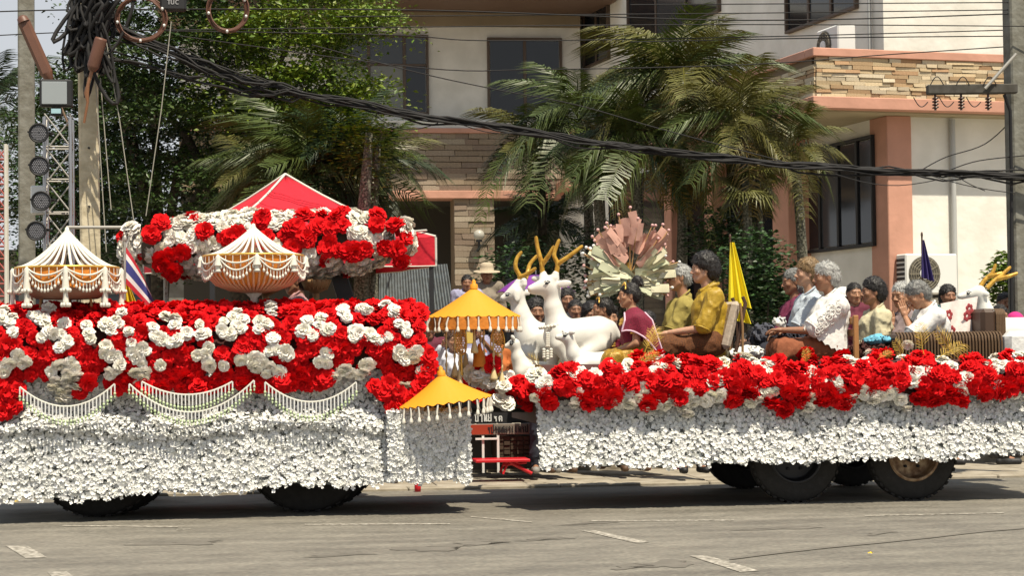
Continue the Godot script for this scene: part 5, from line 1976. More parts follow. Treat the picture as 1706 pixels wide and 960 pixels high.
func make_left_float() -> void:
	make_flower_meshes()
	var FL := thing("flower_float", "front parade float with red and white flower bolster, flower canopy and white petal skirt", "parade float", rf(on(400, 700, 16.2).dot(U), 0, 17.2))
	var s_end := on(700, 600, 16.3).dot(U)
	var s_hood := on(783, 750, 16.0).dot(U)
	var s_beg := on(-70, 600, 16.0).dot(U)
	# skirt, body, hood
	var prof := func(s: float, y: float) -> Vector2:
		var w := 0.012 * sin(s * 5.0) + 0.014 * sin(s * 11.0 + 1.0)
		var bot := lerpf(0.17, 0.29, clampf((s - s_beg) / (s_end - s_beg), 0, 1)) + 0.02 * sin(s * 6.0) + 0.012 * sin(s * 23.0)
		var led := 0.74 + 0.035 * sin(s * 3.1 + 0.6)
		if y > 0.55:
			var f := (y - 0.55) / 0.45
			return Vector2(lerpf(led, 1.2, f), 16.10 + 0.20 * minf(1.0, f * 2.2) + w)
		if y > 0.5:
			return Vector2(lerpf(led - 0.05, led, (y - 0.5) / 0.05), lerpf(16.15, 16.10, (y - 0.5) / 0.05) + w)
		return Vector2(lerpf(bot, led - 0.05, y / 0.5), 16.05 + 0.10 * pow(y / 0.5, 0.8) + w)
	petal_skirt(FL, s_beg, s_end - 0.05, prof, prof, 15500)
	var hood := func(s: float, y: float) -> Vector2:
		var w := 0.012 * sin(s * 9.0)
		if y > 0.85:
			return Vector2(0.86, 16.0 + (y - 0.85) * 2.0)
		return Vector2(lerpf(0.29 + 0.015 * sin(s * 17.0), 0.86, y / 0.85), 15.97 + 0.05 * y + w)
	petal_skirt(FL, s_end - 0.30, s_hood, hood, hood, 4200)
	var mb := MB.new()
	fbox(mb, Vector3.ZERO, U, V, s_beg, s_end - 0.06, 0.35, 1.25, 16.52, 17.7)
	fbox(mb, Vector3.ZERO, U, V, s_end - 0.28, s_hood - 0.03, 0.35, 0.83, 16.1, 17.7)
	put("dark_body", mb, mats["black"], FL)
	for q in [165, 512]:
		var c := on(q, 858, 16.62)
		wheel(FL, Vector3(c.x, 0, c.z), 0.53, 0.24, mats["dark_steel"])
		wheel(FL, Vector3(c.x, 0, c.z) + V * 0.3 + U * 0.12, 0.53, 0.24, mats["dark_steel"])
		wheel(FL, Vector3(c.x, 0, c.z) + V * 1.75 + U * 0.1, 0.53, 0.24, mats["dark_steel"])
	# bolster
	var hc := 1.43
	var ry := 0.36
	var t0 := 16.60
	var rt := 0.52
	mb = MB.new()
	var P := []
	for k in 17:
		var an := TAU * k / 16
		P.append([rf(s_beg, hc + ry * 0.82 * sin(an), t0 - rt * 0.82 * cos(an)), rf(s_end - 0.1, hc + ry * 0.82 * sin(an), t0 - rt * 0.82 * cos(an)), rf(s_end + 0.02, hc + ry * 0.4 * sin(an), t0 - rt * 0.4 * cos(an))])
	mb.grid(P, true)
	put("bolster_core", mb, mat("moss_core", lin(0.06, 0.018, 0.014), 0.95), FL)
	var whites := []
	for k in range(0, LF_WHITE.size(), 2):
		whites.append(Vector2(LF_WHITE[k], LF_WHITE[k + 1]))
	var reds := 0
	var wn := 0
	for w in whites:
		for k in 4:
			var q: Array = on_bolster(w.x + rng.randfn(0, 11) if k else w.x, w.y + rng.randfn(0, 9) if k else w.y, hc, t0, ry, rt)
			flower(FL, q[0] + q[1] * 0.035, q[1], true, rnd(0.05, 0.066))
			wn += 1
	var s := s_beg + 0.05
	while s < s_end + 0.06:
		var an := -1.35
		while an < 1.75:
			var e := 1.0 if s < s_end - 0.12 else sqrt(maxf(0.05, 1.0 - pow((s - s_end + 0.12) / 0.26, 2)))
			var ss := s + rnd(-0.05, 0.05)
			var aa := an + rnd(-0.12, 0.12)
			if an < -0.9 and noise.get_noise_1d(s * 2.0) < -0.1:
				an += 0.36
				continue
			var low := maxf(cos(aa), 0.9) if aa < 0.0 else cos(aa)
			var p := rf(ss, hc + ry * e * sin(aa), t0 - rt * e * low)
			var px := proj(p)
			var ok := true
			for w in whites:
				if px.distance_to(w) < 12:
					ok = false
			if ok:
				flower(FL, p, (Vector3.UP * sin(aa) * (0.5 if aa < 0.0 else 1.0) - V * low + U * (1.0 - e)).normalized(), false, rnd(0.064, 0.082))
				reds += 1
			an += 0.245
		s += 0.10
	for q in [[650, 640], [664, 655], [658, 682], [684, 668], [640, 650], [702, 640], [692, 655], [714, 612], [672, 672], [10, 655], [0, 640], [20, 675], [-5, 668], [5, 685], [30, 648], [715, 590], [708, 625], [150, 640], [240, 642], [330, 640], [470, 630], [545, 628], [625, 640]]:
		if true:
			flower(FL, on(q[0], q[1], 16.08), -V + Vector3.UP * 0.2, false, 0.085)
			reds += 1
	# garlands
	var gb := mat("pale_green", lin(0.50, 0.60, 0.36), 0.6)
	garland(FL, 34, 645, 192, 640, 35, 0.105, 16.0, gb)
	garland(FL, 237, 636, 388, 636, 22, 0.09, 15.99, gb)
	garland(FL, 216, 640, 424, 634, 50, 0.06, 15.96, gb)
	garland(FL, 442, 637, 594, 637, 33, 0.11, 15.99, gb)
	# canopy of blooms on posts
	mb = MB.new()
	var cl := on(238, 412, 17.35)
	var cr := on(655, 402, 17.35)
	mb.tube([cl, cl.lerp(cr, 0.33), cl.lerp(cr, 0.66), cr], 0.16, 10)
	var CN := put("canopy", mb, mat("canopy_core", lin(0.10, 0.085, 0.06), 0.95), FL)
	var cred := []
	for k in range(0, CAN_RED.size(), 2):
		cred.append(Vector2(CAN_RED[k], CAN_RED[k + 1]))
	for w in cred:
		for k in 2:
			var q: Array = on_bolster(w.x + rng.randfn(0, 8) if k else w.x, w.y + rng.randfn(0, 6) if k else w.y, (cl.y + cr.y) / 2, 17.35, 0.31, 0.26)
			flower(CN, q[0] + q[1] * 0.03, q[1], false, rnd(0.075, 0.092))
	var x := 0.0
	while x <= 1.0:
		var a2 := -1.9
		while a2 < 2.2:
			var aa := a2 + rnd(-0.15, 0.15)
			var f := x + rnd(-0.015, 0.015)
			var lump := 1.0 + 0.16 * noise.get_noise_1d(f * 9.0 + 3.0)
			var e := sqrt(maxf(0.25, 1.0 - pow(absf(f * 2.0 - 1.0), 8.0)))
			var p := cl.lerp(cr, f) + Vector3.UP * 0.29 * lump * e * sin(aa) - V * 0.26 * e * cos(aa)
			var px := proj(p)
			var ok := true
			for w in cred:
				if px.distance_to(w) < 17:
					ok = false
			if ok:
				flower(CN, p, (Vector3.UP * sin(aa) - V * cos(aa) + U * (f - 0.5)).normalized(), noise.get_noise_2d(f * 14.0, aa * 1.6) < 0.42, rnd(0.056, 0.074))
			a2 += 0.29
		x += 0.031
	for q in [[cl, -U], [cr, U]]:
		for k in 16:
			var d: Vector3 = (q[1] + Vector3(rnd(-1, 1), rnd(-1, 1), rnd(-1, 1)) * 0.8).normalized()
			flower(CN, q[0] + Vector3(d.x * 0.2, d.y * 0.26, d.z * 0.2), d, rnd(0, 1) > 0.35, 0.085)
	mb = MB.new()
	mb.tube([on(277, 450, 17.4), on(277, 530, 17.4)], 0.02, 8)
	mb.tube([on(276, 485, 17.38), on(279, 485, 17.38)], 0.03, 8)
	put("post", mb, mats["galvanised"], FL)
	mb = MB.new()
	var pa := on(556, 432, 17.5)
	var pb := on(584, 520, 17.5)
	mb.box(Transform3D(Basis((pb - pa).normalized(), V.cross((pb - pa).normalized()), V), (pa + pb) / 2), Vector3((pb - pa).length(), 0.15, 0.1), 0.01)
	put("post", mb, mats["black"], FL)
	mb = MB.new()
	mb.tube([on(440, 447, 17.6), on(600, 447, 17.6)], 0.05, 6)
	put("cross_beam", mb, mats["black"], FL)
	# lanterns, flags, baskets that stand on it
	lantern(113, 388, 447, 82, 16.5, false, "white rope lantern with orange cloth and long white tassels on the front float")
	lantern(423, 382, 427, 82, 16.6, true, "white rope lantern with orange bowl on a stem before the flower canopy")
	for q in [[443, 488, 17.2, 0.13, "small tan woven bowl behind the bowl lantern's stem"], [527, 485, 17.3, 0.12, "small tan woven bowl hanging by the black canopy post"]]:
		var c := on(q[0], q[1], q[2])
		mb = MB.new()
		var pr := []
		for k in 9:
			var an := -PI / 2 + PI / 2 * k / 8.0
			pr.append(Vector2(maxf(cos(an) * q[3] * 1.1, 0.001), sin(an) * q[3]))
		for k in 8:
			var an := PI / 2 * (7 - k) / 8.0 - PI / 2
			pr.append(Vector2(maxf(cos(an) * q[3], 0.001), sin(an) * q[3] * 0.9 + 0.002))
		mb.lathe(Transform3D(Basis.IDENTITY, c + Vector3.UP * 0.1), pr, 18)
		for k in 18:
			var an := TAU * k / 18
			mb.tube([c + Vector3.UP * (0.1 - q[3] * 0.95), c + Vector3(cos(an) * q[3] * 0.82, 0.1 - q[3] * 0.68, sin(an) * q[3] * 0.82), c + Vector3(cos(an) * q[3] * 1.12, 0.1, sin(an) * q[3] * 1.12)], 0.008, 4)
		mb.tube([c + Vector3.DOWN * 0.02, c + Vector3.DOWN * 0.16], 0.03, 8)
		one("woven_bowl", q[4], "bowl", mb, nmat("tan_weave", lin(0.42, 0.24, 0.10), 0.7, tex_cache["speck"], 4.0), c, "small woven bowls on the front float")
	striped_flag()
	limp_flag(232, 490, 17.2, 0.28, 0.1, "small limp yellow flag beside the striped flag on the front float", mat("flag_yellow", lin(0.72, 0.50, 0.02), 0.7), 205, 455)
	limp_flag(226, 500, 17.25, 0.2, 0.1, "second small yellow flag low behind the striped flag", mats["flag_yellow"], 214, 480)

func striped_flag() -> void:
	var base := on(208, 520, 16.75)
	var T := thing("striped_flag", "limp red, white and blue striped flag on a pole on the front float", "flag", base)
	var mb := MB.new()
	mb.tube([base + Vector3.DOWN * 0.15, on(209, 402, 16.75)], 0.011, 6)
	mb.ell(Transform3D(Basis.IDENTITY, on(209, 398, 16.75)), Vector3(0.018, 0.035, 0.018), 8)
	put("pole", mb, mats["galvanised"], T)
	var red := mat("flag_red", lin(0.50, 0.015, 0.03), 0.7)
	var white := mat("flag_white", lin(0.72, 0.71, 0.70), 0.7)
	var blue := mat("flag_blue", lin(0.035, 0.04, 0.20), 0.7)
	# the cloth droops: stripes run along the fly and hang
	var edges := [0.0, 0.167, 0.333, 0.667, 0.833, 1.0]
	for k in 5:
		var P := []
		for y in 4:
			var row := []
			var v: float = lerpf(edges[k], edges[k + 1], y / 3.0)
			for x in 12:
				var u := x / 11.0
				var px := 211.0 + u * 62.0 * (0.55 + 0.45 * v) - 4.0 * v * sin(u * 3.0)
				var py := 412.0 + v * 62.0 + 62.0 * u * (0.75 + 0.25 * u)
				row.append(on(px, py, 16.75 + 0.05 * sin(u * 9.0 + v * 3.0) * u))
			P.append(row)
		mb = MB.new()
		mb.grid(P)
		put("stripe", mb, [red, white, blue, white, red][k], T)

# a flag that hangs in folds from the top of its pole
func limp_flag(px: float, py: float, t: float, len_: float, wid: float, label: String, m: Material, x0: float, y0: float, tail := 0.0) -> Node3D:
	var base := on(px, py, t)
	var top := on(x0, y0, t)
	var T := thing("limp_flag", label, "flag", base)
	var mb := MB.new()
	mb.tube([Vector3(top.x, base.y - 0.2, top.z), top + Vector3.UP * 0.03], 0.009, 6)
	mb.ell(Transform3D(Basis.IDENTITY, top + Vector3.UP * 0.05), Vector3(0.012, 0.03, 0.012), 6)
	put("pole", mb, mats["dark_wood"], T)
	mb = MB.new()
	var P := []
	for y in 12:
		var v := y / 11.0
		var row := []
		for x in 14:
			var u := x / 13.0
			row.append(top + Vector3.DOWN * (v * len_ + u * len_ * 0.12 * v) + U * (u - 0.12) * wid * (0.25 + v) - V * 0.035 * sin(u * 15.0) * (0.3 + v * 0.7))
		P.append(row)
	mb.grid(P)
	put("cloth", mb, m, T)
	return T

func lantern(px: float, ytop: float, yrim: float, rpx: float, t: float, bowl: bool, label: String) -> void:
	var c := on(px, yrim, t)
	var r := rpx / F * (c - cam).length()
	var apex := on(px, ytop, t).y - c.y
	var foot := c
	foot.y = 1.6
	var T := thing("rope_lantern", label, "lantern", foot)
	var X := Basis.IDENTITY
	var mb: MB
	var ropes := MB.new()
	var pts := []
	for j in 9:
		var f := j / 8.0
		pts.append(Vector3(lerpf(0.02, r * 0.98, f), apex * pow(1.0 - f, 1.55), 0))
	var rm := MB.new()
	rm.tube(pts, 0.0125, 6)
	var rope := rm.mesh()
	for k in 30:
		inst("rope", rope, mats["rope_white"] if mats.has("rope_white") else nmat("rope_white", lin(0.76, 0.73, 0.64), 0.8, tex_cache["weave"], 6.0), T, Transform3D(Basis(Vector3.UP, TAU * k / 30), c - foot))
	mb = MB.new()
	mb.lathe(Transform3D(X, c), [Vector2(0.001, apex + 0.05), Vector2(0.014, apex + 0.045), Vector2(0.02, apex + 0.02), Vector2(0.035, apex), Vector2(0.03, apex - 0.03)], 10)
	put("finial", mb, mats["rope_white"], T)
	mb = MB.new()
	pts = []
	for k in 41:
		pts.append(c + Vector3(cos(TAU * k / 40) * r, 0, sin(TAU * k / 40) * r))
	mb.tube(pts, 0.009, 6, false)
	put("rim", mb, mats["gold"], T)
	var orange := cloth("orange_cloth", lin(0.70, 0.24, 0.03), 0.3)
	var drop := 0.17
	mb = MB.new()
	if bowl:
		mb.lathe(Transform3D(X, c), [Vector2(r * 0.98, -0.01), Vector2(r * 0.97, -0.1), Vector2(r * 0.90, -0.17), Vector2(r * 0.74, -0.24), Vector2(r * 0.45, -0.285), Vector2(r * 0.15, -0.30), Vector2(0.001, -0.30)], 40)
	else:
		var P := []
		for y in 5:
			var row := []
			for k in 96:
				var an := TAU * k / 96
				var sc := absf(sin(an * 4.0))
				var l := drop * (0.35 + 0.65 * sc) * y / 4.0
				var rr := r * 0.985 - 0.02 * y / 4.0 * cos(an * 24.0) * 0.4
				row.append(c + Vector3(cos(an) * rr, -l - 0.008, sin(an) * rr))
			P.append(row)
		mb.grid(P, false, true)
	put("orange_drape", mb, orange, T)
	if bowl:
		# slats of the bowl
		var sm := MB.new()
		pts = [Vector3(r * 0.985, -0.08, 0), Vector3(r * 0.92, -0.17, 0), Vector3(r * 0.75, -0.245, 0), Vector3(r * 0.46, -0.292, 0), Vector3(r * 0.15, -0.308, 0)]
		sm.tube(pts, [0.009, 0.010, 0.011, 0.012, 0.012], 5)
		var slat := sm.mesh()
		for k in 48:
			inst("slat", slat, mat("bowl_slat", lin(0.62, 0.36, 0.22), 0.6), T, Transform3D(Basis(Vector3.UP, TAU * k / 48), c - foot))
		mb = MB.new()
		mb.lathe(Transform3D(X, c), [Vector2(0.001, -0.30), Vector2(0.09, -0.30), Vector2(0.03, -0.36), Vector2(0.022, -0.5), Vector2(0.04, -0.56), Vector2(0.001, -0.56)], 14)
		put("stem", mb, mats["offwhite"], T)
	else:
		mb = MB.new()
		mb.lathe(Transform3D(X, c), [Vector2(r * 0.80, -0.15), Vector2(r * 0.79, -0.21), Vector2(r * 0.6, -0.26), Vector2(0.001, -0.27)], 32)
		put("tray", mb, mat("tray_brown", lin(0.27, 0.15, 0.10), 0.7), T)
		for k in 3:
			mb = MB.new()
			var an := TAU * k / 3 + 0.4
			mb.tube([c + Vector3(cos(an) * r * 0.55, -0.25, sin(an) * r * 0.55), c + Vector3(cos(an) * r * 0.6, -0.55, sin(an) * r * 0.6)], 0.012, 6)
			put("leg", mb, mats["wood"], T)
	# scalloped bead swags round the rim
	for k in 8:
		var a0 := TAU * (k - 0.5) / 8 + PI / 16
		mb = MB.new()
		for lv in 2:
			pts = []
			for j in 13:
				var f := j / 12.0
				var an := a0 + TAU / 8 * f
				var sag := (0.06 if lv == 0 else 0.12) * 4 * f * (1 - f) + 0.015
				pts.append(c + Vector3(cos(an) * (r + 0.012), -sag, sin(an) * (r + 0.012)))
			mb.tube(pts, 0.0085, 5)
			if lv == 1:
				for j in range(1, 12):
					var p: Vector3 = pts[j]
					var l := 0.035 + 0.02 * sin(j / 12.0 * PI)
					mb.tube([p, p + Vector3.DOWN * l], 0.004, 4)
					mb.ell(Transform3D(X, p + Vector3.DOWN * (l + 0.012)), Vector3(0.0115, 0.018, 0.0115), 6)
		for j in range(1, 5):
			var an := a0 + TAU / 8 * j / 5
			mb.tube([c + Vector3(cos(an) * (r + 0.006), -0.01, sin(an) * (r + 0.006)), c + Vector3(cos(an) * (r + 0.008), -0.1, sin(an) * (r + 0.008))], 0.004, 4)
		put("bead_swag", mb, mats["rope_white"], T)
		mb = MB.new()
		var tp := c + Vector3(cos(a0) * (r + 0.02), -0.02, sin(a0) * (r + 0.02))
		var tl := 0.30 if not bowl else 0.13
		mb.lathe(Transform3D(X, tp), [Vector2(0.006, 0.02), Vector2(0.022, 0.0), Vector2(0.02, -tl * 0.15), Vector2(0.032, -tl * 0.55), Vector2(0.036, -tl * 0.58), Vector2(0.018, -tl * 0.62), Vector2(0.024, -tl * 0.9), Vector2(0.034, -tl), Vector2(0.001, -tl * 1.03)], 10)
		if not bowl:
			for j in 7:
				var an := TAU * j / 7
				mb.ell(Transform3D(X, tp + Vector3(cos(an) * 0.036, -tl * 0.6, sin(an) * 0.036)), Vector3(0.014, 0.018, 0.014), 6)
				mb.ell(Transform3D(X, tp + Vector3(cos(an) * 0.032, -tl * 1.0, sin(an) * 0.032)), Vector3(0.014, 0.02, 0.014), 6)
		put("tassel", mb, mats["rope_white"], T)

# ---------------------------------------------------------------- trailer and its trimmings
func make_trailer() -> void:
	var t0 := 16.48
	var TR := thing("flower_trailer", "rear flat trailer with red blooms along its edge and white petal skirt", "parade float", rf(on(1300, 700, 16.2).dot(U), 0, 17.3))
	var s0 := on(897, 720, 16.1).dot(U)
	var s1 := on(1780, 720, 16.1).dot(U)
	var prof := func(s: float, y: float) -> Vector2:
		var w := 0.014 * sin(s * 7.0) + 0.012 * sin(s * 15.0 + 1.0)
		var bot := lerpf(0.36, 0.40, (s - s0) / (s1 - s0)) + 0.015 * sin(s * 5.0) + 0.01 * sin(s * 21.0)
		return Vector2(lerpf(bot, 1.0, y), 16.04 + 0.20 * pow(y, 0.8) + w)
	petal_skirt(TR, s0, s1, prof, prof, 12000)
	var mb := MB.new()
	fbox(mb, Vector3.ZERO, U, V, s0 + 0.05, s1, 0.72, 0.95, 16.3, 18.15)
	put("deck", mb, mats["dark_wood"], TR)
	mb = MB.new()
	fbox(mb, Vector3.ZERO, U, V, s0 + 0.7, s1, 0.5, 0.715, 16.7, 16.85)
	fbox(mb, Vector3.ZERO, U, V, s0 + 0.7, s1, 0.5, 0.715, 17.9, 18.05)
	fbox(mb, Vector3.ZERO, U, V, s0 - 0.65, s0 + 0.1, 0.86, 0.96, 16.8, 17.7)
	mb.tube([rf(s0 - 0.9, 0.86, 17.3), rf(s0 + 0.2, 0.84, 17.3)], 0.05, 8)
	put("chassis", mb, mats["black"], TR)
	var rusty := nmat("rusty_rim", lin(0.66, 0.52, 0.38), 0.55, noise_tex("rust", 0.02, Color(0.42, 0.3, 0.22), Color(1, 1, 0.95), 5, 256), 2.0, tex_cache["grit"], 0.6, 0.3)
	for q in [[1322, 836, mats["dark_steel"]], [1517, 833, rusty]]:
		var c := on(q[0], q[1], 16.42)
		var g := Vector3(c.x, 0, c.z)
		wheel(TR, g, 0.395, 0.21, q[2])
		wheel(TR, g + V * 1.75, 0.395, 0.21, mats["dark_steel"])
		mb = MB.new()
		mb.tube([g + Vector3.UP * 0.4, g + Vector3.UP * 0.4 + V * 1.75], 0.06, 8)
		put("axle", mb, mats["black"], TR)
		mb = MB.new()
		fbox(mb, Vector3.ZERO, U, V, g.dot(U) - 0.5, g.dot(U) + 0.5, 0.42, 0.7, 17.0, 17.8)
		put("suspension", mb, mats["black"], TR)
	var hc := 1.04
	var ry := 0.24
	var rt := 0.44
	var n := 0
	for k in range(0, TR_RED.size(), 2):
		for j in 5:
			if n > 600:
				break
			var q: Array = on_bolster(TR_RED[k] + (rng.randfn(0, 11) if j else 0.0), TR_RED[k + 1] + (rng.randfn(0, 8) if j else 0.0), hc, t0, ry, rt)
			flower(TR, q[0] + q[1] * (0.035 if j == 0 else 0.0), q[1], false, rnd(0.066, 0.086))
			n += 1
	for k in range(0, TR_WHITE.size(), 2):
		for j in 3:
			var q: Array = on_bolster(TR_WHITE[k] + (rng.randfn(0, 10) if j else 0.0), TR_WHITE[k + 1] + (rng.randfn(0, 7) if j else 0.0), hc, t0, ry, rt)
			flower(TR, q[0] + q[1] * 0.01, q[1], true, rnd(0.052, 0.07))
	mb = MB.new()
	var P := []
	for k in 13:
		var an := -1.6 + 3.6 * k / 12
		P.append([rf(s0 + 0.05, hc + ry * 0.8 * sin(an), t0 - rt * 0.8 * cos(an)), rf(s1, hc + ry * 0.8 * sin(an), t0 - rt * 0.8 * cos(an))])
	mb.grid(P)
	put("edge_cover", mb, mats["moss_core"], TR)
	mat("edge_cloth", lin(0.34, 0.30, 0.25), 0.9)
	# blooms on the drawbar platform, under the parasols
	for q in [[795, 622, 0], [812, 618, 0], [775, 628, 0], [830, 626, 0], [848, 628, 0], [800, 640, 0], [860, 640, 1], [852, 655, 1], [870, 662, 1], [882, 650, 1], [822, 605, 1], [808, 608, 1], [785, 618, 0], [818, 632, 0], [838, 640, 0], [765, 640, 1], [820, 660, 1], [795, 655, 1], [835, 662, 0], [775, 655, 1], [845, 668, 0], [868, 630, 1], [880, 668, 1], [888, 628, 0], [760, 630, 0]]:
		flower(TR, on(q[0], q[1], 16.75 + rnd(-0.08, 0.1)), -V + Vector3.UP * 0.6, q[2] == 0, 0.078 if q[2] == 0 else 0.09)
	mb = MB.new()
	var pc := on(815, 655, 17.05)
	fbox(mb, pc, U, V, -0.36, 0.46, pc.y - 0.12, pc.y + 0.1, -0.22, 0.5, 0.05)
	put("drawbar_platform", mb, mats["edge_cloth"], TR)
	# gilded leaf sprays
	var gilt_mesh := make_frond(0.5, 20, 0.30, 5, 0.1)
	var gl := leaf_mat("gilt_leaf", lin(0.62, 0.43, 0.08), 0.3)
	for q in [[1208, 628, 0.28, 0.4, 2], [1252, 640, 0.24, -0.8, 2], [1420, 655, 0.34, 0.3, 2], [1640, 637, 0.24, 0.9, 2], [1672, 632, 0.26, 0.2, 2], [1060, 672, 0.26, -1.5, 0], [1075, 588, 0.34, 1.3, 0], [1092, 596, 0.36, 1.9, 0], [1342, 612, 0.22, 1.75, 0], [1506, 600, 0.26, 2.2, 0], [1560, 600, 0.42, 0.7, 1], [1540, 590, 0.38, 1.9, 1], [1590, 590, 0.36, 2.4, 1], [1062, 612, 0.3, 0.9, 1], [905, 612, 0.22, 2.7, 1], [1462, 600, 0.2, 0.8, 0]]:
		var p := on(q[0], q[1], 16.18)
		var bs: Basis
		if q[4] == 2:
			bs = Basis(U, -V, Vector3.UP) * Basis(Vector3.UP, -q[3])
			inst("gilded_leaf", fan_mesh, gl, TR, Transform3D(bs.scaled(Vector3.ONE * q[2]), p - gpos(TR)))
		else:
			bs = Basis(U, Vector3.UP, -V) * Basis(Vector3.BACK, q[3]) * Basis(Vector3.RIGHT, 0.9)
			inst("gilded_leaf", gilt_mesh, gl, TR, Transform3D(bs.scaled(Vector3(1, 1, 0.7) * q[2] * 0.8), p - gpos(TR)))
	# parasols
	parasol("orange parasol with white tassels standing above the gilded ornaments", 790, 478, 527, 76, 16.85, 0.0, 0.5, true)
	parasol("tilted orange parasol low in front of the gap between the floats", 741, 622, 668, 77, 16.08, 0.115, 0.3, false)
	# hanging bead strings and pierced gilt leaf ornaments under the upper parasol
	for q in [[768, 545, 590, 0.6, "pierced gilt leaf ornament left under the upper orange parasol"], [829, 545, 587, -0.3, "pierced gilt leaf ornament right under the upper orange parasol"]]:
		var c := on(q[0], (q[1] + q[2]) / 2.0, 16.8)
		var hh: float = (q[2] - q[1]) / F * (c - cam).length()
		mb = MB.new()
		var bs := Basis(Vector3.UP, q[3]) * Basis(U, Vector3.UP, -V)
		var rim := []
		for k in 25:
			var f := k / 24.0
			var an := TAU * f
			rim.append(c + bs * Vector3(sin(an) * hh * 0.27 * (1.0 + 0.25 * cos(an)), -cos(an) * hh * 0.55, 0))
		mb.tube(rim, 0.007, 5, false)
		for k in range(-3, 4):
			for j in range(-6, 7):
				var p := Vector2(k * 0.026 + 0.013 * (j % 2), j * 0.021)
				if pow(p.x / (hh * 0.25), 2) + pow(p.y / (hh * 0.5), 2) < 1.0:
					var ring := []
					for i in 7:
						ring.append(c + bs * Vector3(p.x + cos(TAU * i / 6) * 0.011, p.y + sin(TAU * i / 6) * 0.011, 0))
					mb.tube(ring, 0.0035, 4, false)
		mb.tube([c + bs * Vector3(0, hh * 0.5, 0), c + bs * Vector3(0, hh * 0.5 + 0.1, 0)], 0.004, 4)
		mb.tube([c + bs * Vector3(0, -hh * 0.5, 0), c + bs * Vector3(0, -hh * 0.5 - 0.22, 0)], [0.01, 0.022], 6)
		one("gilt_ornament", q[4], "ornament", mb, mats["gold"], c, "pierced gilt ornaments under the parasol")
	for q in [[743, 528, 640, 16.7], [757, 545, 625, 16.75], [775, 530, 610, 16.9], [800, 535, 600, 16.95], [806, 540, 615, 16.75], [822, 560, 630, 16.7], [836, 580, 640, 16.72], [790, 530, 585, 16.6], [765, 590, 640, 16.68]]:
		mb = MB.new()
		var p := on(q[0], q[1], q[3])
		var l := p.y - on(q[0], q[2], q[3]).y
		mb.tube([p, p + Vector3.DOWN * l], 0.006, 5)
		var y := 0.08
		while y < l:
			mb.ell(Transform3D(Basis.IDENTITY, p + Vector3.DOWN * y), Vector3(0.012, 0.03, 0.012), 6)
			y += 0.085
		mb.lathe(Transform3D(Basis.IDENTITY, p + Vector3.DOWN * l), [Vector2(0.008, 0.1), Vector2(0.022, 0.05), Vector2(0.034, 0.0), Vector2(0.03, -0.02), Vector2(0.001, -0.02)], 8)
		one("bead_string", "ivory and gilt bead string under the upper orange parasol, at %s" % ["its left edge", "left leaf's left", "the pole's left", "the pole's right", "right leaf's left", "right leaf's front", "far right, lowest", "the middle, shortest", "bottom left"][[743, 757, 775, 800, 806, 822, 836, 790, 765].find(q[0])], "ornament", mb, mat("ivory_gilt", lin(0.62, 0.50, 0.26), 0.5), p, "bead strings under the parasol")
	mb = MB.new()
	var oc := on(799, 600, 16.75)
	mb.lathe(Transform3D(Basis.IDENTITY, oc), [Vector2(0.06, -0.06), Vector2(0.058, 0.0), Vector2(0.02, 0.11), Vector2(0.01, 0.14), Vector2(0.001, 0.145)], 16)
	one("orange_cone", "orange wrapped cone standing among the white blooms under the parasol", "ornament", mb, mats["orange_cloth"], oc)
	money_tree()

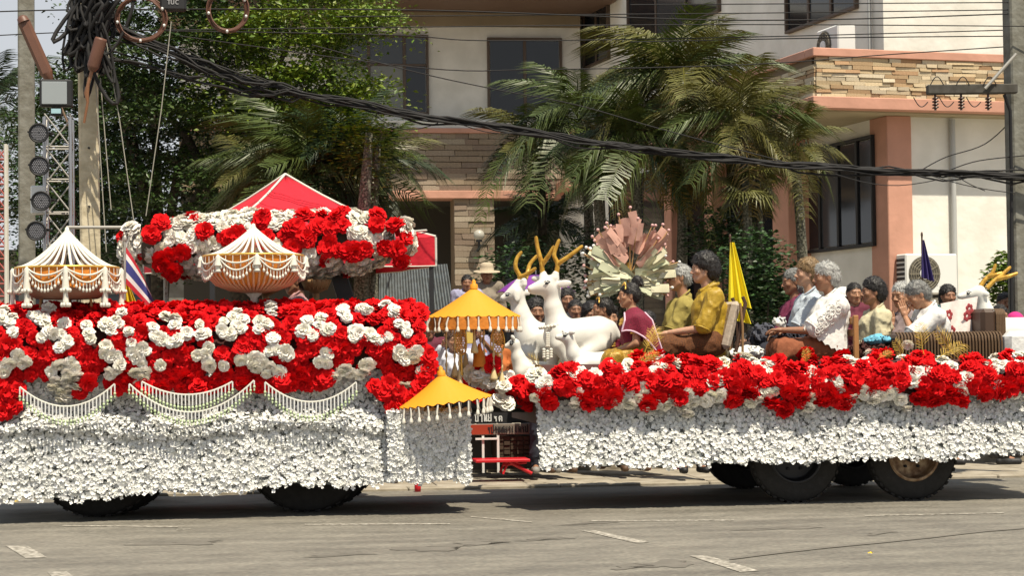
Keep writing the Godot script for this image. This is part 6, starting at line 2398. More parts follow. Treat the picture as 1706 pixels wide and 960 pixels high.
func parasol(label: String, px: float, ytop: float, yrim: float, rpx: float, t: float, tilt: float, pole: float, skirt: bool) -> void:
	var c := on(px, yrim, t)
	var r := rpx / F * (c - cam).length()
	var h := on(px, ytop, t).y - c.y
	var bs := Basis(V, -tilt) * Basis.IDENTITY
	var T := thing("parasol", label, "parasol", c - Vector3.UP * pole, "orange tasselled parasols")
	var orange := leaf_mat("parasol_orange", lin(0.78, 0.33, 0.015), 0.5)
	orange.roughness = 0.6
	var P := []
	for y in 9:
		var f := y / 8.0
		var row := []
		for k in 56:
			var an := TAU * k / 56
			var pl := 0.026 * f * (1.0 if k % 2 else -1.0)
			row.append(c + bs * Vector3(cos(an) * r * f * (1.0 + pl), h * pow(1 - f, 1.12) + pl * 0.9 * r - 0.01 * f, sin(an) * r * f * (1.0 + pl)))
		P.append(row)
	var mb := MB.new()
	mb.grid(P, false, true)
	put("canopy", mb, orange, T)
	if skirt:
		P = []
		for y in 4:
			var row := []
			for k in 84:
				var an := TAU * k / 84
				var rr := r * (0.985 + 0.012 * sin(an * 21.0))
				row.append(c + bs * Vector3(cos(an) * rr, -0.01 - 0.036 * y, sin(an) * rr))
			P.append(row)
		mb = MB.new()
		mb.grid(P, false, true)
		put("valance", mb, mats["orange_cloth"], T)
	for k in 28:
		var an := TAU * (k + 0.5) / 28
		mb = MB.new()
		mb.tube([c + bs * Vector3(0, h * 0.96, 0), c + bs * Vector3(cos(an) * r * 0.5, h * 0.42 - 0.012, sin(an) * r * 0.5), c + bs * Vector3(cos(an) * r * 0.99, -0.016, sin(an) * r * 0.99)], 0.004, 4)
		put("rib", mb, mats["wood"], T)
		mb = MB.new()
		var p := c + bs * Vector3(cos(an) * r, -0.012, sin(an) * r)
		var sw := U * rng.randfn(0, 0.008)
		mb.tube([p, p + Vector3.DOWN * 0.055 + sw, p + Vector3.DOWN * 0.09 + sw], [0.0075, 0.009, 0.007], 6)
		mb.lathe(Transform3D(Basis.IDENTITY, p + sw + Vector3.DOWN * 0.09), [Vector2(0.006, 0.01), Vector2(0.012, -0.005), Vector2(0.0165, -0.026), Vector2(0.012, -0.04), Vector2(0.001, -0.042)], 8)
		put("tassel", mb, mats["rope_white"], T)
	mb = MB.new()
	mb.lathe(Transform3D(bs, c + bs * Vector3(0, h, 0)), [Vector2(0.036, -0.02), Vector2(0.034, 0.02), Vector2(0.016, 0.03), Vector2(0.02, 0.045), Vector2(0.008, 0.062), Vector2(0.001, 0.065)], 12)
	put("finial", mb, orange, T)
	mb = MB.new()
	mb.tube([c + bs * Vector3(0, h * 0.95, 0), c + bs * Vector3(0, -pole, 0) + (V * 0.28 if not skirt else Vector3.ZERO)], 0.013, 8)
	put("pole", mb, mats["wood"], T)

func money_tree() -> void:
	var o := on(1052, 512, 17.75)
	var T := thing("banknote_bouquet", "fan shaped bouquet of pink and green banknotes clipped on sticks", "banknote bouquet", on(1050, 575, 17.75))
	var pink := nmat("note_pink", lin(0.80, 0.48, 0.39), 0.8, noise_tex("noteprint", 0.05, Color(0.72, 0.68, 0.66), Color(1, 1, 1), 3, 256), 7.0)
	var green := nmat("note_green", lin(0.62, 0.68, 0.48), 0.8, tex_cache["noteprint"], 7.0)
	var pale := nmat("note_pale", lin(0.80, 0.80, 0.58), 0.8, tex_cache["noteprint"], 7.0)
	var stick := mat("stick_tan", lin(0.45, 0.27, 0.12), 0.6)
	var tip := mat("tip_pink", lin(0.62, 0.36, 0.34), 0.5)
	var mid := on(1048, 455, 17.75)
	var note := MB.new()
	var P := []
	for y in 3:
		var row := []
		for x in 6:
			row.append(Vector3((x / 5.0 - 0.5), (y / 2.0 - 0.5), 0.06 * sin(x * 1.3) * (0.5 - y / 2.0) + 0.05 * (y - 1) * (y - 1)))
		P.append(row)
	note.grid(P)
	var nmesh := note.mesh()
	# [angle from straight up in degrees, inner and outer distance in photo pixels / 184 per metre, kind]
	var spec := []
	for q in [[-46, 80], [-38, 94], [-30, 90], [-22, 94], [-10, 101], [0, 112], [8, 94], [26, 90], [36, 102], [43, 99], [50, 90], [-40, 74], [40, 76], [32, 84], [-33, 78], [4, 100], [-44, 88], [46, 94], [-28, 85], [30, 93], [-20, 86], [48, 80], [-48, 72]]:
		spec.append([q[0], q[1], 0])
	for k in 66:
		var an := rnd(-118, 118)
		if absf(an) < 42:
			an = signf(an) * rnd(42, 118)
		spec.append([an, rnd(52, 78 if absf(an) > 80 else 92), 1])
	for q in spec:
		var an := deg_to_rad(q[0])
		var depth := rnd(-0.22, 0.22)
		var d := (U * sin(an) + Vector3.UP * cos(an) - V * depth).normalized()
		var l: float = q[1] / 184.0
		var root_ := mid + Vector3.DOWN * 0.14
		var e := mid + Vector3.UP * (-0.05 if q[2] == 1 else 0.0) + d * l
		var mb := MB.new()
		mb.tube([root_.lerp(mid, rnd(0, 0.8)), e], 0.006, 5)
		var S := put("stick", mb, stick, T)
		mb = MB.new()
		mb.ell(Transform3D(Basis.IDENTITY, e + d * 0.01), Vector3.ONE * 0.016, 8)
		put("tip", mb, tip if q[2] == 0 or rnd(0, 1) < 0.3 else mats["white_paint"], S)
		var side := d.cross(V).normalized()
		var nn := 3
		for k in nn:
			var m: Material = pink if q[2] == 0 else (green if rnd(0, 1) < 0.6 else pale)
			var sz := (Vector3(0.165, 0.076, 0.09) if q[2] == 0 else Vector3(0.17, 0.08, 0.09)) * rnd(0.95, 1.1)
			var sg := 1.0 if k % 2 else -1.0
			var c := e - d * (0.10 + 0.055 * k + rnd(0, 0.03)) + side * sg * 0.032 - V * rnd(-0.02, 0.05)
			var b := Basis(d, side * sg, d.cross(side * sg)) * Basis(Vector3.RIGHT, rnd(-1.0, 1.0)) * Basis(Vector3.BACK, rnd(-0.25, 0.25))
			inst("banknote", nmesh, m, S, Transform3D(b * Basis.from_scale(sz), c - gpos(S)))
	var mb := MB.new()
	mb.tube([mid + Vector3.UP * 0.1, mid, on(1050, 560, 17.75)], [0.02, 0.03, 0.035], 8)
	put("trunk", mb, mats["gold"], T)
	mb = MB.new()
	mb.lathe(Transform3D(Basis.IDENTITY, on(1050, 560, 17.75)), [Vector2(0.09, -0.1), Vector2(0.05, -0.06), Vector2(0.045, -0.02), Vector2(0.12, 0.03), Vector2(0.19, 0.10), Vector2(0.195, 0.105), Vector2(0.185, 0.1), Vector2(0.1, 0.04), Vector2(0.001, 0.03)], 24)
	put("silver_bowl", mb, mats["steel"], T)

# ---------------------------------------------------------------- deer statues
func deer(label: String, base: Vector3, caps: Array, ears: Array, antlers: Array, eyes: Array, h := 0.012) -> Node3D:
	var T := thing("deer_statue", label, "deer statue", base)
	var pts := []
	var lo := Vector3.ONE * 1e6
	var hi := -lo
	for q in caps:
		var a := on(q[0], q[1], q[2])
		var b := on(q[4], q[5], q[6])
		pts.append([a, b, q[3], q[7]])
		for p in [[a, q[3]], [b, q[7]]]:
			var e: Vector3 = Vector3.ONE * (p[1] + 0.05)
			lo = lo.min(p[0] - e)
			hi = hi.max(p[0] + e)
	var ex := []
	for q in ears:
		var a := on(q[0], q[1], q[2])
		var b := on(q[3], q[4], q[5])
		ex.append([a, b, q[6]])
		lo = lo.min(b - Vector3.ONE * 0.05)
		hi = hi.max(b + Vector3.ONE * 0.05)
	var s := Sdf.new(lo, hi, h)
	for q in pts:
		s.cap(q[0], q[1], q[2], q[3], 0.045)
	for q in ex:
		var d: Vector3 = (q[1] - q[0])
		var y := d.normalized()
		var z := (-V - y * y.dot(-V)).normalized()
		s.ell((q[0] + q[1]) / 2, Vector3(q[2], d.length() / 2, 0.016), Basis(y.cross(z), y, z), 0.012)
	var mb := MB.new()
	s.mesh(mb)
	put("body", mb, nmat("deer_white", lin(0.80, 0.79, 0.74), 0.32, tex_cache["patchy"], 0.9), T)
	for q in antlers:
		mb = MB.new()
		for br in q:
			var p := []
			var n: int = br.size() / 3
			for k in n:
				p.append(on(br[k * 3], br[k * 3 + 1], br[k * 3 + 2]))
			var sm := []
			var rr := []
			for k in (n - 1) * 4 + 1:
				var f := k / 4.0
				var i0 := mini(int(f), n - 2)
				sm.append(p[i0].cubic_interpolate(p[i0 + 1], p[maxi(i0 - 1, 0)], p[mini(i0 + 2, n - 1)], f - i0))
				rr.append(0.024 - 0.007 * f / (n - 1))
			sm.append(sm[-1] + (sm[-1] - sm[-2]).normalized() * 0.014)
			rr.append(0.010)
			mb.tube(sm, rr, 9)
		put("antler", mb, nmat("antler_gold", lin(0.78, 0.50, 0.09), 0.42, noise_tex("gilding", 0.02, Color(0.7, 0.62, 0.45), Color(1, 1, 1), 4, 256), 3.0, tex_cache["grit"], 0.4, 0.25), T)
	for q in eyes:
		mb = MB.new()
		var c := on(q[0], q[1], q[2])
		mb.ell(Transform3D(Basis(U, Vector3.UP, -V) * Basis(Vector3.BACK, 0.2), c), Vector3(0.020, 0.012, 0.012), 10)
		put("eye", mb, mat("eye_black", lin(0.02, 0.025, 0.03), 0.15), T)
		mb = MB.new()
		mb.tube([c + U * -0.025 + Vector3.UP * 0.012 - V * 0.006, c + Vector3.UP * 0.022 - V * 0.008, c + U * 0.03 + Vector3.UP * 0.012 - V * 0.004], 0.004, 5)
		put("eyelid", mb, mats["eye_black"], T)
	return T

func make_deer() -> void:
	var A := 17.3
	deer("front white deer statue with raised head, four gold antler tips and a white garland", on(980, 600, A), [
		[884, 481, A - 0.02, 0.03, 913, 475, A, 0.086], [888, 485, A, 0.03, 920, 481, A, 0.07], [918, 476, A, 0.075, 922, 515, A, 0.077], [922, 515, A, 0.078, 933, 556, A, 0.15],
		[935, 562, A, 0.155, 996, 557, A, 0.168], [930, 575, A - 0.1, 0.075, 944, 597, A - 0.1, 0.045], [944, 597, A - 0.1, 0.042, 946, 625, A - 0.1, 0.034], [925, 580, A + 0.1, 0.07, 915, 625, A + 0.1, 0.04],
		[1000, 575, A - 0.1, 0.09, 960, 600, A - 0.14, 0.05], [1018, 545, A, 0.05, 1030, 560, A, 0.03], [904, 462, A + 0.05, 0.035, 905, 456, A + 0.05, 0.03], [925, 462, A - 0.05, 0.035, 926, 456, A - 0.05, 0.03]],
		[[925, 475, A - 0.07, 953, 471, A - 0.12, 0.038], [906, 466, A + 0.08, 884, 464, A + 0.14, 0.03]],
		[[[904, 458, A + 0.05, 902, 438, A + 0.05, 896, 415, A + 0.05, 893, 396, A + 0.05], [904, 440, A + 0.05, 914, 426, A, 922, 412, A - 0.03]], [[926, 458, A - 0.05, 929, 440, A - 0.05, 923, 424, A - 0.05, 931, 401, A - 0.05], [929, 440, A - 0.05, 948, 427, A - 0.1, 969, 411, A - 0.12]]],
		[[911, 472, A - 0.085]])
	A = 17.85
	deer("second white deer statue standing left behind the first, its nose behind the orange parasol", on(900, 640, A), [
		[839, 497, A, 0.033, 858, 489, A, 0.078], [860, 490, A, 0.072, 868, 525, A, 0.082], [868, 525, A, 0.085, 884, 562, A, 0.155], [888, 568, A, 0.165, 965, 566, A, 0.17],
		[880, 590, A - 0.1, 0.09, 884, 625, A - 0.1, 0.055], [884, 625, A - 0.1, 0.052, 880, 668, A - 0.1, 0.042], [890, 590, A + 0.1, 0.09, 900, 668, A + 0.1, 0.042], [960, 590, A - 0.1, 0.1, 965, 668, A - 0.1, 0.045], [862, 474, A, 0.032, 863, 470, A, 0.03], [873, 474, A - 0.05, 0.03, 873, 468, A - 0.05, 0.028]],
		[[860, 483, A - 0.07, 862, 504, A - 0.09, 0.032], [868, 484, A - 0.02, 884, 490, A - 0.05, 0.03]],
		[[[863, 473, A, 866, 461, A, 859, 446, A, 861, 431, A, 868, 421, A], [866, 462, A, 878, 457, A - 0.06, 891, 448, A - 0.1]], [[873, 470, A - 0.05, 879, 455, A + 0.05, 883, 440, A + 0.08, 894, 427, A + 0.08]]],
		[[845, 492, A - 0.07]])
	A = 16.95
	deer("small white fawn statue lying in front of the first deer", on(1000, 625, A), [
		[929, 562, A, 0.026, 945, 562, A, 0.05], [948, 566, A, 0.05, 957, 592, A, 0.062], [957, 592, A, 0.065, 975, 606, A, 0.1], [976, 608, A, 0.105, 1020, 605, A, 0.108], [1020, 606, A, 0.1, 1035, 614, A, 0.07], [965, 610, A - 0.08, 0.05, 945, 624, A - 0.1, 0.03]],
		[[947, 556, A - 0.04, 958, 553, A - 0.08, 0.022], [944, 556, A + 0.05, 936, 550, A + 0.08, 0.02]], [], [[941, 559, A - 0.05]], 0.010)
	A = 17.45
	deer("small white fawn statue standing at the left of the deer group", on(866, 640, A), [
		[843, 577, A, 0.022, 856, 573, A, 0.045], [858, 575, A, 0.044, 864, 598, A, 0.055], [864, 598, A, 0.06, 872, 615, A, 0.085], [872, 615, A, 0.085, 905, 618, A, 0.085], [868, 622, A - 0.05, 0.04, 868, 655, A - 0.05, 0.026], [874, 622, A + 0.05, 0.04, 876, 655, A + 0.05, 0.026], [905, 622, A, 0.05, 908, 655, A, 0.028]],
		[[857, 568, A - 0.04, 852, 558, A - 0.05, 0.02]], [], [[852, 573, A - 0.045]], 0.010)
	A = 17.9
	deer("white deer statue at the rear of the trailer, mostly hidden, with pointed gold antlers", on(1645, 560, A), [
		[1598, 494, A, 0.028, 1628, 489, A, 0.075], [1630, 490, A, 0.07, 1640, 520, A, 0.075], [1640, 520, A, 0.08, 1660, 555, A, 0.15], [1660, 555, A, 0.15, 1720, 556, A, 0.16], [1650, 570, A, 0.07, 1652, 650, A, 0.04], [1720, 575, A, 0.08, 1722, 650, A, 0.04]],
		[[1632, 486, A - 0.06, 1648, 492, A - 0.1, 0.03]],
		[[[1631, 480, A + 0.05, 1640, 466, A + 0.05, 1652, 455, A + 0.05, 1657, 442, A + 0.05], [1645, 462, A + 0.05, 1658, 458, A, 1668, 455, A]], [[1643, 480, A - 0.05, 1655, 468, A - 0.05, 1668, 458, A - 0.05, 1681, 446, A - 0.05], [1660, 465, A - 0.05, 1678, 461, A - 0.1, 1692, 456, A - 0.1]]],
		[[1612, 489, A - 0.06]])
	# garland round the first deer's neck
	var t := 17.12
	var c := on(912, 553, t)
	var G := thing("flower_garland", "white jasmine garland hanging on the chest of the front deer statue", "garland", c)
	var mb := MB.new()
	var pts := []
	for k in 25:
		var an := TAU * k / 24
		var p := on(921, 545, 17.3) + U * cos(an) * 0.118 + V * sin(an) * 0.118 + Vector3.UP * (0.02 * cos(an) + 0.012)
		pts.append(p)
		mb.ell(Transform3D(Basis.IDENTITY, p), Vector3.ONE * 0.017, 6)
	put("neck_string", mb, mats["rope_white"], G)
	for q in [[912, 556], [915, 556]]:
		mb = MB.new()
		for k in 7:
			mb.ell(Transform3D(Basis.IDENTITY, on(q[0] - 1, q[1] + k * 3.4, t)), Vector3(0.013, 0.014, 0.013), 6)
		put("string", mb, mats["rope_white"], G)
	for q in [[906, 583], [912, 586], [918, 583]]:
		mb = MB.new()
		for k in 4:
			mb.ell(Transform3D(Basis.IDENTITY, on(q[0], q[1] + k * 4.0, t)), Vector3(0.017, 0.016, 0.017), 7)
		put("tassel", mb, mats["rope_white"], G)

# ---------------------------------------------------------------- people
var head_cache := {}
var hand_cache := {}
var hair_cache := {}

func head_mb(kind: String) -> MB:
	if head_cache.has(kind):
		return head_cache[kind]
	var s := Sdf.new(Vector3(-0.1, -0.17, -0.12), Vector3(0.1, 0.14, 0.14), 0.0062)
	var wide := 1.0 if kind != "slim" else 0.93
	s.ell(Vector3(0, 0.035, -0.012), Vector3(0.073 * wide, 0.085, 0.093), Basis.IDENTITY, 0.02)
	s.ell(Vector3(0, -0.02, 0.03), Vector3(0.062 * wide, 0.082, 0.06), Basis.IDENTITY, 0.03)
	s.ell(Vector3(0, -0.088, 0.052), Vector3(0.030, 0.026, 0.030), Basis.IDENTITY, 0.03)
	for x in [-1.0, 1.0]:
		s.cap(Vector3(x * 0.05 * wide, -0.05, 0.0), Vector3(x * 0.015, -0.09, 0.05), 0.022, 0.02, 0.025)
		s.ell(Vector3(x * 0.043, -0.022, 0.062), Vector3(0.022, 0.02, 0.02), Basis.IDENTITY, 0.02)
		s.ell(Vector3(x * 0.031, 0.006, 0.098), Vector3(0.019, 0.012, 0.016), Basis.IDENTITY, 0.012, 0, true)
	s.cap(Vector3(-0.036, 0.024, 0.078), Vector3(0.036, 0.024, 0.078), 0.011, 0.011, 0.015)
	s.cap(Vector3(0, 0.006, 0.086), Vector3(0, -0.030, 0.106), 0.008, 0.0125, 0.012)
	for x in [-1.0, 1.0]:
		s.ell(Vector3(x * 0.013, -0.034, 0.094), Vector3(0.009, 0.008, 0.012), Basis.IDENTITY, 0.008)
		s.ell(Vector3(x * 0.032, 0.003, 0.077), Vector3(0.017, 0.010, 0.011), Basis.IDENTITY, 0.004, 1)
		s.ell(Vector3(x * 0.032, 0.003, 0.083), Vector3(0.007, 0.007, 0.007), Basis.IDENTITY, 0.001, 2)
		s.cap(Vector3(x * 0.014, 0.026, 0.090), Vector3(x * 0.047, 0.028, 0.076), 0.0055, 0.004, 0.003, 3)
		s.ell(Vector3(x * 0.075 * wide, -0.004, -0.012), Vector3(0.009, 0.032, 0.019), Basis(Vector3.UP, x * -0.35), 0.008)
	s.ell(Vector3(0, -0.0575, 0.087), Vector3(0.023, 0.0065, 0.012), Basis.IDENTITY, 0.004, 4)
	s.ell(Vector3(0, -0.068, 0.085), Vector3(0.019, 0.007, 0.012), Basis.IDENTITY, 0.005, 4)
	s.cap(Vector3(0, -0.05, -0.02), Vector3(0, -0.16, -0.035), 0.05, 0.05, 0.03)
	if kind == "old":
		for x in [-1.0, 1.0]:
			s.cap(Vector3(x * 0.022, -0.035, 0.093), Vector3(x * 0.032, -0.065, 0.08), 0.004, 0.004, 0.006, 5)
	var mb := MB.new()
	s.mesh(mb, Transform3D.IDENTITY, [Color.WHITE, Color(0.75, 0.75, 0.75), Color(0.06, 0.06, 0.06), Color(0.38, 0.34, 0.32), Color(1.0, 0.70, 0.66), Color(0.85, 0.85, 0.85)])
	head_cache[kind] = mb
	return mb

func hair_mb(kind: String) -> MB:
	if hair_cache.has(kind):
		return hair_cache[kind]
	var s := Sdf.new(Vector3(-0.15, -0.2, -0.2), Vector3(0.15, 0.23, 0.15), 0.0085)
	var I := Basis.IDENTITY
	var amp := 0.012
	var fr := 26.0
	match kind:
		"puffy":
			s.ell(Vector3(0, 0.065, -0.02), Vector3(0.097, 0.098, 0.112), I, 0.03)
			s.ell(Vector3(0, 0.0, -0.07), Vector3(0.095, 0.105, 0.085), I, 0.03)
			amp = 0.010
			fr = 20.0
		"curly":
			s.ell(Vector3(0, 0.055, -0.016), Vector3(0.088, 0.085, 0.102), I, 0.03)
			s.ell(Vector3(0, 0.0, -0.065), Vector3(0.086, 0.095, 0.07), I, 0.03)
			amp = 0.011
			fr = 22.0
		"bob":
			s.ell(Vector3(0, 0.055, -0.018), Vector3(0.09, 0.088, 0.105), I, 0.03)
			s.ell(Vector3(0, -0.02, -0.06), Vector3(0.092, 0.115, 0.075), I, 0.03)
		"man":
			s.ell(Vector3(0, 0.045, -0.018), Vector3(0.081, 0.085, 0.100), I, 0.03)
			s.ell(Vector3(0, 0.0, -0.06), Vector3(0.074, 0.075, 0.058), I, 0.03)
			amp = 0.01
		"tied":
			s.ell(Vector3(0, 0.045, -0.018), Vector3(0.080, 0.083, 0.100), I, 0.03)
			s.ell(Vector3(0, 0.0, -0.06), Vector3(0.072, 0.07, 0.055), I, 0.03)
			s.ell(Vector3(0, 0.0, -0.125), Vector3(0.04, 0.04, 0.035), I, 0.015)
			amp = 0.006
		"bun":
			s.ell(Vector3(0, 0.045, -0.018), Vector3(0.081, 0.085, 0.100), I, 0.03)
			s.ell(Vector3(0, 0.0, -0.06), Vector3(0.073, 0.07, 0.055), I, 0.03)
			s.cap(Vector3(0, 0.11, -0.06), Vector3(0, 0.155, -0.085), 0.045, 0.05, 0.02)
			s.ell(Vector3(0, 0.13, -0.12), Vector3(0.04, 0.035, 0.03), I, 0.015)
			amp = 0.008
	s.ell(Vector3(0, -0.045, 0.085), Vector3(0.068, 0.108, 0.085), I, 0.012, 0, true)
	if kind == "man" or kind == "tied" or kind == "bun":
		for x in [-1.0, 1.0]:
			s.ell(Vector3(x * 0.085, -0.03, 0.01), Vector3(0.035, 0.055, 0.05), I, 0.01, 0, true)
	s.ell(Vector3(0, -0.2, 0.0), Vector3(0.075, 0.11, 0.075), I, 0.012, 0, true)
	s.rough(noise, amp, fr)
	s.rough(noise, amp * 0.35, fr * 2.6)
	var mb := MB.new()
	s.mesh(mb)
	for k in mb.v.size():
		var g := clampf(0.85 + 0.9 * noise.get_noise_3dv(mb.v[k] * Vector3(60, 24, 60)), 0.45, 1.3)
		mb.c[k] = Color(g, g, g)
	# loose strands over the mass
	var r := RandomNumberGenerator.new()
	r.seed = kind.hash() % 9973
	var n0 := mb.v.size()
	var curl := 1.0 if kind in ["puffy", "curly"] else 0.35
	for k in 1500:
		var b := r.randi_range(0, n0 - 1)
		var nn := mb.n[b]
		var dn := Vector3(r.randfn(0, curl), -0.7 + r.randfn(0, curl), -0.5 + r.randfn(0, curl))
		dn = (dn - nn * dn.dot(nn)).normalized()
		var p := mb.v[b] - nn * 0.003
		var p1 := p + dn * 0.018 + nn * r.randf_range(0.003, 0.0065)
		var p2 := p1 + dn * 0.018 + nn * r.randf_range(-0.006, 0.006)
		var sd := dn.cross(nn) * 0.0017
		var g := r.randf_range(0.6, 1.5)
		mb.col = Color(g, g, g)
		mb.quad(p - sd, p + sd, p1 + sd, p1 - sd, nn)
		mb.tri(p1 - sd, p1 + sd, p2)
	hair_cache[kind] = mb
	return mb

func hand_mb(kind: String) -> MB:
	if hand_cache.has(kind):
		return hand_cache[kind]
	var curl: float = {"flat": 0.06, "relaxed": 0.5, "grip": 1.15}[kind]
	var s := Sdf.new(Vector3(-0.07, -0.03, -0.03), Vector3(0.06, 0.2, 0.1), 0.0045)
	s.cap(Vector3(0, -0.01, 0), Vector3(0, 0.03, 0), 0.024, 0.024, 0.012)
	for x in [-0.026, -0.009, 0.009, 0.026]:
		s.cap(Vector3(x * 0.7, 0.02, 0), Vector3(x, 0.088, 0), 0.0135, 0.012, 0.01)
	var ls := [0.068, 0.078, 0.072, 0.056]
	for f in 4:
		var x := -0.028 + f * 0.0187
		var p := Vector3(x, 0.088 - absf(x) * 0.15, 0)
		var a := curl * 0.6 + 0.04 * f
		var r := 0.0095
		for j in 3:
			var l: float = ls[f] * [0.45, 0.32, 0.25][j]
			var d := Vector3(x * 0.6, cos(a), sin(a)).normalized()
			s.cap(p, p + d * l, r, r * 0.92, 0.003)
			p += d * l
			r *= 0.92
			a += curl * 0.75
	var p := Vector3(-0.022, 0.022, 0.006)
	for j in 3:
		var d: Vector3 = [Vector3(-0.75, 0.6, 0.3), Vector3(-0.35, 0.9, 0.35 + curl * 0.3), Vector3(0.0, 0.95, 0.3 + curl * 0.4)][j].normalized()
		var l: float = [0.042, 0.034, 0.027][j]
		s.cap(p, p + d * l, 0.0125 - 0.0012 * j, 0.0115 - 0.0012 * j, 0.006)
		p += d * l
	var mb := MB.new()
	s.mesh(mb)
	hand_cache[kind] = mb
	return mb

func bounds(pts: Array, e: float) -> Array:
	var lo: Vector3 = pts[0]
	var hi: Vector3 = pts[0]
	for p in pts:
		lo = lo.min(p)
		hi = hi.max(p)
	return [lo - Vector3.ONE * e, hi + Vector3.ONE * e]

func all_joints(J: Dictionary) -> Array:
	var a := [J.hip, J.chest, J.neck, J.head]
	for k in ["sh", "el", "wr", "hp", "kn", "an", "toe"]:
		a.append_array(J[k])
	return a

func body_mb(J: Dictionary, head: String, hands: Array, sc := 1.0, h := 0.017) -> MB:
	var b := bounds(all_joints(J), 0.17 * sc)
	var s := Sdf.new(b[0], b[1], h)
	s.cap(J.hip, J.chest, 0.105 * sc, 0.115 * sc, 0.05)
	s.cap(J.chest, J.neck, 0.105 * sc, 0.055 * sc, 0.05)
	s.cap(J.sh[0], J.sh[1], 0.055 * sc, 0.055 * sc, 0.05)
	s.cap(J.neck, J.head, 0.05 * sc, 0.045 * sc, 0.03)
	for k in 2:
		s.cap(J.sh[k], J.el[k], 0.048 * sc, 0.038 * sc, 0.03)
		s.cap(J.el[k], J.wr[k], 0.038 * sc, 0.025 * sc, 0.02)
		s.cap(J.hp[k], J.kn[k], 0.08 * sc, 0.056 * sc, 0.03)
		s.cap(J.kn[k], J.an[k], 0.054 * sc, 0.036 * sc, 0.02)
		s.cap(J.an[k], J.toe[k], 0.036 * sc, 0.027 * sc, 0.02)
	var mb := MB.new()
	s.mesh(mb)
	var z: Vector3 = J.fwd
	var y: Vector3 = J.hup
	z = (z - y * z.dot(y)).normalized()
	mb.append(head_mb(head), Transform3D(Basis(y.cross(z), y, z).scaled(Vector3.ONE * J.get("hs", 1.0)), J.head))
	for k in 2:
		var dy: Vector3 = (J.wr[k] - J.el[k]).normalized()
		if J.has("hd"):
			dy = J.hd[k]
		var pn: Vector3 = J.palm[k] if J.has("palm") else Vector3.DOWN
		var dz := pn - dy * pn.dot(dy)
		dz = dz.normalized() if dz.length() > 0.05 else dy.cross(Vector3.RIGHT).normalized()
		var dx := dy.cross(dz)
		# the thumb lies at -x of the mould; mirror it for the other hand
		var m := 1.0 if k == 0 else -1.0
		mb.append(hand_mb(hands[k]), Transform3D(Basis(dx * m, dy, dz).scaled(Vector3.ONE * 0.98 * sc), J.wr[k]))
	return mb

# clothing made of the body's own bones, a little larger
func garment_mb(J: Dictionary, kind: String, sleeve := 1.0, grow := 0.022, sc := 1.0, h := 0.017) -> MB:
	var b := bounds(all_joints(J), 0.24 * sc)
	var s := Sdf.new(b[0], b[1], h)
	var g := grow
	if kind == "top" or kind == "long_top":
		s.cap(J.hip, J.chest, 0.118 * sc + g, 0.12 * sc + g, 0.06)
		s.cap(J.hip + (J.chest - J.hip) * -0.15, J.hip, 0.125 * sc + g, 0.125 * sc + g, 0.06)
		s.cap(J.chest, J.neck, 0.108 * sc + g, 0.052 * sc + g * 0.6, 0.05)
		s.cap(J.sh[0], J.sh[1], 0.056 * sc + g, 0.056 * sc + g, 0.05)
		s.cap(J.chest + J.body_fwd * 0.06, J.chest + J.body_fwd * 0.05 + (J.hip - J.chest) * 0.3, 0.085 * sc + g, 0.08 * sc + g, 0.05)
		for k in 2:
			var e: Vector3 = J.sh[k].lerp(J.el[k], minf(sleeve, 1.0))
			s.cap(J.sh[k], e, 0.055 * sc + g, 0.050 * sc + g * 1.1, 0.035)
			if sleeve > 1.0:
				s.cap(J.el[k], J.el[k].lerp(J.wr[k], sleeve - 1.0), 0.047 * sc + g * 0.9, 0.036 * sc + g, 0.025)
		s.ell(J.neck + J.body_fwd * 0.045 + Vector3.UP * 0.045, Vector3(0.062, 0.075, 0.062) * sc, Basis.IDENTITY, 0.01, 0, true)
	elif kind == "skirt":
		s.cap(J.hip, J.hip + (J.chest - J.hip) * 0.3, 0.13 * sc + g, 0.115 * sc + g, 0.06)
		for k in 2:
			s.cap(J.hp[k], J.kn[k], 0.090 * sc + g, 0.070 * sc + g, 0.07)
			s.cap(J.kn[k], J.kn[k].lerp(J.an[k], 0.8), 0.070 * sc + g, 0.072 * sc + g, 0.09)
	elif kind == "trousers":
		s.cap(J.hip, J.hip + (J.chest - J.hip) * 0.2, 0.115 * sc + g, 0.105 * sc + g, 0.05)
		for k in 2:
			s.cap(J.hp[k], J.kn[k], 0.085 * sc + g, 0.066 * sc + g, 0.03)
			s.cap(J.kn[k], J.kn[k].lerp(J.an[k], 0.92), 0.066 * sc + g, 0.056 * sc + g, 0.025)
	s.folds(noise, 0.017 * sc, Vector3(4.5, 3.0, 4.5))
	s.rough(noise, 0.004 * sc, 11.0)
	var mb := MB.new()
	s.mesh(mb)
	return mb

func shoe_mb(J: Dictionary) -> MB:
	var mb := MB.new()
	for k in 2:
		var b := bounds([J.an[k], J.toe[k]], 0.09)
		var s := Sdf.new(b[0], b[1], 0.012)
		var heel: Vector3 = J.an[k] - (J.toe[k] - J.an[k]) * 0.35
		heel.y = J.toe[k].y
		s.cap(heel, J.toe[k], 0.042, 0.040, 0.02)
		s.cap(J.an[k] + Vector3.DOWN * 0.02, heel.lerp(J.toe[k], 0.4), 0.045, 0.045, 0.03)
		s.keep(Vector3.DOWN, -(J.toe[k].y - 0.032))
		s.mesh(mb)
	return mb

func skin(key: String, c: Color) -> StandardMaterial3D:
	var m := vmat("skin_" + key, 0.55)
	m.albedo_color = c
	m.subsurf_scatter_enabled = true
	m.subsurf_scatter_strength = 0.08
	return m

func hairm(key: String, c: Color, rough := 0.55) -> StandardMaterial3D:
	var m := vmat("hair_" + key, rough)
	m.albedo_color = c
	return m

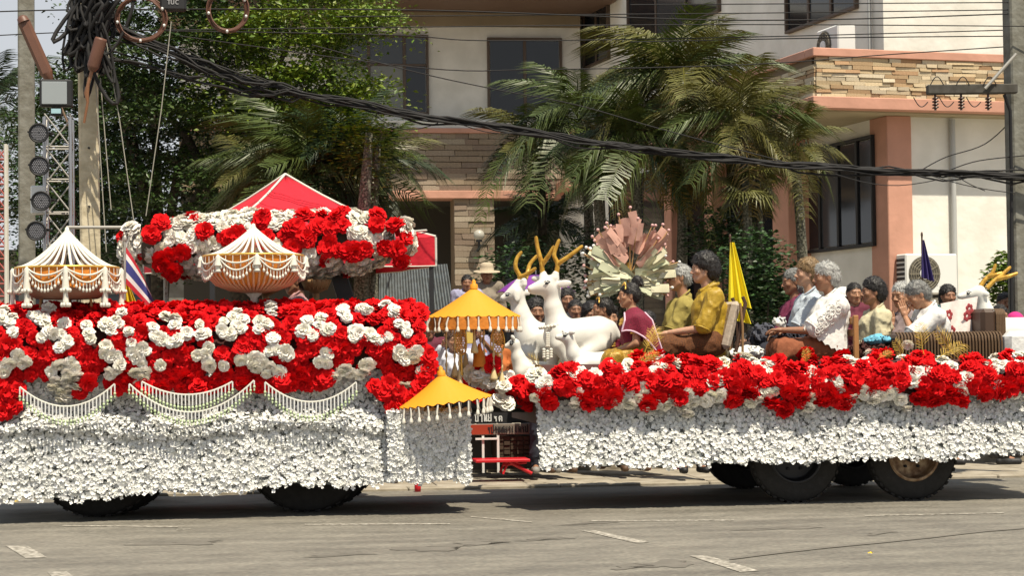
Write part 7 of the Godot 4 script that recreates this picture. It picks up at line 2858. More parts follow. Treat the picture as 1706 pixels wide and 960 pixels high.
func add_hair(T: Node3D, J: Dictionary, kind: String, m: Material, k := 1.0) -> void:
	var y: Vector3 = J.hup
	var z: Vector3 = (J.fwd - y * J.fwd.dot(y)).normalized()
	var mb := MB.new()
	mb.append(hair_mb(kind), Transform3D(Basis(y.cross(z), y, z).scaled(Vector3.ONE * J.get("hs", 1.0) * k), J.head))
	put("hair", mb, m, T)

# joints of a rider in profile, facing along -U, from places in the photograph
func seated(q: Dictionary) -> Dictionary:
	var t: float = q.t
	var w: float = q.get("w", 0.165)
	var sc: float = q.get("sc", 1.0)
	var J := {}
	var f: Vector3 = (-U).rotated(Vector3.UP, q.get("turn", 0.0))
	var sd := f.cross(Vector3.UP)   # to the rider's right
	var near := -sd
	J.hip = on(q.hip[0], q.hip[1], t)
	J.neck = on(q.neck[0], q.neck[1], t)
	J.head = on(q.head[0], q.head[1], t)
	J.chest = J.hip.lerp(J.neck, 0.62) - f * 0.015
	J.body_fwd = f
	J.fwd = f.rotated(Vector3.UP, q.get("look", 0.0))
	J.hup = Vector3.UP.rotated(J.fwd.cross(Vector3.UP), -q.get("nod", 0.05))
	J.fwd = J.fwd.rotated(J.fwd.cross(Vector3.UP).normalized(), -q.get("nod", 0.05))
	J.hs = q.get("hs", 1.0) * sc
	var sh := on(q.sh[0], q.sh[1], t)
	var kn := on(q.kn[0], q.kn[1], t)
	J.sh = [sh + near * w, sh - near * w]
	J.hp = [J.hip + near * 0.09 * sc, J.hip - near * 0.09 * sc]
	J.kn = [kn + near * 0.10 * sc, kn - near * 0.09 * sc]
	var dn: Vector3 = Vector3.DOWN * 0.40 * sc + f * q.get("foot", 0.02)
	J.an = [J.kn[0] + dn, J.kn[1] + dn]
	J.toe = [J.an[0] + f * 0.14 * sc + Vector3.DOWN * 0.03, J.an[1] + f * 0.14 * sc + Vector3.DOWN * 0.03]
	var el := on(q.el[0], q.el[1], t - w - 0.03)
	var wr := on(q.wr[0], q.wr[1], t - q.get("wn", 0.10))
	var el2 := on(q.get("el2", q.el)[0] - 4, q.get("el2", q.el)[1], t + w + 0.03)
	var wr2 := on(q.get("wr2", q.wr)[0], q.get("wr2", q.wr)[1], t + q.get("wf", 0.06))
	J.el = [el, el2]
	J.wr = [wr, wr2]
	if q.has("hd"):
		J.hd = [(f * q.hd[0] + Vector3.UP * q.hd[1]).normalized(), (f * q.hd[0] + Vector3.UP * q.hd[1]).normalized()]
		J.palm = [sd, near]
	return J

func rider(label: String, q: Dictionary) -> Node3D:
	var J := seated(q)
	var T := thing("person", label, "person", Vector3(J.hip.x, 0.95, J.hip.z), q.get("group", ""))
	var sc: float = q.get("sc", 1.0)
	put("body", body_mb(J, q.get("face", "old"), q.get("hands", ["relaxed", "relaxed"]), sc, q.get("cell", 0.015)), q.skin, T)
	for g in q.clothes:
		put(g[0], garment_mb(J, g[1], g[3] if g.size() > 3 else 1.0, g[4] if g.size() > 4 else 0.022, sc, q.get("cell", 0.015)), g[2], T)
		if g[1] == "top" and (g.size() < 4 or g[3] > 0.3):
			var sl: float = g[3] if g.size() > 3 else 1.0
			var gr: float = g[4] if g.size() > 4 else 0.022
			for k in 2:
				var p: Vector3 = J.sh[k].lerp(J.el[k], sl) if sl <= 1.0 else J.el[k].lerp(J.wr[k], sl - 1.0)
				var d: Vector3 = (J.el[k] - J.sh[k]).normalized() if sl <= 1.0 else (J.wr[k] - J.el[k]).normalized()
				var sx := d.cross(V).normalized()
				var sy := d.cross(sx)
				var r: float = ((0.050 if sl <= 1.0 else 0.042) + gr) * sc
				var ring := []
				for j in 17:
					ring.append(p + d * 0.03 + (sx * cos(TAU * j / 16) + sy * sin(TAU * j / 16)) * r * (1.0 + 0.04 * sin(j * 2.7)))
				var cm := MB.new()
				cm.tube(ring, 0.009, 6, false)
				put("cuff", cm, g[2], T)
			var nk := []
			for j in 21:
				var an := TAU * j / 20
				nk.append(J.neck + J.body_fwd * (0.018 + 0.066 * cos(an)) + V * sin(an) * 0.068 + Vector3.UP * (0.022 - 0.05 * cos(an)))
			var nm := MB.new()
			nm.tube(nk, 0.009, 6, false)
			put("neckline", nm, g[2], T)
	add_hair(T, J, q.hair[0], q.hair[1], q.hair[2] if q.hair.size() > 2 else 1.0)
	T.set_meta("label", label)
	names["J"] = J
	return T

func make_riders() -> void:
	var tan_ := skin("tan", lin(0.38, 0.195, 0.11))
	var brown := skin("brown", lin(0.29, 0.14, 0.078))
	var fair := skin("fair", lin(0.44, 0.25, 0.16))
	var blackh := hairm("black", lin(0.014, 0.011, 0.010))
	var greyh := hairm("grey", lin(0.40, 0.40, 0.38), 0.6)
	var saltp := hairm("salt", lin(0.20, 0.20, 0.19), 0.6)
	var mustard := cloth("mustard", lin(0.42, 0.27, 0.018))
	mustard.rim_enabled = true
	mustard.rim = 0.4
	mustard.rim_tint = 0.6
	mustard.roughness = 0.5
	var T := rider("person in a mustard gold jacket and dark puffy hair seated on the cushioned chair", {"t": 16.95, "head": [1171, 449], "neck": [1182, 480], "hip": [1180, 575], "sh": [1183, 496], "el": [1170, 547], "wr": [1112, 555], "kn": [1102, 578], "skin": fair, "face": "slim", "hair": ["puffy", blackh, 1.02], "nod": 0.0, "hs": 1.04, "w": 0.17,
		"clothes": [["jacket", "top", mustard, 0.92, 0.025], ["skirt", "skirt", nmat("brown_batik", lin(0.22, 0.085, 0.025), 0.85, noise_tex("batik", 0.045, Color(0.45, 0.4, 0.35), Color(1, 0.95, 0.8), 3, 256), 5.0, tex_cache["folds"], 0.6)]]})
	var J: Dictionary = names["J"]
	var mb := MB.new()
	for s in [0, 1]:
		mb.tube([J.neck + J.body_fwd * 0.09 + V * (0.03 if s else -0.03) + Vector3.DOWN * 0.03, J.neck - J.body_fwd * 0.02 + V * (0.075 if s else -0.075) + Vector3.UP * 0.025, J.neck - J.body_fwd * 0.075 + Vector3.UP * 0.04], [0.02, 0.026, 0.02], 7)
	put("collar", mb, mustard, T)
	rider("person with cropped grey hair in a shiny khaki shirt behind the mustard jacket", {"t": 17.75, "head": [1130, 463], "neck": [1140, 496], "hip": [1128, 588], "sh": [1134, 512], "el": [1118, 556], "wr": [1088, 562], "kn": [1068, 590], "skin": tan_, "hair": ["man", greyh, 1.02], "nod": 0.02, "w": 0.19, "hs": 1.02,
		"clothes": [["shirt", "top", cloth("khaki_shine", lin(0.36, 0.29, 0.075)), 0.8, 0.03], ["trousers", "trousers", cloth("brown_trouser", lin(0.10, 0.06, 0.03))]]})
	# dancers
	var magenta := nmat("magenta_weave", lin(0.30, 0.015, 0.055), 0.8, noise_tex("sash", 0.05, Color(0.55, 0.45, 0.5), Color(1, 1, 1), 3, 256), 5.0, tex_cache["folds"], 0.5)
	var goldc := nmat("gold_brocade", lin(0.62, 0.40, 0.04), 0.45, noise_tex("brocade", 0.06, Color(0.5, 0.42, 0.25), Color(1, 1, 1), 3, 256), 5.0, tex_cache["grit"], 0.9, 0.2)
	for q in [["young dancer with a high hair bun, magenta sash and gold skirt behind the deer statue", 16.9, 0, 1.0], ["second young dancer in profile farther back under the green banknotes", 17.75, 1, 1.0]]:
		var dx: float = -44.0 if q[2] else 0.0
		var dy: float = 22.0 if q[2] else 0.0
		T = rider(q[0], {"t": q[1], "sc": 0.88, "head": [1047 + dx, 493 + dy], "neck": [1053 + dx, 518 + dy], "hip": [1060 + dx, 592 + dy], "sh": [1055 + dx, 534 + dy], "el": [1060 + dx, 572 + dy], "wr": [1030 + dx, 584 + dy], "kn": [1018 + dx, 602 + dy], "skin": tan_ if not q[2] else brown, "face": "slim", "hair": ["bun" if not q[2] else "tied", blackh], "nod": -0.02, "w": 0.135, "hs": 1.02, "foot": -0.25, "cell": 0.013,
			"clothes": [["bodice", "top", magenta, 0.02, 0.014], ["skirt", "skirt", goldc]]})
		J = names["J"]
		mb = MB.new()
		var y: Vector3 = J.hup
		var ring := []
		for k in 17:
			var an := PI * k / 16
			ring.append(J.head + U.rotated(Vector3.UP, 0.0) * 0.0 + V * cos(an) * 0.078 + (y * 0.055 + J.fwd * 0.045) + (y * 0.6 - J.fwd * 0.1) * sin(an) * 0.07)
		mb.tube(ring, 0.007, 6)
		for k in range(3, 14, 2):
			mb.ell(Transform3D(Basis.IDENTITY, ring[k] + y * 0.012), Vector3(0.008, 0.016, 0.008), 6)
		put("gold_headband", mb, mats["gold"], T)
		mb = MB.new()
		for k in 22:
			var an := TAU * k / 22
			var p: Vector3 = J.neck + Vector3.DOWN * 0.045 + J.body_fwd * (0.012 + 0.085 * cos(an)) + V * sin(an) * 0.10 + Vector3.DOWN * 0.045 * maxf(cos(an), 0.0)
			mb.ell(Transform3D(Basis.IDENTITY, p), Vector3(0.018, 0.022, 0.018), 6)
			mb.ell(Transform3D(Basis.IDENTITY, p + Vector3.DOWN * 0.03 + J.body_fwd * 0.012 * cos(an)), Vector3(0.013, 0.02, 0.013), 6)
		put("gold_collar", mb, mats["gold"], T)
		mb = MB.new()
		for k in 3:
			var p: Vector3 = J.sh[0].lerp(J.el[0], 0.42 + 0.07 * k)
			ring = []
			for j in 13:
				ring.append(p + J.body_fwd * cos(TAU * j / 12) * 0.05 + V * sin(TAU * j / 12) * 0.05)
			mb.tube(ring, 0.007, 5)
		put("armlet", mb, mats["gold"], T)
		if not q[2]:
			# sash draped over the near shoulder, longer behind
			var P := []
			for r in 11:
				var f := r / 10.0
				var row := []
				for x in 13:
					var u := x / 12.0
					var along: Vector3 = J.body_fwd * lerpf(0.115, -0.13, u)
					var out: float = 0.055 + 0.035 * sin(u * PI)
					var p: Vector3
					if f < 0.4:
						p = J.sh[0].lerp(J.neck, 0.55 * (1.0 - f / 0.4)) + Vector3.UP * (0.07 - 0.02 * f / 0.4) + along * (0.75 + 0.6 * f) - Vector3.UP * 0.05 * pow(absf(u * 2.0 - 1.0), 2.0)
						p -= V * out * f / 0.4
					else:
						var e := (f - 0.4) / 0.6
						var drop := lerpf(0.10, 0.47, pow(u, 1.6))
						p = J.sh[0] + Vector3.UP * (0.05 - drop * e) + along * (1.0 + 0.25 * e) - J.body_fwd * 0.12 * e * u - V * (out + 0.012 * sin(u * 16.0) * e) - Vector3.UP * 0.05 * pow(absf(u * 2.0 - 1.0), 2.0)
					row.append(p)
				P.append(row)
			mb = MB.new()
			mb.grid(P)
			put("sash", mb, magenta, T)
			mb = MB.new()
			var edge := []
			for r in 11:
				edge.append(P[r][0])
			for x in range(1, 13):
				edge.append(P[10][x])
			for r in range(9, -1, -1):
				edge.append(P[r][12])
			mb.tube(edge, 0.009, 5)
			put("sash_trim", mb, mat("pale_lilac", lin(0.62, 0.45, 0.55), 0.7), T)
	# elderly people to the right
	var lace := cloth("white_lace", lin(0.80, 0.79, 0.75), 0.15)
	var rust := cloth("rust_skirt", lin(0.27, 0.085, 0.035))
	T = rider("person with wavy grey hair in a white lace blouse and rust skirt, hands in lap", {"t": 16.95, "head": [1374, 462], "neck": [1384, 492], "hip": [1378, 578], "sh": [1386, 510], "el": [1350, 551], "wr": [1302, 550], "kn": [1300, 584], "skin": brown, "hair": ["curly", greyh, 1.0], "nod": 0.05, "w": 0.175, "hs": 1.05,
		"clothes": [["blouse", "top", lace, 0.85, 0.04], ["skirt", "skirt", rust]]})
	J = names["J"]
	mb = MB.new()
	# scalloped lace rings along the sleeve and the hem
	for k in 26:
		var f: float = rnd(0.05, 0.95)
		var p: Vector3 = J.sh[0].lerp(J.el[0], f) + (-V).rotated(J.body_fwd, rnd(-0.9, 0.9)) * 0.098
		var ring := []
		for j in 9:
			ring.append(p + U * cos(TAU * j / 8) * 0.024 + Vector3.UP * sin(TAU * j / 8) * 0.024 - V * 0.004)
		mb.tube(ring, 0.0045, 4, false)
	var LP := []
	for r in 8:
		var f := r / 7.0
		var row := []
		for x in 22:
			var u := x / 21.0
			var hem := (7.0 * absf(sin(u * 21.0)) if r == 7 else 0.0)
			row.append(on(lerpf(lerpf(1352, 1338, f), lerpf(1404, 1407, f), u), lerpf(528, lerpf(546, 588, u), f) + hem, 16.76 - 0.03 * f + 0.012 * sin(u * 9.0)))
		LP.append(row)
	mb.grid(LP)
	put("lace_trim", mb, lace, T)
	rider("person with light brown curly hair in a pale blue blouse", {"t": 17.4, "head": [1343, 456], "neck": [1350, 488], "hip": [1345, 578], "sh": [1348, 506], "el": [1326, 550], "wr": [1300, 556], "kn": [1272, 588], "skin": fair, "hair": ["puffy", hairm("light_brown", lin(0.24, 0.15, 0.065)), 0.98], "nod": -0.05, "w": 0.165,
		"clothes": [["blouse", "top", cloth("pale_blue", lin(0.50, 0.56, 0.62)), 0.8, 0.028], ["trousers", "trousers", cloth("navy", lin(0.02, 0.022, 0.035))]]})
	rider("person in a dark plum blouse half hidden at the left of the seated row", {"t": 17.9, "head": [1320, 470], "neck": [1326, 500], "hip": [1320, 585], "sh": [1324, 516], "el": [1305, 555], "wr": [1280, 562], "kn": [1250, 590], "skin": brown, "hair": ["bob", saltp, 0.95], "nod": 0.1, "w": 0.165,
		"clothes": [["blouse", "top", cloth("plum", lin(0.16, 0.018, 0.06)), 1.2, 0.028], ["skirt", "skirt", cloth("dark_skirt", lin(0.03, 0.02, 0.02))]]})
	rider("person with short black hair in a cream blouse between wooden chair and wicker sofa", {"t": 17.55, "head": [1452, 487], "neck": [1462, 516], "hip": [1450, 592], "sh": [1460, 530], "el": [1466, 570], "wr": [1432, 582], "kn": [1400, 596], "skin": brown, "hair": ["puffy", blackh, 0.95], "nod": -0.03, "w": 0.165,
		"clothes": [["blouse", "top", cloth("cream_silk", lin(0.60, 0.54, 0.36)), 1.4, 0.026], ["skirt", "skirt", cloth("maroon", lin(0.07, 0.02, 0.015))]]})
	rider("person with grey hair bowing over pressed hands, in white on the wicker sofa", {"t": 17.15, "head": [1527, 492], "neck": [1548, 514], "hip": [1553, 592], "sh": [1547, 528], "el": [1520, 556], "wr": [1507, 528], "el2": [1528, 550], "wr2": [1507, 528], "kn": [1480, 596], "skin": tan_, "hair": ["curly", saltp, 0.98], "nod": 0.5, "w": 0.165, "wn": 0.025, "wf": 0.02, "hd": [0.25, 1.0], "hands": ["flat", "flat"],
		"clothes": [["blouse", "top", cloth("plain_white", lin(0.78, 0.78, 0.76), 0.1), 0.95, 0.032], ["skirt", "skirt", cloth("dark_skirt", lin(0.03, 0.02, 0.02))]]})
	rider("person with white hair praying behind the bowed one, face toward the kerb", {"t": 17.9, "head": [1500, 492], "neck": [1506, 520], "hip": [1512, 596], "sh": [1508, 534], "el": [1492, 570], "wr": [1487, 546], "el2": [1500, 570], "wr2": [1487, 546], "kn": [1450, 600], "skin": tan_, "hair": ["man", greyh], "nod": 0.15, "look": 0.6, "w": 0.16, "wn": 0.025, "wf": 0.02, "hd": [0.15, 1.0], "hands": ["flat", "flat"],
		"clothes": [["shirt", "top", cloth("grey_mauve", lin(0.26, 0.20, 0.20)), 0.9, 0.026], ["trousers", "trousers", cloth("navy", lin(0.02, 0.022, 0.035))]]})
	rider("person in a pink shirt seated low in the front float behind the bowl lantern", {"t": 17.9, "head": [492, 470], "neck": [494, 496], "hip": [500, 580], "sh": [496, 512], "el": [510, 548], "wr": [470, 555], "kn": [430, 590], "skin": brown, "face": "slim", "hair": ["man", blackh], "w": 0.18,
		"clothes": [["shirt", "top", cloth("dusty_pink", lin(0.48, 0.26, 0.27)), 0.8, 0.03], ["trousers", "trousers", cloth("navy", lin(0.02, 0.022, 0.035))]]})
	# chair with a cushioned back under the mustard jacket
	var org := on(1180, 590, 16.95)
	var dark: Material = mats["dark_wood"]
	T = thing("chair", "dark wooden armchair with a tall beige cushion under the mustard jacket", "chair", Vector3(org.x, 0.95, org.z))
	var s0 := on(1122, 585, 16.95).dot(U)
	var s1 := on(1210, 585, 16.95).dot(U)
	var hseat := on(1180, 592, 16.95).y
	mb = MB.new()
	fbox(mb, Vector3.ZERO, U, V, s0, s1, hseat - 0.10, hseat - 0.05, 16.72, 17.2, 0.012)
	put("seat", mb, dark, T)
	for k in 4:
		mb = MB.new()
		fbox(mb, Vector3.ZERO, U, V, (s0 if k % 2 else s1 - 0.04), (s0 + 0.04 if k % 2 else s1), 0.951, hseat - 0.103, (16.74 if k / 2 else 17.14), (16.78 if k / 2 else 17.18), 0.006)
		put("leg", mb, dark, T)
	var bl := on(1200, 582, 16.95)
	var bu := on(1219, 503, 16.95)
	var ax := (bu - bl).normalized()
	mb = MB.new()
	mb.box(Transform3D(Basis(ax.cross(V).normalized() * -1.0, ax, V), (bl + bu) / 2), Vector3(0.085, (bu - bl).length(), 0.42), 0.035)
	put("cushion", mb, nmat("beige_cushion", lin(0.50, 0.42, 0.33), 0.9, tex_cache["weave"], 4.0, tex_cache["folds"], 0.8), T)
	for s in [-1, 1]:
		mb = MB.new()
		mb.tube([bl + U * 0.075 + V * 0.19 * s + Vector3.DOWN * 0.1, bu + U * 0.075 + V * 0.19 * s + Vector3.DOWN * 0.02, bu + U * 0.05 + V * 0.19 * s + Vector3.UP * 0.04], 0.018, 6)
		put("back_post", mb, dark, T)
		mb = MB.new()
		var p: Vector3 = on(1226, 545, 16.95) + V * 0.23 * s
		mb.tube([on(1222, 506, 16.95) + V * 0.23 * s, p, on(1226, 600, 16.95) + V * 0.23 * s], 0.012, 6)
		put("back_rail", mb, mats["tan_weave"], T)
	# wooden chair
	org = on(1380, 590, 16.95)
	T = thing("chair", "plain light brown wooden chair behind the white lace blouse", "chair", Vector3(org.x, 0.95, org.z))
	s0 = on(1335, 590, 16.95).dot(U)
	s1 = on(1420, 590, 16.95).dot(U)
	hseat = on(1380, 597, 16.95).y
	mb = MB.new()
	fbox(mb, Vector3.ZERO, U, V, s0, s1 - 0.05, hseat - 0.1, hseat - 0.06, 16.76, 17.15, 0.008)
	put("seat", mb, mats["wood"], T)
	for k in 4:
		mb = MB.new()
		fbox(mb, Vector3.ZERO, U, V, (s0 if k % 2 else s1 - 0.047), (s0 + 0.04 if k % 2 else s1), 0.951, (hseat - 0.103 if k % 2 else on(1415, 526, 16.95).y), (16.76 if k / 2 else 17.11), (16.80 if k / 2 else 17.15), 0.006)
		put("leg" if k % 2 else "back_post", mb, mats["wood"], T)
	mb = MB.new()
	for y in [528, 548]:
		var yy := on(1415, y, 16.95).y
		fbox(mb, Vector3.ZERO, U, V, s1 - 0.04, s1 - 0.01, yy - 0.07, yy - 0.005, 16.803, 17.107, 0.006)
	put("back_slat", mb, mats["wood"], T)
	# wicker sofa
	var wick := nmat("wicker", lin(0.26, 0.16, 0.075), 0.7, noise_tex("wick", 0.09, Color(0.35, 0.3, 0.28), Color(1, 1, 1), 3, 256), 7.0, tex_cache["grit"], 1.0)
	var dwick := mat("wicker_brown", lin(0.05, 0.03, 0.02), 0.75)
	org = on(1585, 590, 16.9)
	T = thing("sofa", "long striped wicker sofa with dark brown padded arm on the trailer", "sofa", Vector3(org.x, 0.95, org.z))
	s0 = on(1496, 575, 16.75).dot(U)
	s1 = on(1671, 575, 16.75).dot(U)
	var y1 := on(1585, 554, 16.75).y
	mb = MB.new()
	fbox(mb, Vector3.ZERO, U, V, s0 + 0.01, s1 - 0.01, 0.951, y1 - 0.015, 16.78, 17.5, 0.03)
	put("base", mb, dwick, T)
	var n := 33
	var rib := MB.new()
	rib.tube([Vector3(0, 0, 0), Vector3(0, 0.30, 0), Vector3(0, 0.36, 0.015), Vector3(0, 0.385, 0.05), Vector3(0, 0.39, 0.09)], 0.0105, 6)
	var rm := rib.mesh()
	for k in n:
		var s := lerpf(s0 + 0.012, s1 - 0.012, k / (n - 1.0))
		inst("wicker_rib", rm, wick, T, Transform3D(Basis(U, Vector3.UP, V), rf(s, y1 - 0.39, 16.762) - gpos(T)))
	var a0 := on(1624, 515, 17.1)
	var a1 := on(1663, 515, 17.1)
	mb = MB.new()
	fbox(mb, Vector3.ZERO, U, V, a0.dot(U), a1.dot(U) - 0.08, y1 - 0.03, a0.y, 16.95, 17.5, 0.035)
	put("arm_pad", mb, mat("brown_leather", lin(0.06, 0.032, 0.018), 0.5), T)
	for k in 6:
		var s := lerpf(a1.dot(U) - 0.075, a1.dot(U), k / 5.0)
		inst("wicker_rib", rm, wick, T, Transform3D(Basis(U, Vector3.UP * 0.62, V), rf(s, y1 - 0.03, 16.97) - gpos(T)))
	mb = MB.new()
	fbox(mb, Vector3.ZERO, U, V, a1.dot(U) - 0.078, a1.dot(U) + 0.002, y1 - 0.03, a0.y - 0.02, 17.0, 17.5, 0.02)
	put("arm_core", mb, dwick, T)
	# patterned towel
	var P := []
	for r in 12:
		var f := r / 11.0
		var row := []
		for x in 16:
			var u := x / 15.0
			var p := on(lerpf(1566, 1574, f) + u * lerpf(62, 46, f), lerpf(506 - 12 * u, 556, f), 17.3 - 0.12 * f - 0.03 * sin(u * 8.0 + f * 2.0))
			row.append(p)
		P.append(row)
	mb = MB.new()
	mb.grid(P)
	var to := on(1595, 553, 17.2)
	var TW := thing("towel", "white towel with red flower print draped over the sofa back", "towel", to)
	put("cloth", mb, cloth("towel_white", lin(0.72, 0.62, 0.58), 0.1), TW)
	for q in [[1614, 515], [1610, 527], [1580, 525], [1577, 545], [1585, 552], [1618, 525]]:
		mb = MB.new()
		for k in 6:
			var an: float = TAU * k / 6 + q[0]
			var f: float = clampf((q[1] - 500.0) / 56.0, 0, 1)
			var c := on(q[0] + cos(an) * 4.0, q[1] + sin(an) * 6.0, 17.255 - 0.12 * f)
			mb.ell(Transform3D(Basis(U, Vector3.UP, -V), c), Vector3(0.016, 0.022, 0.004), 7)
		put("flower_print", mb, mat("print_red", lin(0.30, 0.035, 0.04), 0.8), TW)
	# folded white cloth at the right, blue cloth, bags
	mb = MB.new()
	var wc := on(1690, 590, 17.0)
	fbox(mb, wc, U, V, -0.14, 0.35, wc.y - 0.05, on(1690, 552, 17.0).y, -0.15, 0.5, 0.05)
	one("white_bundle", "white cloth covered box at the right end of the sofa", "cloth bundle", mb, mats["plain_white"], wc)
	heap("blue_cloth", "crumpled light blue cloth beside the cream blouse", "cloth", [1462, 566, 17.05, 0.13, 0.045, 0.1], cloth("sky_blue", lin(0.16, 0.48, 0.66)))
	heap("maroon_bundle", "dark maroon bundle under the light blue cloth", "bundle", [1458, 582, 17.1, 0.23, 0.09, 0.15], cloth("maroon", lin(0.07, 0.02, 0.015)))
	heap("hat_bag", "grey blue cloth hat and bag held in the laps of the seated row", "bag", [1272, 555, 17.5, 0.12, 0.085, 0.12], cloth("slate", lin(0.075, 0.08, 0.105)))
	heap("white_bag", "small white bag on the lap beside the grey blue hat", "bag", [1298, 536, 17.45, 0.055, 0.05, 0.06], mats["plain_white"])
	heap("dark_bag", "black bag lying in the lap under the white lace sleeve", "bag", [1318, 562, 17.1, 0.17, 0.07, 0.12], cloth("navy", lin(0.02, 0.022, 0.035)))
	heap("white_bundle", "crumpled white cloth behind the cushioned armchair", "cloth bundle", [1245, 586, 17.1, 0.16, 0.05, 0.12], mats["plain_white"])
	limp_flag(1224, 590, 17.3, 0.55, 0.17, "bright yellow flag hanging beside the cushioned armchair", mat("bright_yellow", lin(0.85, 0.70, 0.02), 0.65), 1216, 404)
	limp_flag(1234, 596, 17.35, 0.3, 0.12, "yellow flag end showing low behind the cushioned armchair", mats["bright_yellow"], 1226, 480)
	limp_flag(1536, 500, 17.8, 0.36, 0.1, "dark blue flag hanging limp before the air conditioner", mat("deep_blue", lin(0.05, 0.035, 0.16), 0.7), 1535, 400)

func heap(called: String, label: String, cat: String, q: Array, m: Material) -> void:
	var c := on(q[0], q[1], q[2])
	var r := Vector3(q[3], q[4], q[5])
	var s := Sdf.new(c - r * 1.4, c + r * 1.4, 0.012)
	s.ell(c, r * Vector3(0.8, 0.9, 0.9), Basis(U, Vector3.UP, -V), 0.02)
	s.ell(c + U * r.x * 0.45 - Vector3.UP * r.y * 0.2, r * Vector3(0.55, 0.7, 0.8), Basis(U, Vector3.UP, -V), 0.02)
	s.ell(c - U * r.x * 0.5 - Vector3.UP * r.y * 0.25, r * Vector3(0.5, 0.65, 0.8), Basis(U, Vector3.UP, -V), 0.02)
	s.rough(noise, r.y * 0.6, 9.0)
	s.folds(noise, r.y * 0.5, Vector3(9, 7, 9))
	var mb := MB.new()
	s.mesh(mb)
	one(called, label, cat, mb, m, c)

# ---------------------------------------------------------------- the crowd on the pavement
var crowd_mesh := {}

func standing(pose: String) -> Dictionary:
	# local frame: x to the left of the person, y up, z forward; 1.6 m tall
	var J := {"hip": Vector3(0, 0.86, 0), "chest": Vector3(0, 1.16, 0.0), "neck": Vector3(0, 1.36, -0.01), "head": Vector3(0, 1.485, 0.02), "fwd": Vector3(0, -0.05, 1).normalized(), "hup": Vector3.UP, "body_fwd": Vector3.BACK,
		"sh": [Vector3(0.165, 1.31, 0), Vector3(-0.165, 1.31, 0)], "el": [Vector3(0.21, 1.06, -0.02), Vector3(-0.21, 1.06, -0.02)], "wr": [Vector3(0.2, 0.83, 0.06), Vector3(-0.2, 0.83, 0.06)],
		"hp": [Vector3(0.085, 0.84, 0), Vector3(-0.085, 0.84, 0)], "kn": [Vector3(0.09, 0.45, 0.02), Vector3(-0.09, 0.45, 0.02)], "an": [Vector3(0.1, 0.08, 0), Vector3(-0.1, 0.08, 0)], "toe": [Vector3(0.12, 0.035, 0.15), Vector3(-0.12, 0.035, 0.15)], "palm": [Vector3.LEFT, Vector3.RIGHT]}
	match pose:
		"clasped":
			J.el = [Vector3(0.22, 1.08, 0.02), Vector3(-0.22, 1.08, 0.02)]
			J.wr = [Vector3(0.05, 1.04, 0.2), Vector3(-0.05, 1.02, 0.2)]
			J.palm = [Vector3.FORWARD, Vector3.FORWARD]
		"phone":
			J.el = [Vector3(0.24, 1.14, 0.16), Vector3(-0.3, 1.16, 0.1)]
			J.wr = [Vector3(0.06, 1.33, 0.3), Vector3(-0.16, 1.42, 0.22)]
			J.palm = [Vector3.RIGHT, Vector3.LEFT]
		"stride":
			J.kn = [Vector3(0.09, 0.47, 0.2), Vector3(-0.09, 0.46, -0.06)]
			J.an = [Vector3(0.1, 0.08, 0.26), Vector3(-0.1, 0.12, -0.34)]
			J.toe = [Vector3(0.12, 0.035, 0.41), Vector3(-0.12, 0.045, -0.2)]
	return J

func crowd_part(pose: String, what: String) -> ArrayMesh:
	var key := pose + what
	if not crowd_mesh.has(key):
		var J := standing(pose)
		var mb: MB
		match what:
			"body":
				mb = body_mb(J, "round", ["grip" if pose == "phone" else "relaxed", "relaxed"], 1.0, 0.02)
			"shoes":
				mb = shoe_mb(J)
			"short_top":
				mb = garment_mb(J, "top", 0.6, 0.024, 1.0, 0.02)
			"long_top":
				mb = garment_mb(J, "top", 1.9, 0.02, 1.0, 0.02)
			"skirt":
				mb = garment_mb(J, "skirt", 1.0, 0.0, 1.0, 0.02)
			"trousers":
				mb = garment_mb(J, "trousers", 1.0, 0.012, 1.0, 0.02)
			_:
				mb = MB.new()
				mb.append(hair_mb(what), Transform3D(Basis.IDENTITY, J.head))
		crowd_mesh[key] = mb.mesh()
	return crowd_mesh[key]

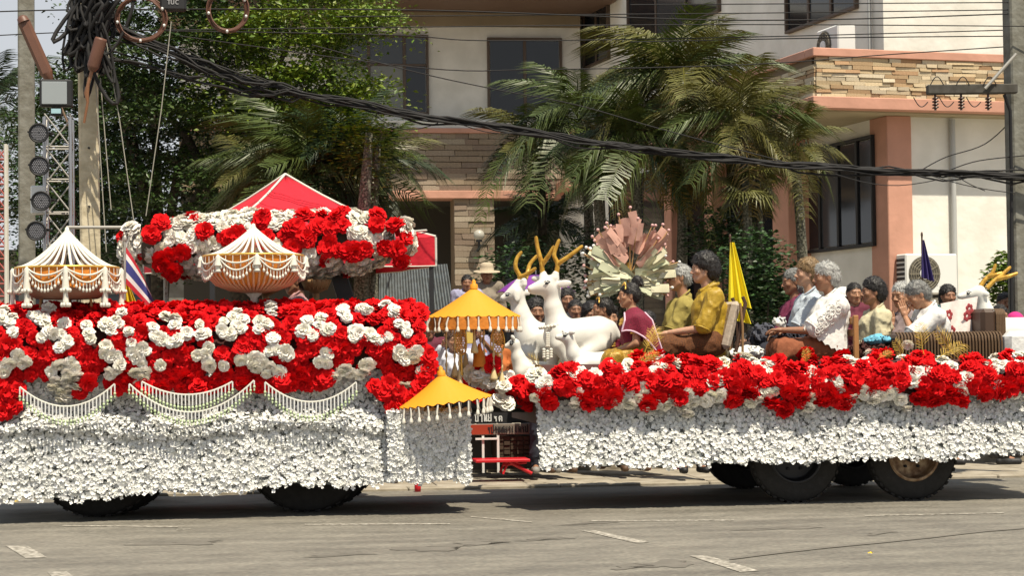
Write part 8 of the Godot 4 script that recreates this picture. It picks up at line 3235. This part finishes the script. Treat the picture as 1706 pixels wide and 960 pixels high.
func stander(label: String, px: float, py: float, t: float, q: Dictionary) -> Node3D:
	# py is the middle of the head; the figure is scaled to stand on the ground there
	var g: float = 0.10 if t < 20.75 else 0.42
	if q.get("stage", false):
		g = 0.98
	var p := on(px, py, t)
	var T := thing("person", label, "person", Vector3(p.x, g, p.z))
	var k := clampf((p.y - g) / 1.485, 0.78, 1.14)
	T.position.y = p.y - 1.485 * k if q.get("free", false) else g
	T.basis = (Basis(U, Vector3.UP, -V) * Basis(Vector3.UP, q.get("turn", 0.0))).scaled(Vector3.ONE * k)
	var pose: String = q.get("pose", "down")
	var I := Transform3D.IDENTITY
	inst("body", crowd_part(pose, "body"), q.get("skin", mats["skin_brown"]), T, I)
	inst("shirt", crowd_part(pose, "long_top" if q.get("long", false) else "short_top"), q.top, T, I)
	inst("skirt" if q.get("skirt", false) else "trousers", crowd_part(pose, "skirt" if q.get("skirt", false) else "trousers"), q.get("low", mats["navy"]), T, I)
	inst("shoes", crowd_part(pose, "shoes"), q.get("shoe", mats["black"]), T, I)
	if q.has("hat"):
		var mb := MB.new()
		if q.hat == "brim":
			mb.lathe(Transform3D(Basis(Vector3.RIGHT, 0.12), Vector3(0, 1.545, 0.005)), [Vector2(0.19, -0.02), Vector2(0.185, -0.008), Vector2(0.10, 0.0), Vector2(0.097, 0.06), Vector2(0.085, 0.10), Vector2(0.045, 0.115), Vector2(0.001, 0.105)], 24)
		elif q.hat == "cap":
			mb.lathe(Transform3D(Basis(Vector3.RIGHT, 0.1), Vector3(0, 1.515, 0.0)), [Vector2(0.105, 0.0), Vector2(0.103, 0.03), Vector2(0.085, 0.075), Vector2(0.04, 0.10), Vector2(0.001, 0.105)], 20)
			mb.box(Transform3D(Basis(Vector3.RIGHT, 0.25), Vector3(0, 1.51, 0.13)), Vector3(0.15, 0.012, 0.11), 0.005)
		elif q.hat == "scarf":
			var s := Sdf.new(Vector3(-0.2, -0.3, -0.2), Vector3(0.2, 0.2, 0.2), 0.012)
			s.ell(Vector3(0, 0.03, -0.015), Vector3(0.1, 0.11, 0.12), Basis.IDENTITY, 0.03)
			s.cap(Vector3(0, -0.05, -0.01), Vector3(0, -0.2, 0.0), 0.09, 0.16, 0.04)
			s.ell(Vector3(0, -0.012, 0.12), Vector3(0.058, 0.085, 0.09), Basis.IDENTITY, 0.01, 0, true)
			s.mesh(mb, Transform3D(Basis.IDENTITY, Vector3(0, 1.485, 0.02)))
		inst("headscarf" if q.hat == "scarf" else "hat", mb.mesh(), q.hatm, T, I)
	if q.get("hair", "") != "":
		inst("hair", crowd_part(pose, q.hair), q.get("hairm", mats["hair_black"]), T, I)
	return T

func make_crowd() -> void:
	var white: Material = mats["plain_white"]
	var tops := [cloth("shirt_charcoal", lin(0.03, 0.03, 0.035)), cloth("shirt_wine", lin(0.13, 0.02, 0.04)), cloth("shirt_lilac", lin(0.36, 0.36, 0.52)), cloth("shirt_olive", lin(0.10, 0.09, 0.05)), cloth("shirt_teal", lin(0.03, 0.09, 0.11)), cloth("shirt_check", lin(0.26, 0.22, 0.17)), cloth("shirt_pink", lin(0.5, 0.2, 0.24)), cloth("shirt_orange", lin(0.55, 0.16, 0.04)), cloth("shirt_white", lin(0.66, 0.67, 0.74))]
	var b: Material = mats["skin_brown"]
	var tn: Material = mats["skin_tan"]
	var sandal := mat("sandal", lin(0.10, 0.055, 0.03), 0.6)
	var grey := mat("shoe_grey", lin(0.25, 0.24, 0.22), 0.7)
	# kerb row, from left to right
	var T := stander("person in white long sleeves raising both arms beside the orange parasols", 757, 568, 19.75, {"pose": "phone", "top": tops[8], "long": true, "hair": "bob", "hairm": hairm("brownish", lin(0.09, 0.04, 0.02)), "skin": tn, "low": cloth("jean", lin(0.04, 0.05, 0.09)), "shoe": sandal})
	# phone in the raised hand
	var ph := on(783, 558, 19.35)
	var mb := MB.new()
	fbox(mb, ph, U, V, -0.035, 0.035, ph.y - 0.09, ph.y + 0.07, 0, 0.012, 0.006)
	var P := thing("mobile_phone", "yellow cased mobile phone held up between the parasol's ornaments", "phone", ph)
	put("case", mb, mat("phone_yellow", lin(0.70, 0.50, 0.12), 0.4), P)
	mb = MB.new()
	mb.ell(Transform3D(Basis.IDENTITY, ph + Vector3.UP * 0.045 - U * 0.015 - V * 0.002), Vector3(0.008, 0.008, 0.004), 8)
	put("camera_eye", mb, mats["black"], P)
	stander("person holding up the yellow phone, in a pale lilac shirt, behind the orange parasol", 790, 545, 20.62, {"pose": "phone", "top": tops[2], "hair": "man", "skin": b, "shoe": sandal})
	stander("person in a wine red shirt, face just left of the upper orange parasol", 713, 548, 20.2, {"top": tops[1], "hair": "man", "skin": b})
	stander("person in an orange shirt bending behind the fawn statue at the left of the deer", 826, 562, 20.6, {"pose": "clasped", "top": tops[7], "hair": "man", "skin": b, "shoe": grey})
	stander("person in charcoal standing in the dark between the necks of the two big deer", 893, 520, 20.6, {"top": tops[0], "hair": "bob", "skin": b, "low": mats["navy"], "shoe": grey})
	stander("person in a pale lilac shirt behind the back of the front deer", 958, 517, 21.0, {"top": tops[2], "hair": "man", "skin": b})
	stander("person in charcoal with dark hair behind the front deer's ear", 944, 500, 21.5, {"top": tops[0], "hair": "bob", "skin": b})
	stander("person in olive beside the second dancer, behind the deer's back", 985, 528, 20.3, {"top": tops[3], "hair": "puffy", "skin": b, "shoe": sandal})
	stander("person in a white shirt behind the second dancer's shoulder", 1015, 530, 20.0, {"top": tops[8], "hair": "man", "skin": tn, "shoe": sandal})
	stander("person in teal standing behind the first dancer", 1078, 540, 19.9, {"top": tops[4], "hair": "bob", "skin": b, "skirt": true, "low": cloth("dark_skirt", lin(0.03, 0.02, 0.02)), "shoe": sandal})
	stander("person with hands clasped in a pink shirt left of the seated elderly row", 1258, 565, 20.0, {"pose": "clasped", "top": tops[6], "hair": "bob", "skin": tn, "shoe": sandal})
	stander("person in olive low behind the yellow flag", 1235, 572, 20.4, {"pose": "clasped", "top": tops[3], "hair": "man", "skin": b, "shoe": grey})
	stander("person in a dark red blouse seated row side, behind the grey blue bag", 1292, 575, 20.2, {"top": tops[1], "hair": "puffy", "skin": b, "shoe": sandal})
	# raised terrace
	stander("person in a straw hat and open check shirt by the stone pillar", 811, 458, 24.2, {"stage": true, "top": tops[5], "hat": "brim", "hatm": nmat("straw", lin(0.50, 0.42, 0.30), 0.9, tex_cache["weave"], 6.0), "skin": b, "long": true})
	stander("person with short black hair in pale blue beside the straw hat", 778, 472, 23.6, {"stage": true, "top": tops[2], "hair": "man", "skin": b})
	stander("person with tied hair in dark wine, hands clasped, right of the white lace blouse", 1422, 490, 21.2, {"pose": "clasped", "top": tops[1], "hair": "tied", "skin": tn, "free": true, "long": true})
	stander("person in a white cap just right of the white lace shoulder", 1404, 497, 21.8, {"top": tops[0], "hat": "cap", "hatm": white, "skin": b, "free": true})
	stander("person in charcoal close behind the short black hair of the cream blouse", 1440, 503, 22.0, {"top": tops[0], "hair": "bob", "skin": b, "free": true})
	stander("person with dark hair looking out under the air conditioner", 1578, 494, 21.0, {"top": tops[4], "hair": "bob", "skin": b, "free": true})
	stander("person in dark clothes behind the sofa arm, partly hidden", 1664, 528, 20.4, {"top": tops[5], "hair": "man", "skin": tn, "free": true})
	stander("person with black hair at the right beside the pole", 1672, 505, 21.4, {"top": tops[0], "hair": "man", "skin": b, "free": true})
	stander("person wearing a bright pink headscarf at the right edge", 1690, 540, 20.6, {"top": tops[6], "hat": "scarf", "hatm": cloth("hot_pink", lin(0.62, 0.03, 0.22)), "skin": tn, "free": true})
	stander("person in olive right of the pink headscarf, cut by the picture's edge", 1714, 542, 20.9, {"top": tops[3], "hair": "man", "skin": b, "free": true})
	# legs showing under the trailer and the float: people in the kerb row who stand behind the flowers
	var row := [[905, 560, grey, "trousers and grey shoes"], [932, 562, sandal, "trousers and brown sandals"], [1052, 566, sandal, "trousers and sandals, standing apart"], [640, 566, mats["white_paint"], "trousers and white shoes, left of the hood"]]
	for q in row:
		stander("person behind the flowers, feet showing below, %s" % q[3], q[0], q[1], 19.5, {"top": tops[3], "hair": "bob", "skin": b, "shoe": q[2]})
	stander("person in black boots and dark uniform standing behind the trailer's front wheel", 1150, 560, 19.0, {"top": tops[3], "hair": "man", "skin": b, "shoe": mats["black"], "low": mats["black"]})
	stander("person in black boots walking along the kerb behind the trailer's rear wheel", 1628, 545, 19.2, {"pose": "stride", "turn": 1.3, "top": tops[3], "hair": "man", "skin": b, "shoe": mats["black"], "low": mats["black"]})
	# purple umbrella
	var c := on(893, 486, 22.0)
	var UM := thing("umbrella", "open purple umbrella behind the two big deer", "umbrella", c - Vector3.UP * 0.8)
	var purple := leaf_mat("purple_cloth", lin(0.20, 0.035, 0.30), 0.4)
	for k in 8:
		var PP := []
		for y in 6:
			var f := y / 5.0
			var rw := []
			for x in 5:
				var an := TAU * (k + x / 4.0) / 8.0
				var sag := 1.0 - 0.07 * sin(x / 4.0 * PI) * f
				rw.append(c + Vector3(cos(an) * 0.47 * f * sag, 0.20 * (1.0 - f * f) - 0.02 * f + 0.025 * sin(x / 4.0 * PI) * f, sin(an) * 0.47 * f * sag))
			PP.append(rw)
		mb = MB.new()
		mb.grid(PP)
		put("panel", mb, purple, UM)
	mb = MB.new()
	mb.tube([c + Vector3.UP * 0.25, c + Vector3.DOWN * 0.6], 0.008, 6)
	put("shaft", mb, mats["steel"], UM)

func make_litter() -> void:
	var mb := MB.new()
	for q in [[22, 832, 5], [34, 834, 4], [28, 836, 3], [1450, 922, 3.5]]:
		var p := ground(q[0], q[1], 0.012)
		var r: float = 0.006 * q[2]
		for k in 5:
			var an := TAU * k / 5
			mb.tri(p + Vector3.UP * 0.012, p + Vector3(cos(an) * r, 0, sin(an) * r), p + Vector3(cos(an + 0.9) * r, 0.004, sin(an + 0.9) * r))
	var o := one("fallen_petals", "few yellow petals lying on the asphalt", "petals", mb, mats["flag_yellow"], ground(28, 834))
	o.set_meta("kind", "stuff")
	mb = MB.new()
	var p := on(696, 805, 18.6)
	mb.lathe(Transform3D(Basis.IDENTITY, Vector3(p.x, 0.001, p.z)), [Vector2(0.001, 0), Vector2(0.03, 0.0), Vector2(0.032, 0.04), Vector2(0.03, 0.1), Vector2(0.014, 0.12), Vector2(0.014, 0.14), Vector2(0.001, 0.142)], 12)
	one("red_bottle", "small red bottle standing at the kerb behind the float's hood", "bottle", mb, mats["red_plastic"], Vector3(p.x, 0, p.z))
